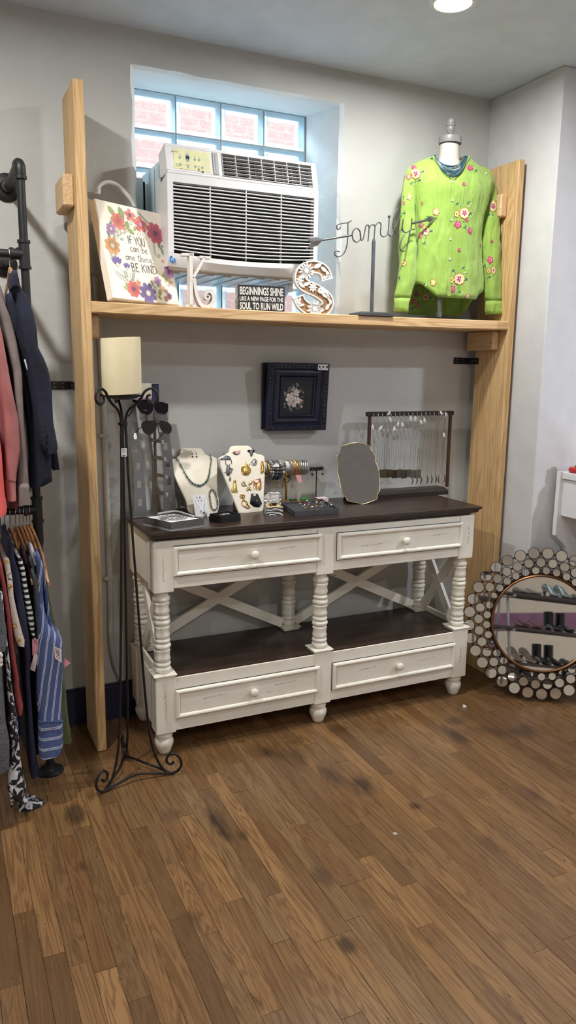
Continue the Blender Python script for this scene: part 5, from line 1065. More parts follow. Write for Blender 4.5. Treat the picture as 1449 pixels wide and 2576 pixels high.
def chainlink(name, lab, pts, r, mat, parent_cat, grp=None):
    e = thing(name, lab, parent_cat, pts[0], grp); b = MB(); P = [V(p) for p in pts]; acc = 0; last = P[0]; k = 0
    for p in P[1:]:
        acc += (p-last).length
        if acc > r*1.7:
            acc = 0; k += 1; d = (p-last).normalized(); s = d.cross(V((0, 0, 1))).normalized(); w_ = V((0, 0, 1)) if k % 2 else s
            b.torus(p, d, w_, r, r*.38, 10, 5)
        last = p
    b.build('links', mat, e, smooth=60)['kind'] = 'stuff'; return e
zl = ZT+.0335
chainlink('chain_bracelet', 'oval silver curb chain bracelet lying in the patterned box', crv([(cc.x+.046*math.cos(a), cc.y-.012+.036*math.sin(a), zl) for a in [2*math.pi*i/10 for i in range(10)]], 8, True), .0042, SIL, 'bracelet')
chainlink('chain_bracelet', 'second silver chain curled inside the oval bracelet in the patterned box', crv([(cc.x+.034*math.cos(a), cc.y-.010+.024*math.sin(a), zl) for a in [2*math.pi*i/10 for i in range(10)]], 8, True), .0032, SIL, 'bracelet')
p, q = px0.lerp(px3, .45), px3.lerp(px2, .75); e = thing('crystal_bracelet', 'sparkling crystal bracelet draped over the back rim of the patterned box', 'bracelet', p.lerp(q, .5)+V((0, 0, ZT+.036)))
L = crv([tuple(p.lerp(cc, .06)+V((0, 0, ZT+.038))), tuple(px3.lerp(cc, .10)+V((0, 0, ZT+.040))), tuple(px3.lerp(px2, .45).lerp(cc, .1)+V((0, 0, ZT+.038))), tuple(q.lerp(cc, .12)+V((0, 0, ZT+.036)))], 12)
for i in range(0, len(L), 1): MB().ball(L[i], .0046, 8, sz=.8).build('crystal', plain('white_crystal', (232, 232, 234), .08, .3), e, smooth=20)
for k, (u, v_) in enumerate(((.22, .62), (.30, .72))):
    c_ = px0.lerp(px3, u).lerp(px1.lerp(px2, u), 1-v_); e = thing('stud_earring', ('front', 'rear')[k]+' white stud earring on the liner of the patterned box', 'earring', (c_.x, c_.y, zl)); MB().ball((c_.x, c_.y, zl+.003), .004-k*.0008, 10).build('pearl', MC['pearl_white'], e, smooth=80); MB().torus((c_.x+.006, c_.y-.004, zl+.0008), (1, 0, 0), (0, 1, 0), .004, .0007, 12, 5).build('hoop', SIL, e)
rA, rB, rC = V((.941, -.303, 0)), V((.968, -.376, 0)), V((1.057, -.346, 0)); rD = rA+rC-rB
BVL = plain('black_velvet', (13, 13, 15), .85)
rb = thing('ring_box', 'open black box with a small silver brooch inside, in front of the busts', 'box', ((rA.x+rC.x)/2, (rA.y+rC.y)/2, ZT))
tray_box(rb, [rB, rC, rD, rA], ZT, ZT+.016, .004, BVL, 'base'); c0_ = (rA+rC)/2
tray_box(rb, [c0_+(p-c0_)*.96 for p in (rB, rC, rD, rA)], ZT+.014, ZT+.026, .004, BVL, 'rim')
MB().loft([[c0_+(p-c0_)*.9+V((0, 0, z)) for p in (rB, rC, rD, rA)] for z in (ZT+.014, ZT+.0175)]).build('pad', BVL, rb)
e = thing('silver_pin', 'small silver leaf pin lying inside the black box', 'brooch', c0_+V((0, 0, ZT+.02))); b = MB()
b.tube(crv([(c0_.x-.022, c0_.y-.002, ZT+.0215), (c0_.x, c0_.y+.004, ZT+.023), (c0_.x+.024, c0_.y+.010, ZT+.0215)], 5), .0012, 6); b.build('stem', SIL, e, smooth=60)
for k in range(4): MB().ball((c0_.x-.014+k*.010, c0_.y+.003+k*.003, ZT+.024), .0034, 8, sx=1.3, sz=.5).build('leaf', SIL, e, smooth=60)
# silver casket
ca = thing('trinket_casket', 'small embossed silver casket with its lid open, beside the grey ring tray', 'box', (1.222, -.285, ZT))
t = NT('embossed_pewter'); f = t.new('TexWave', wave_type='RINGS'); f.inputs['Scale'].default_value = 26; f.inputs['Distortion'].default_value = 9; f.inputs['Detail'].default_value = 2; t.l(t.coord('World'), f.inputs[0])
EMB = t.done(t.ramp(f.outputs[1], [(.3, (120, 120, 120)), (.7, (206, 206, 204))]), .3, .85, t.bump(f.outputs[1], .8, .003))
k0, k1 = V((1.187, -.295, 0)), V((1.254, -.312, 0)); dk = (k1-k0).normalized(); nk_ = V((-dk.y, dk.x, 0)); k3, k2 = k0+nk_*.055, k1+nk_*.055
tray_box(ca, [k0, k1, k2, k3], ZT, ZT+.034, .004, EMB, 'box_body')
hg = [k3+V((0, 0, ZT+.034)), k2+V((0, 0, ZT+.034))]; up = V((0, 0, .06))+nk_*.012
lf = Fr(tuple(hg[0])); lf.u = dk; lf.v = up.normalized(); lf.n = lf.u.cross(lf.v); LW = (k1-k0).length
MB().prism(lf, [(0, 0), (LW, 0), (LW, .052), (0, .052)], -.004, 0).ribbon(lf, [(0, .003), (LW, .003)], .006, 0, .003).ribbon(lf, [(0, .049), (LW, .049)], .006, 0, .003).ribbon(lf, [(.003, 0), (.003, .052)], .006, 0, .003).ribbon(lf, [(LW-.003, 0), (LW-.003, .052)], .006, 0, .003).build('lid_frame', EMB, ca)
t = NT('crinkled_foil'); f = t.noise(t.coord('World'), 120, 4, .7, 1.5); FOIL = t.done((206, 206, 208), .16, .9, t.bump(f, .9, .004)); MB().prism(lf, [(.006, .006), (LW-.006, .006), (LW-.006, .046), (.006, .046)], 0, .0015).build('foil_lining', FOIL, ca)
MB().ball(tuple(lf.pt(LW/2, .055, -.002)), .004, 10).build('clasp', EMB, ca, smooth=60)
cm = (k0+k1+k2+k3)/4
MB().loft([[cm+(p-cm)*.86+V((0, 0, z)) for p in (k0, k1, k2, k3)] for z in (ZT+.02, ZT+.0335)]).build('gold_liner', plain('gold_satin', (214, 190, 130), .5), ca)
for k, (dx, lab) in enumerate(((-.016, 'left gold ring standing in the casket'), (.0, 'black card tag standing in the casket'), (.018, 'right gold ring standing in the casket'))):
    c_ = cm+dk*dx+nk_*(-.006)+V((0, 0, ZT+.037)); e = thing('casket_card' if k == 1 else 'gold_ring', lab, 'jewellery card' if k == 1 else 'ring', c_)
    if k == 1: MB().box(c_.x-.016, c_.x+.016, c_.y+.006, c_.y+.008, c_.z-.004, c_.z+.009, b=.001).build('card', MC['gloss_black_card'], e)
    else: MB().torus(c_, dk, V((0, 0, 1)), .0075, .0016, 16, 6).build('band', GOLD, e, smooth=60); MB().ball(c_+V((0, 0, .0085)), .003, 8).build('setting', GOLD, e, smooth=40)
# --- grey ring tray with rings
tA, tB, tC = V((1.292, -.236, 0)), V((1.286, -.356, 0)), V((1.486, -.361, 0)); tD = V((1.525, -.128, 0)); tA = V((1.318, -.150, 0))
GRY = plain('slate_leatherette', (64, 65, 69), .6, bump=.1, bscale=300)
ry = thing('ring_tray', 'dark grey ring tray full of rings in the middle of the table', 'tray', (1.40, -.25, ZT))
tc = (tA+tB+tC+tD)/4
tray_box(ry, [tB, tC, tD, tA], ZT, ZT+.021, .006, GRY, 'tray'); MB().loft([[tc+(p-tc)*.93+V((0, 0, z)) for p in (tB, tC, tD, tA)] for z in (ZT+.005, ZT+.012)]).build('foam_insert', plain('slate_foam', (58, 59, 62), .9), ry)
q = random.Random(9); names = ('back', 'second', 'third', 'front'); cols = 'first second third fourth fifth sixth'.split(); MT = (SIL, GOLD, RGO, SIL, ASIL, SIL); gemc = (plain('ruby_stone', (150, 40, 60), .1), MC['clear_crystal'], plain('black_stone', (20, 20, 24), .1), plain('honey_stone', (190, 140, 80), .15), MC['pearl_white'])
for r_ in range(4):
    for c_ in range(6):
        u = .36+.118*c_+q.uniform(-.015, .015); v_ = .90-.20*r_+q.uniform(-.02, .02)
        p = tA.lerp(tD, u).lerp(tB.lerp(tC, u), 1-v_)+V((0, 0, ZT+.0125)); mt = MT[(r_*2+c_+(3 if c_ > 2 else 1)) % 6] if c_ < 3 or r_ < 1 else (SIL if (r_+c_) % 4 else ASIL)
        an = q.uniform(-.5, .5); d = V((math.cos(an), math.sin(an), 0)); tl_ = V((q.uniform(-.4, .4), q.uniform(-.5, .2), 1)).normalized(); rr_ = q.uniform(.0075, .0092)
        mn = {id(SIL): 'bright silver', id(GOLD): 'yellow gold', id(RGO): 'rose gold', id(ASIL): 'dark silver'}[id(mt)]
        e = thing('ring', '%s ring, %s from the left in the %s row of the grey tray' % (mn, cols[c_], names[r_]), 'ring', p, 'rings in the grey tray')
        MB().torus(p+tl_*.004, d, tl_, rr_, .0017, 18, 6).build('band', mt, e, smooth=60)
        MB().ball(p+tl_*(.004+rr_), q.uniform(.0026, .0046), 8, sz=.8).build('stone', gemc[(r_*3+c_*2) % 5] if (r_+c_) % 3 else mt, e, smooth=30)
e = thing('tray_tag', 'folded white price tag at the back of the grey ring tray', 'tag', (1.548, -.075, ZT)); MB().box(1.525, 1.575, -.098, -.096, ZT+.0005, ZT+.017).box(1.525, 1.575, -.098, -.060, ZT+.0165, ZT+.0175).build('card', plain('pinkish_card', (226, 214, 214), .6), e)
# --- gold T-bar with bracelets
tbx = thing('bracelet_bar', 'brass T-shaped bracelet stand behind the casket', 'display', (1.385, -.055, ZT))
MB().box(1.345, 1.515, -.092, -.014, ZT, ZT+.006, b=.001).build('base', GOLD, tbx)
ZB = 1.052; xb0, xb1 = 1.275, 1.490
MB().lathe([(.0058, ZT+.005), (.0058, ZB)], 14, lambda a, b_, c_: (1.385+a, -.055+b_, c_)).build('post', GOLD, tbx, smooth=60)
MB().tube([(xb0, -.055, ZB), (xb1-.01, -.055, ZB)], .0235, 18).build('roll', plain('white_suede_roll', (200, 198, 194), .8), tbx, smooth=60)
def xB(x): return aty(*cB(x, 330), -.055).x
LB_ = [(555, 'g', .031, 'wide gold bangle at the left end'), (573, 'bs', .034, 'grey stone bead bracelet next to the wide gold bangle'), (596, 'bg', .035, 'pale grey bead bracelet with a white tag'), (618, 'bd', .037, 'dark charcoal bead bracelet, third from the left of the beaded ones'), (640, 'bs', .036, 'steel grey bead bracelet in the middle of the beaded group'), (660, 'bd', .038, 'black and smoke bead bracelet hanging low'), (682, 'bm', .037, 'mixed charm bead bracelet'), (702, 'bc', .036, 'chunky crystal and black bead bracelet'), (722, 'bm', .034, 'silver and black bead bracelet at the right of the beaded group'), (790, 'z', .036, 'black and white woven cord bracelet'), (812, 'gr', .031, 'twisted gold bangle left of the post'), (826, 'g', .031, 'thin plain gold bangle beside the twisted one'), (840, 'rr', .032, 'twisted rose gold bangle'), (856, 'r', .032, 'plain rose gold bangle'), (870, 'gr', .031, 'twisted gold bangle right of the rose gold ones'), (884, 'g', .031, 'plain gold bangle next to the silver ones'), (902, 's', .0315, 'first silver bangle from the left'), (920, 's', .0315, 'second silver bangle from the left'), (940, 's', .0315, 'third silver bangle from the left'), (962, 's', .032, 'silver bangle at the right end of the bar')]
q = random.Random(12); BDM = {'bs': plain('steel_bead', (112, 114, 118), .25, .3, var=.3), 'bg': plain('pale_grey_bead', (168, 162, 156), .3), 'bd': plain('charcoal_bead', (52, 52, 56), .2), 'bm': plain('mixed_bead', (92, 86, 84), .25, .4, var=.5), 'bc': plain('smoky_crystal_bead', (128, 124, 122), .1, .4, var=.6)}
for x, kd, rr_, lab in LB_:
    X = xB(x); dz = -(rr_-.0245); C0 = V((X, -.055, ZB+dz)); e = thing('bracelet', lab+' of the bracelet bar' if 'bar' not in lab else lab, 'bracelet', C0, 'bracelets on the brass bar')
    tx = q.uniform(-.12, .12)
    def pt(a, r=rr_, tx=tx, C0=C0): return C0+V((tx*r*math.sin(a), r*math.cos(a), r*math.sin(a)))
    if kd[0] == 'b':
        n_ = 17 if kd != 'bc' else 13
        for i in range(n_):
            a = 2*math.pi*i/n_; MB().ball(pt(a), rr_*math.pi/n_*q.uniform(.85, 1.1), 8).build('bead', BDM[kd] if q.random() < .8 else BDM[q.choice(list(BDM))], e, smooth=80)
    elif kd == 'z':
        P = [pt(2*math.pi*i/40) for i in range(41)]; tail = [pt(-2.6), C0+V((-.02, .03, -.058)), C0+V((-.035, .03, -.066)), C0+V((-.05, .03, -.058))]
        b = MB(); b.tube(P, .0032, 6); b.build('woven_band', plain('woven_black_white', (70, 68, 66), .6, var=.8), e, smooth=60)
        MB().tube(crv([tuple(pt(-.9, .037)), tuple(C0+V((-.004, -.038, -.034))), tuple(C0+V((-.020, -.038, -.050))), tuple(C0+V((-.034, -.038, -.046))), tuple(C0+V((-.038, -.038, -.034)))], 5), .0028, 6).build('loose_end', plain('black_cord', (24, 24, 26), .5), e, smooth=60)
    else:
        mt = {'g': GOLD, 'r': RGO, 's': SIL}[kd[0]]; wd = .0034 if kd == 's' else (.0052 if x == 555 else .0022)
        if kd in ('gr', 'rr'):
            b = MB()
            for i in range(30): b.ball(pt(2*math.pi*i/30), .0034, 6, sx=.8)
            b.build('twisted_band', mt, e, smooth=60)
        else: MB().torus(C0, (0, 1, 0), V((tx, 0, 1)).normalized(), rr_, wd, 36, 8).build('band', mt, e, smooth=60)
    if x in (596, 640): MB().box(X-.006, X+.008, -.055-rr_-.004, -.055-rr_-.0032, ZB+.006, ZB+.020, T=lambda a, b_, c_, x=x: (a+(c_-ZB)*(.5 if x == 596 else -.3), b_, c_)).build('price_tag', MC['paper_white'], e)
    if x == 856: MB().box(X-.004, X+.018, -.055-rr_-.003, -.055-rr_-.0022, ZB-.068, ZB-.034, T=lambda a, b_, c_: (a-(c_-ZB+.05)*.35, b_, c_)).build('pink_tag', plain('pink_tag_paper', (220, 150, 160), .6), e)
for k, (x, y, cc_, lab) in enumerate(((800, 652, (30, 92, 48), 'dark green clip lying on the brass base'), (905, 640, (44, 130, 62), 'bright green clip lying on the brass base'))):
    p = atz(*cB(x, y), ZT+.008); p.y = min(p.y, -.03); e = thing('hair_clip', lab, 'clip', p); s = -1 if k == 0 else 1
    MB().loft([[(p.x-.018, p.y-.006, ZT+.0065), (p.x-.018, p.y+.006, ZT+.0065), (p.x-.018, p.y+.006, ZT+.012), (p.x-.018, p.y-.006, ZT+.012)], [(p.x+.018, p.y-.004-.004*s, ZT+.0065), (p.x+.018, p.y+.004, ZT+.0065), (p.x+.018, p.y+.004, ZT+.012+.003*s), (p.x+.018, p.y-.004, ZT+.012+.003*s)]]).build('clip_body', plain('clip_green_%d' % k, cc_, .3), e)
# --- black earring stand
es = thing('earring_stand', 'small black T-shaped earring stand behind the ring tray', 'display', (1.535, -.055, ZT)); xe = aty(*cB(1092, 340), -.055).x
MB().box(xe-.028, xe+.028, -.082, -.028, ZT, ZT+.004, b=.001).build('base', BVL, es)
MB().lathe([(.0035, ZT+.003), (.0024, ZT+.02), (.0024, 1.032)], 10, lambda a, b_, c_: (xe+a, -.055+b_, c_)).build('post', BVL, es, smooth=60)
MB().box(xe-.034, xe+.034, -.060, -.050, 1.028, 1.044, b=.002).build('crossbar', BVL, es)
for s, lab in ((-1, 'left'), (1, 'right')):
    e = thing('drop_earring', lab+' drop earring on the small black T stand', 'earring', (xe+s*.026, -.062, 1.03), 'earrings on the black T stand')
    MB().tube([(xe+s*.026, -.0615, 1.037), (xe+s*.026, -.066, 1.030), (xe+s*.026, -.064, 1.016)], .0008, 5).build('ear_wire', SIL, e); MB().ball((xe+s*.026, -.064, 1.012), .0048, 12).build('black_drop', MC['black_stone'], e, smooth=80)
# --- scalloped table mirror
mf = Fr((1.691, -.208, .8915), -.303, .30, 0)
tm = thing('table_mirror', 'gold rimmed scalloped mirror leaning back on the right half of the table', 'mirror', (1.70, -.15, ZT))
OUT = [(320, 926), (260, 912), (190, 898), (168, 862), (135, 825), (122, 740), (103, 650), (102, 560), (95, 510), (118, 478), (126, 432), (180, 410), (250, 392), (310, 400), (374, 418), (392, 460), (422, 494), (428, 550), (455, 620), (465, 690), (462, 750), (468, 802), (446, 842), (440, 884), (380, 908)]
P = crv([mf.hit(*cC(*p)) for p in OUT], 3, True)
MB().prism(mf, P, -.006, 0, 1, 0).build('glass', [MIR, plain('mirror_back', (60, 56, 52), .6)], tm)
MB().tube([mf.pt(a, c_, 0) for a, c_ in P], .0018, 8, closed=True).build('gold_rim', MC['pale_gold'], tm, smooth=60)
pa = mf.pt(.0, .16, -.008); MB().loft([[(pa.x-.03, pa.y, pa.z), (pa.x+.03, pa.y, pa.z), (pa.x+.03, pa.y+.003, pa.z), (pa.x-.03, pa.y+.003, pa.z)], [(pa.x-.05, pa.y+.07, ZT), (pa.x+.05, pa.y+.07, ZT), (pa.x+.05, pa.y+.073, ZT), (pa.x-.05, pa.y+.073, ZT)]]).build('easel_back', plain('black_easel', (28, 26, 26), .7), tm)
# --- necklace rack
nr = thing('necklace_rack', 'dark wood necklace rack with a row of hooks at the right end of the table', 'display rack', (2.0, -.10, ZT))
RW = wood('reddish_dark_wood', 2, ((44, 26, 20), (62, 38, 28), (78, 50, 38)), .4, 1.5); RWX = wood('dark_wood_bar', 0, ((26, 20, 18), (36, 28, 24), (48, 36, 30)), .4, 1.5)
yN = -.078; xl, xr_ = aty(*cC(352, 140), yN).x, aty(*cC(1102, 140), yN).x; zb2 = 1.2665; zt2 = 1.2865
MB().box(xl, xr_, yN-.010, yN+.010, zb2, zt2, b=.002).build('top_bar', RWX, nr)
bx0, bx1 = 1.752, 2.212; MB().loft([[(bx0, yN-.045, ZT), (bx1, yN-.045, ZT), (bx1, yN+.045, ZT), (bx0, yN+.045, ZT)], [(bx0, yN-.045, ZT+.020), (bx1, yN-.045, ZT+.020), (bx1, yN+.045, ZT+.020), (bx0, yN+.045, ZT+.020)], [(bx0+.012, yN-.03, ZT+.034), (bx1-.012, yN-.03, ZT+.034), (bx1-.012, yN+.03, ZT+.034), (bx0+.012, yN+.03, ZT+.034)]]).build('base', RWX, nr)
for X in (xl+.017, xr_-.014): MB().box(X-.0065, X+.0065, yN-.006, yN+.006, ZT+.030, zb2+.001, b=.001).build('post', RW, nr)
HX = [aty(*cC(407+37.5*i, 150), yN-.012).x for i in range(18)]
TAGS = {0: (405, 257), 2: (475, 262), 3: (548, 135), 4: (560, 190), 5: (593, 270), 6: (625, 230), 7: (663, 235), 9: (735, 180), 10: (775, 185), 11: (825, 212), 12: (855, 195), 16: (1000, 133), 17: (1040, 145), 15: (1025, 325)}
PT = plain('feather_pewter', (96, 90, 80), .4, .7, var=.3, bump=.4, bscale=500); PD = plain('dark_feather_bronze', (70, 62, 46), .42, .7, var=.3, bump=.4, bscale=500); CH = plain('fine_chain_silver', (104, 102, 98), .4, .8)
ordn = 'first second third fourth fifth sixth seventh eighth ninth tenth eleventh twelfth thirteenth fourteenth fifteenth sixteenth seventeenth eighteenth'.split()
q = random.Random(21)
for i, X in enumerate(HX):
    MB().tube(crv([(X, yN-.010, zt2-.008), (X, yN-.018, zt2-.006), (X, yN-.022, zb2+.003), (X, yN-.019, zb2-.002), (X, yN-.014, zb2+.002)], 4), .0014, 6).build('hook', SILV, nr, smooth=60)
    yc = yN-.020; zx = zb2-.001
    feather = i < 10
    if feather: zc = aty(*cC(460+37*i, 622+q.uniform(-6, 6)), yc).z; xp = X+.018+.0025*i
    else: zc = aty(*cC(850, 672), yc).z; xp = X+(-.016 if i < 13 else -.004)
    lab = '%s necklace from the left on the wooden rack, with a %s pendant' % (ordn[i], 'square textured feather' if feather else 'thin curved leaf')
    e = thing('pendant_necklace', lab, 'necklace', (X, yc, zx), 'necklaces on the wooden rack')
    b = MB()
    for s in (-1, 1):
        P = [V((X+s*.004, yc, zx)), V((X+s*(.006+q.uniform(0, .003)), yc, zx-.02)), V((xp+s*.0075, yc+q.uniform(-.002, .002), zc+.1)), V((xp+s*.003, yc-.001, zc))]
        PP = crv([tuple(p) for p in P], 10); b.tube(PP, .0005, 3)
        for p in PP[::1]: b.ball(p, .0009, 4)
    b.build('chain', CH, e)['kind'] = 'stuff'
    if feather:
        w_, h_ = .0135, q.uniform(.037, .041); zz = zc; mt = PD if i < 5 else PT; sl = q.uniform(.1, .3) if i < 5 else q.uniform(-.2, .25)
        rg = [[(xp+a*w_*2+sl*.25*b_*h_, yc-.003-.003*math.sin(math.pi*(a+.5))-.004*(1 if i % 2 else 0), zz-b_*h_-abs(a)*.003) for a in (-.5, -.25, 0, .25, .5)] for b_ in (0, .3, .6, .9, 1)]
        bk = [[(x, y+.0016, z) for x, y, z in r] for r in rg]
        MB().loft(rg, closed=False).loft(bk, closed=False).build('pendant', mt, e, smooth=40)
    else:
        cv_ = q.choice((-1, 1))*.006; P = [(xp, yc-.002, zc), (xp+cv_, yc-.003, zc-.018), (xp+cv_*.9, yc-.003, zc-.030), (xp+cv_*.1, yc-.002, zc-.044)]
        PP = crv(P, 5); MB().tube(PP, [.0006+.0030*math.sin(math.pi*k/(len(PP)-1)) for k in range(len(PP))], 6).build('pendant', PT, e, smooth=60)
    if i in TAGS:
        p = aty(*cC(*TAGS[i]), yc-.004); an = q.uniform(-.8, .8); ft = Fr((p.x, yc-.004, p.z), 0, 0, an)
        MB().prism(ft, [(-.0055, -.010), (.0055, -.010), (.0055, .004), (.002, .008), (.002, .013), (-.002, .013), (-.002, .008), (-.0055, .004)], 0, .0005).build('price_tag', MC['paper_white'], e)
        MB().box(-.0035, .0035, -.0008, -.0006, -.007, -.005, T=lambda a, b_, c_: ft.pt(a, c_, -b_)).box(-.0035, .002, -.0008, -.0006, -.002, -.0005, T=lambda a, b_, c_: ft.pt(a, c_, -b_)).build('tag_print', INK, e)['kind'] = 'stuff'
# --- navy picture frame on the wall
pf = Fr((1.293, -.046, 1.2085), -.03, -.085, -.002); FW_, FH_ = .284, .290
pic = thing('picture_frame', 'ornate navy picture frame with white roses on a dark ground', 'picture', (1.43, -.03, 1.35))
t = NT('navy_gesso_frame'); f = t.noise(t.coord('World'), 90, 3, .6); NVF = t.done(t.ramp(f, [(.3, (12, 15, 34)), (.7, (19, 23, 48))]), .38, 0, t.bump(f, .3, .003))
def fr_(d, c_): return [pf.pt(d, d, c_), pf.pt(FW_-d, d, c_), pf.pt(FW_-d, FH_-d, c_), pf.pt(d, FH_-d, c_)]
MB().loft([fr_(.0, -.030), fr_(0, 0), fr_(.004, .003), fr_(.022, .003), fr_(.026, -.002), fr_(.030, -.006), fr_(.040, -.002), fr_(.052, -.004), fr_(.058, -.010), fr_(.062, -.006), fr_(.068, -.006), fr_(.070, -.012)], caps=False).build('moulding', NVF, pic)
MB().add(fr_(.066, -.011), [[0, 1, 2, 3]]).add(fr_(.066, -.014), [[3, 2, 1, 0]]).build('picture_ground', plain('midnight_print', (10, 13, 26), .5), pic)
q = random.Random(3)
for side in range(4):
    for k in range(15):
        u = .014+k*(FW_-.028)/14; v_ = .013+q.uniform(-.002, .002)
        a, c_ = ((u, v_), (FW_-v_, u*FH_/FW_), (u, FH_-v_), (v_, u*FH_/FW_))[side]; rot = q.uniform(-1, 1)+(0 if side % 2 == 0 else math.pi/2)
        b = MB(); P = leaf(a, c_, .020, .009, rot); b.loft([[pf.pt(x, y, .0025) for x, y in P], [pf.pt(a+(x-a)*.4, c_+(y-c_)*.4, .0065) for x, y in P]]); b.build('carved_leaf', NVF, pic, smooth=30)
cF = crop(640, 890, 6.9); SF = .284/1010
def pflow(x, y, r, n, col, k=.3, c_=-.0105, nm='printed_flower'):
    a, bq = pf.hit(*cF(x, y)); b = MB(); m = [plain('print_%d_%d_%d' % col, col, .6), plain('print_%d_%d_%ds' % col, tuple(v*.78 for v in col), .6)]
    b.flat(pf, petals(a, bq, r*SF, n, k, .3), c_, 0); b.flat(pf, petals(a, bq, r*SF*.66, n, k, .7), c_+.0003, 1); b.flat(pf, petals(a, bq, r*SF*.5, n, k, .2), c_+.0006, 0); b.flat(pf, petals(a, bq, r*SF*.2, n, k, .2), c_+.0009, 1); b.build(nm, m, pic)
for L in ((610, 880, 110, 40, .3), (640, 960, 120, 50, 1.0), (800, 880, 80, 40, -.6), (780, 955, 70, 28, -.9), (625, 605, 100, 44, -1.0), (815, 645, 80, 50, .3), (615, 660, 90, 30, -.4), (845, 750, 60, 22, .2), (740, 930, 70, 26, 1.2), (835, 870, 70, 30, -.3), (545, 700, 50, 18, .8), (545, 750, 50, 16, -.3), (860, 690, 50, 14, .8), (815, 575, 40, 14, .6), (545, 860, 40, 16, .5), (545, 910, 40, 16, 1.1), (700, 590, 40, 18, 1.2)):
    a, bq = pf.hit(*cF(L[0], L[1])); MB().flat(pf, leaf(a, bq, L[2]*SF, L[3]*SF, -L[4]), -.0107).build('printed_leaf', plain('grey_green_print', (92, 94, 92), .6), pic)
for args in ((690, 625, 40, 4, (176, 158, 160)), (650, 775, 92, 6, (206, 194, 190)), (735, 685, 66, 6, (208, 200, 192)), (650, 850, 62, 5, (196, 178, 176)), (768, 815, 54, 5, (214, 210, 206)), (700, 885, 46, 6, (204, 200, 194)), (838, 820, 26, 3, (190, 150, 146)), (832, 922, 26, 3, (190, 146, 142))): pflow(*args)
b = MB()
for (x, y) in ((690, 550), (748, 545), (770, 560), (752, 585), (716, 588), (752, 520), (775, 535), (540, 670), (560, 690), (545, 720), (870, 672), (540, 880), (545, 930)):
    a, bq = pf.hit(*cF(x, y)); b.flat(pf, petals(a, bq, 8*SF, 4, .05), -.0104)
b.build('printed_berries', plain('print_berry_white', (220, 218, 214), .6), pic)['kind'] = 'stuff'
b2q = [pf.hit(*cF(*p)) for p in ((1095, 282), (1270, 284), (1274, 186), (1100, 182))]; tg_ = MB().prism(pf, b2q, .0035, .0042).build('price_tag', MC['paper_white'], pic)
b = MB()
for x0, y0, x1 in ((1125, 212, 1215), (1130, 222, 1155), (1125, 260, 1170), (1210, 272, 1245), (1125, 252, 1165)):
    a, c_ = pf.hit(*cF(x0, y0)); a2, _ = pf.hit(*cF(x1, y0)); b.ribbon(pf, [(a, c_), (a2, c_)], .0013, .0045, .0045)
b.build('tag_print', INK, tg_)['kind'] = 'stuff'
fb = Fr((1.283, -.014, 1.214), -.03, -.04, 0); MB().prism(fb, [(0, 0), (.28, 0), (.28, .285), (0, .285)], -.008, 0).build('backing_board', NVF, pic)
# ------------------------------------------------------------------ black pipe clothes rail at the left
PIPE = plain('matte_black_iron_pipe', (24, 24, 25), .5, .2)
rx_, ryy = .300, -.352; PR = .0135
cr_ = thing('clothes_rail', 'black iron pipe clothes rail with two bars fixed to the wall', 'clothes rail', (rx_, ryy, 0))
b = MB()
b.tube([(rx_, ryy, .01), (rx_, ryy, 2.085)], PR, 16).tube(crv([(rx_, ryy, 2.07), (rx_, ryy, 2.092), (rx_-.002, ryy+.012, 2.106), (rx_-.004, ryy+.035, 2.106)], 6), .0175, 16).tube([(rx_-.004, ryy+.02, 2.106), (rx_-.008, -.01, 2.100)], PR, 16)
b.tube([(rx_, ryy, 2.058), (rx_, ryy, 2.068)], .0195, 16).build('upright', PIPE, cr_, smooth=40)
ZA, ZB2 = 1.827, .985
for z in (ZA, ZB2):
    b = MB().tube([(rx_, ryy, z-.042), (rx_, ryy, z+.042)], .0172, 16).tube([(rx_, ryy, z-.045), (rx_, ryy, z-.036)], .0205, 16).tube([(rx_, ryy, z+.036), (rx_, ryy, z+.045)], .0205, 16).tube([(rx_, ryy, z), (rx_-.040, ryy, z)], .0172, 16).tube([(rx_-.034, ryy, z), (rx_-.044, ryy, z)], .0205, 16)
    b.build('tee_fitting', PIPE, cr_, smooth=40)
    MB().tube([(rx_-.03, ryy, z), (-1.0, ryy, z)], PR, 16).build('hanging_bar', PIPE, cr_, smooth=40)
MB().tube([(rx_, ryy, ZB2-.045), (rx_, ryy, ZB2-.12)], .0165, 16).build('coupling', PIPE, cr_, smooth=40)
MB().tube([(rx_-.016, ryy+.012, ZA+.01), (rx_-.035, -.01, ZA+.01)], PR, 16).build('wall_stub', PIPE, cr_, smooth=40)
def flange(c, ax, R_, name='floor_flange'):
    T = (lambda a, b_, q: (c[0]+a, c[1]+b_, c[2]+q)) if ax == 'z' else (lambda a, b_, q: (c[0]+a, c[1]-q, c[2]+b_))
    o = MB().lathe([(R_, 0), (R_, .006), (R_*.95, .008), (R_*.5, .011), (.0205, .016), (.0195, .032), (PR, .033)], 32, T).build(name, PIPE, cr_, smooth=40); b = MB()
    for k in range(4):
        a = k*math.pi/2+.6; b.ball(T(R_*.76*math.cos(a), R_*.76*math.sin(a), .008), .0035, 8, sy=.5 if ax != 'z' else 1, sz=.5 if ax == 'z' else 1)
    b.build('screw_head', plain('dark_screw', (10, 10, 10), .5), o)['kind'] = 'stuff'
flange((rx_, ryy, .0005), 'z', .048); flange((rx_-.010, -.001, 2.100), 'y', .049, 'wall_flange'); flange((rx_-.035, -.001, ZA+.01), 'y', .047, 'wall_flange')
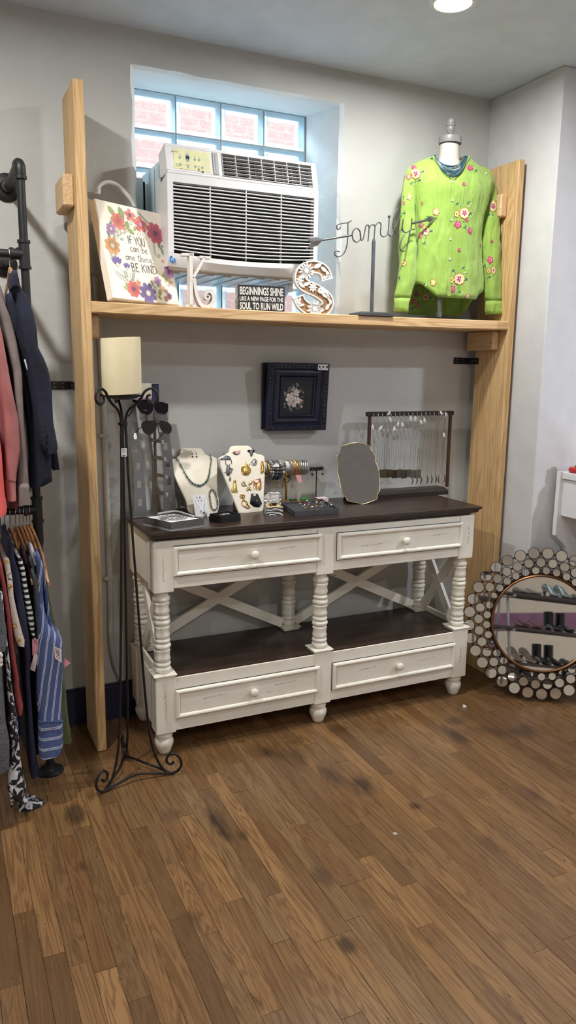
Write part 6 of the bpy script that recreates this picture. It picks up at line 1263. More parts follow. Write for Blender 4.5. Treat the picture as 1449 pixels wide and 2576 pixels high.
# ------------------------------------------------------------------ garments, hung with their edges to the room
def fabric(name, cols, scale=(9, 9, 9), bump=.3, bs=26, rough=.85, fine=320):
    t = NT(name); f = t.noise(t.coord('World', scale), 2, 3); n1 = t.bump(t.noise(t.coord('World', (1, 1, .35)), bs, 3), bump, .008); n2 = t.bump(t.noise(t.coord('World'), fine, 2), .12, .001, n1)
    return t.done(t.ramp(f, [(.3, cols[0]), (.7, cols[1])]), rough, 0, n2)
NVB = fabric('navy_seersucker', ((11, 14, 31), (18, 23, 46)), bs=70, bump=.45); TAU = fabric('taupe_twill', ((112, 101, 97), (132, 120, 115))); MAU = fabric('washed_pink_denim', ((142, 86, 86), (166, 106, 102)), (14, 14, 5)); CORL = fabric('coral_jersey', ((222, 92, 88), (236, 106, 100)), bump=.12)
BRICK = fabric('brick_red_knit', ((122, 46, 46), (142, 56, 54))); NVJ = fabric('navy_jersey', ((14, 17, 42), (24, 27, 58))); OLV = fabric('olive_cotton', ((74, 84, 50), (92, 100, 62))); CHAR = fabric('charcoal_jersey', ((58, 59, 63), (76, 77, 82))); BLKF = fabric('black_jersey', ((10, 10, 14), (18, 18, 24))); DRED = fabric('dark_red_cotton', ((94, 34, 34), (112, 44, 42)))
t = NT('heather_grey_knit'); f = t.noise(t.coord('World', (6, 6, 60)), 8, 4, .7); HEA = t.done(t.ramp(f, [(.35, (52, 52, 56)), (.65, (112, 112, 116))]), .9)
t = NT('black_white_leaf_print'); co = t.coord('World', (1, 1, .8)); f = t.noise(co, 42, 3, .55, 1.2); LEO = t.done(t.ramp(f, [(.50, (20, 20, 24)), (.56, (210, 210, 214))]), .7, 0, t.bump(t.noise(co, 20, 2), .4, .008))
t = NT('black_white_stripe_knit'); co = t.coord('World', (.55, .4, 1)); wv = t.new('TexWave', bands_direction='Z'); wv.inputs['Scale'].default_value = 17; wv.inputs['Distortion'].default_value = 1.4; wv.inputs['Detail Scale'].default_value = 3; t.l(co, wv.inputs[0]); STRP = t.done(t.ramp(wv.outputs[1], [(.48, (20, 20, 26)), (.52, (214, 212, 208))]), .85)
t = NT('floral_cream_jersey'); co = t.coord('World'); v = t.new('TexVoronoi'); v.inputs['Scale'].default_value = 25; t.l(co, v.inputs[0]); f = t.noise(co, 60, 2)
c = t.mix(t.math('LESS_THAN', t.math('ADD', v.outputs['Distance'], t.math('MULTIPLY', f, .25)), .34), (196, 186, 174), (186, 140, 60)); c = t.mix(t.math('LESS_THAN', t.math('ADD', v.outputs['Distance'], t.math('MULTIPLY', f, .2)), .20), c, (226, 210, 190)); c = t.mix(t.math('GREATER_THAN', t.noise(co, 46, 2, .5, 2), .66), c, (60, 58, 54)); FLO = t.done(c, .85)
t = NT('blue_stripe_chambray'); co = t.coord('World'); s = t.new('SeparateXYZ'); t.l(co, s.inputs[0]); wob = t.math('MULTIPLY', t.math('SUBTRACT', t.noise(t.coord('World', (6, 6, 3)), 3, 2), .5), .010)
def dbl(v, per, off=0): 
    q = t.math('ABSOLUTE', t.math('SUBTRACT', t.math('PINGPONG', t.math('ADD', v, 5+off), per/2), per*.25)); q = t.math('MINIMUM', t.math('ABSOLUTE', t.math('SUBTRACT', t.math('MODULO', t.math('ADD', v, 5+off), per), per*.42)), t.math('ABSOLUTE', t.math('SUBTRACT', t.math('MODULO', t.math('ADD', v, 5+off), per), per*.58))); return t.math('LESS_THAN', q, per*.045)
vert = dbl(t.math('ADD', t.math('ADD', s.outputs[0], t.math('MULTIPLY', s.outputs[2], -.16)), wob), .0225); hor = dbl(t.math('ADD', s.outputs[2], wob), .0345)
low = t.math('LESS_THAN', s.outputs[2], aty(130, 1816, -.62).z); stripe = t.math('ADD', t.math('MULTIPLY', low, hor), t.math('MULTIPLY', t.math('SUBTRACT', 1, low), vert))
f = t.noise(t.coord('World', (200, 200, 40)), 2, 3); c = t.mix(t.math('MULTIPLY', stripe, .75), t.ramp(f, [(.3, (58, 72, 116)), (.7, (78, 94, 138))]), (206, 210, 220)); BLU = t.done(c, .8, 0, t.bump(t.noise(t.coord('World', (20, 20, 6)), 3, 3), .3, .006))
WOODH = wood('beech_hanger', 1, ((150, 100, 60), (184, 132, 86), (204, 156, 108)), .4, 2.0); STL = plain('chrome_hook', (170, 170, 168), .25, 1)
def cloth(rows, y0, y1, mat, parent, name, seed, wob=.004, m=4):
    """hanging cloth seen edge-on: rows = (photo row, left, right) of its front edge at depth y0; goes back to y1"""
    q = random.Random(seed); ph = [q.uniform(0, 6) for _ in range(4)]; rg = []
    tab_ = [(r[0], r[1], r[2]) for r in rows]; n = max(8, int((rows[-1][0]-rows[0][0])/14))
    for k in range(n+1):
        r = rows[0][0]+(rows[-1][0]-rows[0][0])*k/n; l_, q_ = lerp(tab_, r); a, c_ = aty(l_, r, y0), aty(q_, r, y0); z = (a.z+c_.z)/2; x0, x1 = a.x, c_.x; w_ = (x1-x0)/2; cx = (x0+x1)/2; ym = (y0+y1)/2; hy = (y1-y0)/2; p = []
        for i in range(28):
            t_ = 2*math.pi*i/28; cc_, ss = math.cos(t_), math.sin(t_); e = 2/5; sx = math.copysign(abs(cc_)**e, cc_); sy = math.copysign(abs(ss)**e, ss)
            yy = ym+hy*sy; d = (yy-y0)/(y1-y0); wx = wob*math.sin(yy*55+ph[0]+z*5)*d*1.6+wob*.5*math.sin(z*21+ph[1]+yy*9)*d
            p.append(V((cx+w_*sx*(1-.12*d)+wx, yy+.004*math.sin(z*17+ph[2]), z+(0 if k < n else .004*math.sin(t_*3+ph[3])))))
        rg.append(p)
    c_ = sum(rg[0], V())/28; cap = [[c_+V(((q_.x-c_.x)*k_, (q_.y-c_.y)*k2, q_.z-c_.z+dz)) for q_ in rg[0]] for k_, k2, dz in ((.35, .75, .011), (.8, .93, .007))]
    return MB().loft(cap+rg).build(name, mat, parent, smooth=60)
def garment(name, label, cat, group, mat, parts, hook=None):
    a = aty(parts[0][0][0][1], parts[0][0][0][0], -.45); g = thing(name, label, cat, a, group)
    for i, p in enumerate(parts): cloth(p[0], p[1], p[2], p[4] if len(p) > 4 else mat, g, p[3], len(label)*7+i)
    return g
UP, LO = 'garments on the upper bar', 'garments on the lower bar'
# upper bar
gz = garment('blazer', 'navy textured blazer on a wooden hanger, last on the upper bar', 'blazer', UP, NVB, [
    ([(744, 14, 50), (780, 14, 56), (873, 30, 72), (980, 55, 96), (1062, 68, 118), (1140, 74, 134), (1190, 74, 135), (1214, 76, 137), (1228, 79, 110)], -.55, -.374, 'body'),
    ([(687, 33, 47), (700, 31, 50), (712, 30, 51), (730, 33, 60), (744, 40, 71), (780, 42, 85), (824, 50, 95), (873, 58, 99), (906, 68, 117), (938, 74, 129), (982, 82, 136), (1062, 92, 138), (1110, 100, 147), (1132, 108, 150), (1143, 116, 143)], -.61, -.44, 'sleeve'),
    ([(1105, 128, 140), (1145, 132, 146), (1182, 134, 152)], -.42, -.372, 'back_vent'), ([(687, 30, 44), (700, 27, 50), (722, 28, 50)], -.615, -.50, 'collar')])
b = MB()
for k in range(3): p = aty(112, 1083+k*17, -.618); b.lathe([(.0045, 0), (.0052, .002), (.003, .003), (.001, .002)], 12, lambda a, b_, c_: (p.x+a, p.y-c_, p.z+b_))
b.build('cuff_buttons', BLKF, gz)['kind'] = 'stuff'
q_ = [aty(*p, -.560) for p in ((60, 905), (70, 900), (77, 925), (68, 931))]; MB().add(q_+[p+V((0, .0006, 0)) for p in q_], [[0, 1, 2, 3], [7, 6, 5, 4], [0, 4, 5, 1], [1, 5, 6, 2], [2, 6, 7, 3], [3, 7, 4, 0]]).build('price_tag', MC['paper_white'], gz)
garment('jacket', 'taupe twill jacket hanging between the navy blazer and the pink denim shirt', 'jacket', UP, TAU, [
    ([(742, -8, 16), (803, 5, 30), (863, 25, 44), (938, 42, 68), (999, 50, 79), (1060, 54, 82), (1115, 56, 78), (1180, 58, 74), (1240, 60, 84)], -.52, -.18, 'body'),
    ([(722, -20, 4), (765, -8, 16), (803, 2, 32), (863, 18, 46), (938, 34, 58), (1000, 38, 60), (1062, 46, 63), (1120, 44, 70), (1186, 45, 74), (1218, 43, 76), (1224, 43, 77)], -.60, -.45, 'sleeve'), ([(1224, 43, 77), (1240, 43, 77), (1269, 44, 79)], -.605, -.45, 'cuff')])
garment('denim_shirt', 'washed pink denim shirt hanging beside the coral top', 'shirt', UP, MAU, [
    ([(800, -40, -2), (900, -30, 10), (1015, -20, 22), (1150, -10, 18), (1250, -10, 22)], -.55, -.20, 'body'),
    ([(780, -30, -6), (840, -14, 8), (940, 0, 25), (1015, 4, 41), (1058, 8, 51), (1134, 12, 54), (1199, 12, 43), (1208, 13, 43)], -.62, -.46, 'sleeve'), ([(1208, 12, 43), (1230, 13, 43), (1259, 17, 44)], -.625, -.46, 'cuff')])
garment('top', 'bright coral top cut by the left edge of the photo', 'top', UP, CORL, [([(1000, -90, -14), (1060, -90, -2), (1145, -90, 10), (1248, -88, 18), (1296, -86, 25), (1306, -84, 22)], -.68, -.30, 'body')])
garment('shirt', 'dark red shirt tail showing under the denim and taupe cuffs', 'shirt', UP, DRED, [([(1150, 20, 48), (1240, 22, 50), (1268, 22, 53), (1281, 22, 46)], -.40, -.18, 'body')])
# hangers
def hanger(label, grp, npx, tip, yb_, ztopbar, hx):
    """flat wooden hanger: neck on the bar, arms along y; tip is the photo pixel of its near end"""
    n_ = aty(npx[0], npx[1], ryy); h = thing('clothes_hanger', label, 'hanger', n_, grp); L = .205; tp = aty(tip[0], tip[1], ryy-L); xm = n_.x; rg = []
    for sgn in (1, -1):
        P = crv([(0, n_.z), (.03, n_.z-.006), (.09, n_.z-.035), (.15, n_.z-.075 if tp.z < n_.z-.09 else (n_.z+tp.z)/2-.012), (L-.01, tp.z+.006), (L, tp.z)], 4); b = MB(); sec = []
        for i, (d, z) in enumerate(P):
            x = xm+(tp.x-xm)*(d/L if sgn > 0 else -d/L*.4); y = ryy-sgn*d; wz = .010-.003*i/len(P); sec.append([(x-.0038, y, z-wz), (x+.0038, y, z-wz), (x+.0038, y, z+wz*.6), (x, y, z+wz*.8), (x-.0038, y, z+wz*.6)])
        b.loft(sec); b.build('arm', WOODH, h, smooth=50)
    P = [(xm, ryy, n_.z), (xm, ryy, n_.z+.028), (xm, ryy-.012, n_.z+.045), (xm, ryy-.019, ztopbar-.004), (xm, ryy-.012, ztopbar+.0135), (xm, ryy, ztopbar+.0165), (xm, ryy+.014, ztopbar+.012), (xm, ryy+.019, ztopbar)]
    MB().tube(crv(P, 5), .0016, 6).build('hook', STL, h, smooth=60); return h
HG = 'wooden hangers on the lower bar'
on_ = ['first', 'second', 'third', 'fourth', 'fifth', 'sixth', 'seventh', 'eighth']; wh = ['the olive top', 'the blue striped top', 'the narrow white top', 'a charcoal top', 'a dark burgundy top', 'the striped top', 'the cream floral top', 'the brick red top']
for i, (n_, tip) in enumerate((((75, 1324), (122, 1468)), ((67.5, 1326), (110, 1458)), ((59, 1326), (100, 1462)), ((50.5, 1327), (90, 1462)), ((40, 1328), (82, 1466)), ((26, 1331), (64, 1457)), ((12, 1334), (30, 1464)), ((2, 1342), (20, 1470)))):
    hanger('%s wooden hanger from the right on the lower bar, under %s' % (on_[i], wh[i]), HG, n_, tip, 0, ZB2, n_[0])
hanger('wooden hanger of the navy blazer on the upper bar', 'wooden hanger on the upper bar', (25, 678), (44, 712), 0, ZA, 25)
# lower bar
garment('top', 'olive green top hanging right behind the blue striped top', 'top', LO, OLV, [([(1386, 96, 105), (1420, 103, 113), (1480, 112, 122), (1560, 118, 136), (1612, 124, 154), (1700, 128, 164), (1800, 134, 172), (1873, 138, 183)], -.46, -.374, 'body')])
gb_ = garment('top', 'blue chambray sleeveless top with white double stripes and a crochet band', 'top', LO, BLU, [
    ([(1530, 101, 108), (1560, 100, 116), (1585, 99, 128), (1604, 98, 146), (1613, 98, 157), (1620, 97, 162), (1650, 95, 163), (1700, 94, 163), (1752, 93, 162), (1807, 98, 160), (1832, 97, 163), (1895, 96, 164), (1906, 100, 158)], -.62, -.385, 'body'),
    ([(1402, 92, 102), (1418, 94, 108), (1434, 97, 114), (1470, 98, 108), (1530, 100, 112), (1585, 100, 126), (1612, 99, 142)], -.60, -.50, 'strap'), ([(1440, 107, 114), (1500, 112, 122), (1545, 116, 128), (1585, 120, 136), (1614, 122, 158)], -.56, -.46, 'strap')])
b = MB()
for k in range(13):
    p = aty(99+k*4.9, 1816+(1 if k % 2 else 0)*.6, -.626); b.ball(p, .0042, 8, sy=.6)
b.build('crochet_band', plain('slate_blue_crochet', (64, 78, 118), .8), gb_)['kind'] = 'stuff'
def ptag(g, P, y, mat, nm='price_tag'):
    q_ = [aty(*p, y) for p in P]; return MB().add(q_+[p+V((0, .0006, 0)) for p in q_], [[0, 1, 2, 3], [7, 6, 5, 4], [0, 4, 5, 1], [1, 5, 6, 2], [2, 6, 7, 3], [3, 7, 4, 0]]).build(nm, mat, g)
PNKT = plain('pink_tag_paper', (220, 150, 160), .6)
tg_ = ptag(gb_, ((136, 1626), (155, 1634), (155, 1668), (138, 1656)), -.628, plain('blush_label', (226, 206, 206), .6)); ptag(gb_, ((163, 1655), (177, 1668), (163, 1681), (160, 1668)), -.60, PNKT, 'pink_tag')
b = MB()
for (x0, y0, x1, y1, w_) in ((141, 1631, 143, 1654, .0022), (145.5, 1634, 148, 1658, .0042), (150, 1637, 151, 1655, .0009), (138.5, 1632, 140, 1645, .0009)):
    for k in range(7):
        if k % 7 == 5: continue
        a, c_ = aty(x0+(x1-x0)*k/7, y0+(y1-y0)*k/7, -.6288), aty(x0+(x1-x0)*(k+.62)/7, y0+(y1-y0)*(k+.62)/7, -.6288); n_ = V((1, 0, 0))*w_/2; b.add([a-n_, a+n_, c_+n_, c_-n_], [[0, 1, 2, 3]])
b.build('tag_print', INK, tg_)['kind'] = 'stuff'
garment('top', 'narrow white top shoulder over the third hanger', 'top', LO, plain('white_cotton', (210, 214, 224), .8), [([(1385, 74, 86), (1395, 76, 88), (1412, 82, 92), (1420, 84, 94)], -.545, -.45, 'shoulder'), ([(1420, 86, 92), (1480, 92, 97), (1560, 98, 102)], -.47, -.30, 'body')])
gc_ = garment('top', 'charcoal grey jersey top between the striped and blue tops', 'top', LO, CHAR, [([(1408, 70, 82), (1422, 76, 86), (1432, 80, 88)], -.56, -.46, 'shoulder'), ([(1440, 78, 88), (1480, 86, 106), (1540, 92, 108), (1600, 90, 106), (1622, 83, 99), (1632, 85, 97)], -.58, -.30, 'body')])
ptag(gc_, ((81, 1608), (95, 1608), (95, 1649), (81, 1649)), -.585, PNKT, 'pink_tag'); ptag(gc_, ((86, 1645), (96, 1648), (88, 1690), (75, 1684)), -.590, MC['blush_label'])
garment('top', 'dark burgundy top between the charcoal and the striped tops', 'top', LO, fabric('burgundy_jersey', ((46, 20, 32), (60, 28, 42))), [([(1392, 54, 66), (1406, 60, 70), (1420, 64, 72)], -.56, -.46, 'shoulder'), ([(1420, 58, 68), (1480, 66, 80), (1600, 72, 88), (1700, 74, 90)], -.44, -.24, 'body')])
garment('dress', 'black dress filling the gap between the navy dress and the blue top', 'dress', LO, BLKF, [([(1600, 74, 96), (1700, 78, 98), (1800, 82, 100), (1880, 86, 102), (1896, 88, 100)], -.50, -.22, 'body')])  # black cloth added to paint the dark cavity between the neighbouring garments
garment('top', 'black and white striped knit top on the lower bar', 'top', LO, STRP, [([(1411, 42, 58), (1422, 44, 62), (1436, 50, 67), (1462, 54, 69), (1504, 60, 77), (1554, 68, 88), (1596, 77, 90), (1606, 82, 92)], -.59, -.34, 'body')])
garment('dress', 'long navy jersey dress reaching nearly to the floor', 'dress', LO, NVJ, [([(1368, 20, 34), (1395, 17, 36), (1454, 22, 55), (1504, 38, 61), (1560, 46, 70), (1621, 58, 78), (1660, 60, 80), (1707, 64, 78), (1779, 70, 82), (1850, 72, 87), (1910, 75, 95), (1948, 77, 101), (1960, 79, 99)], -.61, -.30, 'body')])
garment('top', 'cream floral jersey top with mustard and coral flowers', 'top', LO, FLO, [([(1414, 6, 26), (1440, 12, 30), (1465, 16, 34), (1504, 20, 36), (1554, 25, 47), (1600, 33, 60), (1619, 39, 67), (1630, 46, 64)], -.63, -.38, 'sleeve'), ([(1470, 14, 28), (1540, 22, 36), (1610, 30, 44), (1645, 34, 50)], -.55, -.30, 'body')])
garment('cardigan', 'brick red knit cardigan between the floral and the leaf print pieces', 'cardigan', LO, BRICK, [([(1418, -6, 7), (1470, 3, 16), (1520, 12, 24), (1587, 18, 33), (1618, 21, 35), (1671, 27, 43), (1720, 33, 52), (1724, 33, 50), (1760, 36, 56), (1789, 41, 62), (1798, 45, 58)], -.65, -.34, 'body')])
garment('dress', 'black and white leaf print dress whose tie trails on the floor', 'dress', LO, LEO, [([(1500, 0, 8), (1580, 4, 16), (1645, 11, 24), (1689, 14, 29), (1743, 18, 33), (1796, 19, 44), (1850, 21, 51), (1862, 26, 50)], -.67, -.36, 'body'), ([(1850, 28, 48), (1904, 29, 54), (1957, 20, 59), (1985, 21, 66), (2005, 30, 69), (2022, 44, 72)], -.66, -.52, 'tie'), ([(1985, 20, 34), (2010, 27, 35), (2034, 28, 33)], -.67, -.62, 'tie_end')])
pp = [atz(*p, .012) for p in ((44, 2008), (70, 1998), (92, 2003), (112, 2012), (98, 2024), (74, 2034), (48, 2036))]; cq = sum(pp, V())/7
lp = [o for o in bpy.data.objects if o.get('label', '').startswith('black and white leaf')][0]
MB().loft([[V((p.x, p.y, .0012)) for p in pp], [V((p.x, p.y, .010)) for p in pp], [cq.lerp(p, .55)+V((0, 0, .012)) for p in pp]]).build('trailing_tie', LEO, lp, smooth=60)
garment('sweater', 'heather grey knit sweater cut by the left edge of the photo', 'sweater', LO, HEA, [([(1470, -60, -2), (1537, -60, 12), (1602, -60, 22), (1640, -60, 23), (1646, -56, 18)], -.72, -.44, 'body'), ([(1640, -60, 6), (1707, -60, 11), (1790, -60, 18), (1832, -60, 20), (1886, -60, 30), (1945, -60, 30), (1952, -58, 29)], -.70, -.42, 'lower_body')])
b = MB(); gs = [o for o in bpy.data.objects if o.get('label', '').startswith('heather grey')][0]
for k in range(9): p = aty(-1+2.5*math.sin(k*1.7), 1646+k*3.2, -.725); b.ball(p, .008, 8)
b.build('cream_pompom', plain('cream_yarn', (214, 206, 192), .9), gs, smooth=60)['kind'] = 'stuff'
# ------------------------------------------------------------------ big round mirror ringed with small mirror discs
MTH, MTL, MRAD = R(36), R(12), .347
mm = V((2.432, -.566, .352)); mr = Fr((0, 0, 0)); cz, sz_ = math.cos(MTH), math.sin(MTH)
mr.u = V((cz, -sz_, 0)); nh = V((-sz_, -cz, 0)); mr.n = nh*math.cos(MTL)+V((0, 0, 1))*math.sin(MTL); mr.v = mr.n.cross(mr.u); mr.o = mm
BRZ = plain('dark_bronze_metal', (62, 46, 34), .38, .7); BRZL = plain('aged_copper_rim', (122, 84, 54), .35, .8)
rm = thing('round_mirror', 'round floor mirror ringed with three rows of small mirror discs, leaning by the table', 'mirror', (mm.x, mm.y, 0))
RI = .212
def circ(r, c_, n=64, a0=0): return [mr.pt(r*math.cos(2*math.pi*i/n+a0), r*math.sin(2*math.pi*i/n+a0), c_) for i in range(n)]
MB().add(circ(RI, 0), [list(range(64))]).build('mirror_glass', MIR, rm)
MB().loft([circ(RI-.001, -.004), circ(RI-.001, .003), circ(RI+.004, .006), circ(RI+.009, .003), circ(RI+.009, -.012), circ(RI-.001, -.012)], caps=False).build('inner_rim', BRZL, rm, smooth=50)
for rr_ in (.2405, .2765, .318): MB().loft([circ(rr_-.004, -.016), circ(rr_-.004, -.012), circ(rr_+.004, -.012), circ(rr_+.004, -.016), circ(rr_-.004, -.016)], caps=False).build('support_ring', BRZ, rm)
MB().add(circ(RI+.02, -.0165), [list(range(64))[::-1]]).build('backing', BRZ, rm)
def disc(r):
    b = MB(); n = 20; C_ = lambda q, c_: [(q*math.cos(2*math.pi*i/n), q*math.sin(2*math.pi*i/n), c_) for i in range(n)]
    b.loft([C_(r-.0022, -.010), C_(r, -.010), C_(r, .001), C_(r-.0022, .002), C_(r-.0028, -.0005)], 0, caps=False); b.add(C_(r-.0024, -.0006), [list(range(n))], 1); b.add(C_(r-.002, -.010), [list(range(n))[::-1]], 0)
    return b
from mathutils import Matrix as _M
Mrot = _M((mr.u, mr.v, mr.n)).transposed()
q = random.Random(8)
for ring_, (rad, r, off) in enumerate(((.2405, .0185, 0), (.2765, .0222, .5), (.3195, .0265, 0))):
    me = None; n = 33
    for k in range(n):
        a = 2*math.pi*(k+off)/n; rad2 = rad if ring_ < 2 else rad
        c_ = mr.pt(rad2*math.cos(a), rad2*math.sin(a), -.001-.0035*(k % 2) - (.004 if ring_ == 1 else 0)-(.002 if ring_ == 2 else 0))
        if me is None: o = disc(r).build('mirror_disc', [BRZ, MIR]); o.parent = rm; me = o.data
        else: o = bpy.data.objects.new('mirror_disc', me); COL.objects.link(o); o.parent = rm
        tl_ = _M.Rotation(q.uniform(-.035, .035), 3, 'X') @ _M.Rotation(q.uniform(-.035, .035), 3, 'Y')
        o.matrix_local = _M.Translation(c_-V((mm.x, mm.y, 0))) @ (Mrot @ tl_).to_4x4()
# ------------------------------------------------------------------ white cabinet at the right edge, with cushion and gold figure
WLM = plain('white_laminate', (226, 226, 228), .35, var=.01)
cbx = thing('white_cabinet', 'white laminate cabinet with curved end panel, cut by the right edge of the photo', 'cabinet', (2.75, -.8, .83))
xf = aty(1411, 1187, -.5).x; ztc = 1.032
# end panel: S-curved profile in the x-z plane
pr = [(xf, ztc), (xf, ztc), (xf-.002, .765), (xf+.002, .742), (xf+.016, .722), (xf+.045, .700), (xf+.066, .676), (xf+.078, .645), (xf+.082, .60)]
pr = crv(pr[1:], 4)+[(xf+.082, .03), (xf+.42, .03), (xf+.42, ztc)]
MB().loft([[(x, -.478, z) for x, z in pr], [(x, -.500, z) for x, z in pr]]).build('end_panel', WLM, cbx)
MB().box(xf+.018, xf+.42, -1.45, -.5005, .83, .997, b=.002).build('drawer_box', WLM, cbx)
MB().box(xf+.008, xf+.42, -1.45, -.5005, 1.000, ztc, b=.003).build('cabinet_top', WLM, cbx)
MB().box(xf+.30, xf+.32, -1.45, -.5005, .03, .83, b=.002).build('back_panel', WLM, cbx)
RED = plain('red_satin', (186, 28, 34), .35); GLD2 = plain('bright_gold_paint', (220, 160, 30), .18, .85)
cu = thing('cushion', 'small red satin cushion under the gold figure on the white cabinet', 'cushion', (xf+.075, -.578, ztc))
rg = []
for k in range(9):
    a = -math.pi/2+math.pi*k/8; q_ = max(.05, math.cos(a)**.6); z = ztc+.0125+.0115*math.sin(a); rg.append(ell(xf+.080, -.578, .068*(.86+.14*q_) if 0 < k < 8 else .044, .070*(.86+.14*q_) if 0 < k < 8 else .046, z, 28, 4))
MB().loft(rg).build('cover', RED, cu, smooth=60)
fx, fyy, fz = xf+.066, -.572, ztc+.0235
fg = thing('gold_figurine', 'shiny gold seated animal figurine on the red cushion', 'figurine', (fx, fyy, fz))
MB().lathe([(.020, 0), (.034, .004), (.037, .016), (.034, .032), (.026, .050), (.020, .062), (.014, .070), (.001, .074)], 24, lambda a, b_, c_: (fx+a, fyy+b_, fz+c_)).build('body', GLD2, fg, smooth=60)
b = MB().ball((fx, fyy, fz+.088), .029, 18, sy=.92)
for s in (-1, 1): b.loft([[(fx+s*.020+.009*math.cos(a), fyy+s*.0+.006*math.sin(a), fz+.104) for a in [math.pi/3*i for i in range(6)]], [(fx+s*.024, fyy, fz+.126)]*6])
b.build('head', GLD2, fg, smooth=60)
for (dx, dy) in ((-.024, -.018), (.010, -.030), (-.034, .008)): MB().ball((fx+dx, fyy+dy, fz+.008), .011, 12, sx=1.2, sz=.8).build('paw', GLD2, fg, smooth=60)
MB().tube(crv([(fx-.026, fyy-.006, fz+.048), (fx-.040, fyy-.018, fz+.036), (fx-.036, fyy-.026, fz+.022)], 5), .009, 10).build('arm', GLD2, fg, smooth=60)
# ------------------------------------------------------------------ scraps on the floor
p = atz(1168, 1777, .003); sc1 = MB().loft([[(p.x-.009, p.y-.005, .0008), (p.x+.010, p.y-.007, .0008), (p.x+.012, p.y+.004, .0008), (p.x-.004, p.y+.009, .0008)], [(p.x-.006, p.y-.002, .009), (p.x+.006, p.y-.004, .006), (p.x+.006, p.y+.003, .007), (p.x-.002, p.y+.006, .011)]]).build('paper_scrap', MC['paper_white'], None, T=(p.x, p.y, 0)); tag(sc1, 'crumpled white paper scrap on the floor right of the console table', 'scrap')
p = atz(994, 2097, .001)
sc2 = MB().lathe([(.0005, .0008), (.0075, .0008), (.0072, .0014), (.0005, .0014)], 18, lambda a, b_, c_: (p.x+a, p.y+b_*1.1, c_)).build('paint_spot', plain('dried_paint_grey', (176, 166, 158), .7), None, T=(p.x, p.y, 0)); tag(sc2, 'small pale dried paint spot on the floor boards in front of the table', 'spot')
# ------------------------------------------------------------------ shoe rack across the shop, seen in the round mirror
def refl(P): d = (V(P)-mr.o).dot(mr.n); return V(P)-mr.n*(2*d)
def rdir(px, py): d = ray(px, py).normalized(); return d-mr.n*(2*d.dot(mr.n))
def mhit(px, py):
    d = ray(px, py); t_ = (mr.o-CAM).dot(mr.n)/d.dot(mr.n); return CAM+d*t_
CHR = plain('rack_chrome', (190, 190, 192), .25, 1); DKB = plain('dark_rack_board', (66, 50, 46), .5); BLW = plain('black_rack_wire', (30, 30, 32), .4, .5)
c0 = mhit(1345, 1560); d0 = rdir(1345, 1560); RC = c0+d0*2.7; ra = math.atan2(d0.y, d0.x)
fwd = V((math.cos(ra), math.sin(ra), 0)); fwd = _M.Rotation(R(-28), 3, 'Z') @ fwd; side = V((-fwd.y, fwd.x, 0))   # side: which way along the rack
rc0 = V((RC.x, RC.y, 0)); zc = RC.z
sk = thing('shoe_rack', 'folding chrome shoe rack with dark shelves, seen only in the round mirror', 'shoe rack', rc0)
def rp_(s, f_, z): return rc0+side*s+fwd*f_+V((0, 0, z))
LV = [zc+.20, zc-.07, zc-.34, zc-.60]; LV = [z for z in LV if z > .06]
def SHELFZ(i): return LV[i]
for i, z in enumerate(LV):
    MB().add([rp_(s, f_, zz_) for zz_ in (z-.018, z) for s, f_ in ((-.36, -.02), (.75, -.02), (.75, .06), (-.36, .06))], [[0, 1, 2, 3][::-1], [4, 5, 6, 7], [0, 1, 5, 4], [1, 2, 6, 5], [2, 3, 7, 6], [3, 0, 4, 7]]).build('shelf_board', DKB, sk)
    for k in range(4): MB().tube([rp_(-.36, .09+.05*k, z-.006), rp_(.75, .09+.05*k, z-.006)], .004, 6).build('shelf_wire', BLW, sk)
for s in (-.20, .70):
    MB().tube([rp_(s, -.03, 0.01), rp_(s, .14, zc+.75)], .011, 8).build('leg', CHR, sk, smooth=60); MB().tube([rp_(s, .31, 0.01), rp_(s, .14, zc+.75)], .011, 8).build('leg', CHR, sk, smooth=60)
    for z in LV: MB().tube([rp_(s, -.06, z-.03), rp_(s, .30, z-.012)], .010, 6).build('shelf_arm', CHR, sk)
MB().tube([rp_(-.20, .14, zc+.745), rp_(.70, .14, zc+.745)], .010, 8).build('top_bar', CHR, sk, smooth=60)
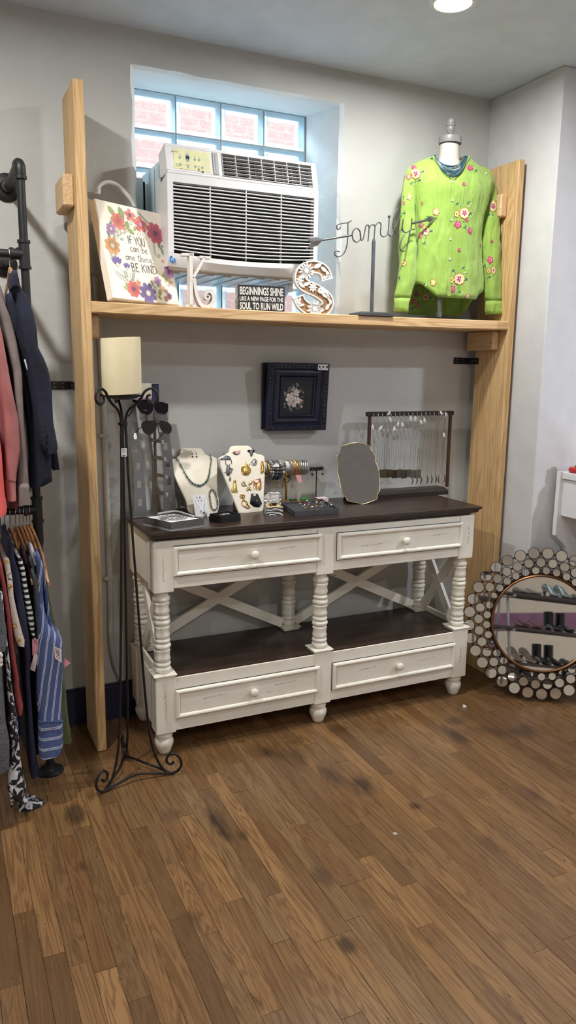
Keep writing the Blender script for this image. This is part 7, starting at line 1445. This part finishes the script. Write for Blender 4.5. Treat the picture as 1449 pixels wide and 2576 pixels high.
def shoe(s, f_, z, kind, mat, parent, lr):
    """toe points to the front of the rack"""
    def T(a, b_, c_): return rp_(s+a, f_-b_, z+c_)
    heel = {'pump': .075, 'boot': .03, 'sandal': .02}[kind]; L = .235; sec = []
    for t_, w_, h0, h1 in ((0, .020, heel, heel+.055), (.12, .030, heel, heel+.058), (.3, .032, heel*.85, heel+.045), (.5, .031, heel*.45, heel*.5+.045), (.68, .042, .002, .040), (.82, .043, .001, .034), (.93, .030, .001, .024), (1, .010, .002, .012)):
        y = -.11+L*t_; sec.append([T(w_*math.cos(a)*(1 if math.sin(a) > -.5 else .9), y, (h0+h1)/2+(h1-h0)/2*math.sin(a)) for a in [2*math.pi*i/12 for i in range(12)]])
    b = MB().loft(sec)
    if kind == 'boot': b.loft([[T(.036*math.cos(a), -.085+.045*math.sin(a), zz_) for a in [2*math.pi*i/12 for i in range(12)]] for zz_ in (.05, .10, .16, .17)])
    b.build('upper', mat, parent, smooth=60)
    b = MB()
    if kind == 'pump': b.loft([[T(r_*math.cos(a), -.095+r_*math.sin(a), zz_) for a in [2*math.pi*i/8 for i in range(8)]] for zz_, r_ in ((0, .007), (.03, .008), (.07, .018))])
    else: b.loft([[T(.026*math.cos(a), -.085+.026*math.sin(a), zz_) for a in [2*math.pi*i/10 for i in range(10)]] for zz_ in (0, heel+.01)])
    b.build('heel', mat, parent, smooth=60)
LEAB = plain('black_leather', (16, 16, 18), .28); SILL = plain('metallic_pewter_leather', (110, 122, 122), .3, .6); NUDE = plain('bronze_patent', (140, 124, 104), .15, .3); WOV = plain('brown_woven_leather', (96, 84, 72), .5, bump=1, bscale=90); MAR = plain('maroon_leather', (84, 36, 44), .35); SNK = plain('dark_sneaker', (34, 30, 34), .6)
# first column of each row: which shelf, how far along, kind
for row, s0, kind, mat, lab in ((0, -.02, 'sandal', WOV, 'pair of brown woven sandals on the top shelf of the mirrored rack'), (0, .24, 'pump', SILL, 'pair of pewter high heels on the top shelf of the mirrored rack'), (0, .50, 'sandal', WOV, 'pair of woven shoes at the end of the top shelf of the mirrored rack'),
                               (1, .0, 'sandal', MAR, 'pair of maroon flat shoes on the second shelf of the mirrored rack'), (1, .27, 'boot', LEAB, 'pair of black ankle boots on the second shelf of the mirrored rack'),
                               (2, -.06, 'pump', NUDE, 'pair of bronze patent high heels on the third shelf of the mirrored rack'), (2, .17, 'boot', LEAB, 'pair of black leather shoes on the third shelf of the mirrored rack'), (2, .40, 'sandal', SNK, 'pair of dark trainers on the third shelf of the mirrored rack')):
    if row >= len(LV): continue
    for k in (0, 1):
        e = thing('shoe', ('left one of the ' if k == 0 else 'right one of the ')+lab.replace('pair of ', '').replace(' of the mirrored rack', ' in the mirror'), 'shoe', rp_(s0+(.052 if k else -.052), .10, LV[row]), lab)
        shoe(s0+(.052 if k else -.052), .10, LV[row]+.001, kind, mat, e, k)
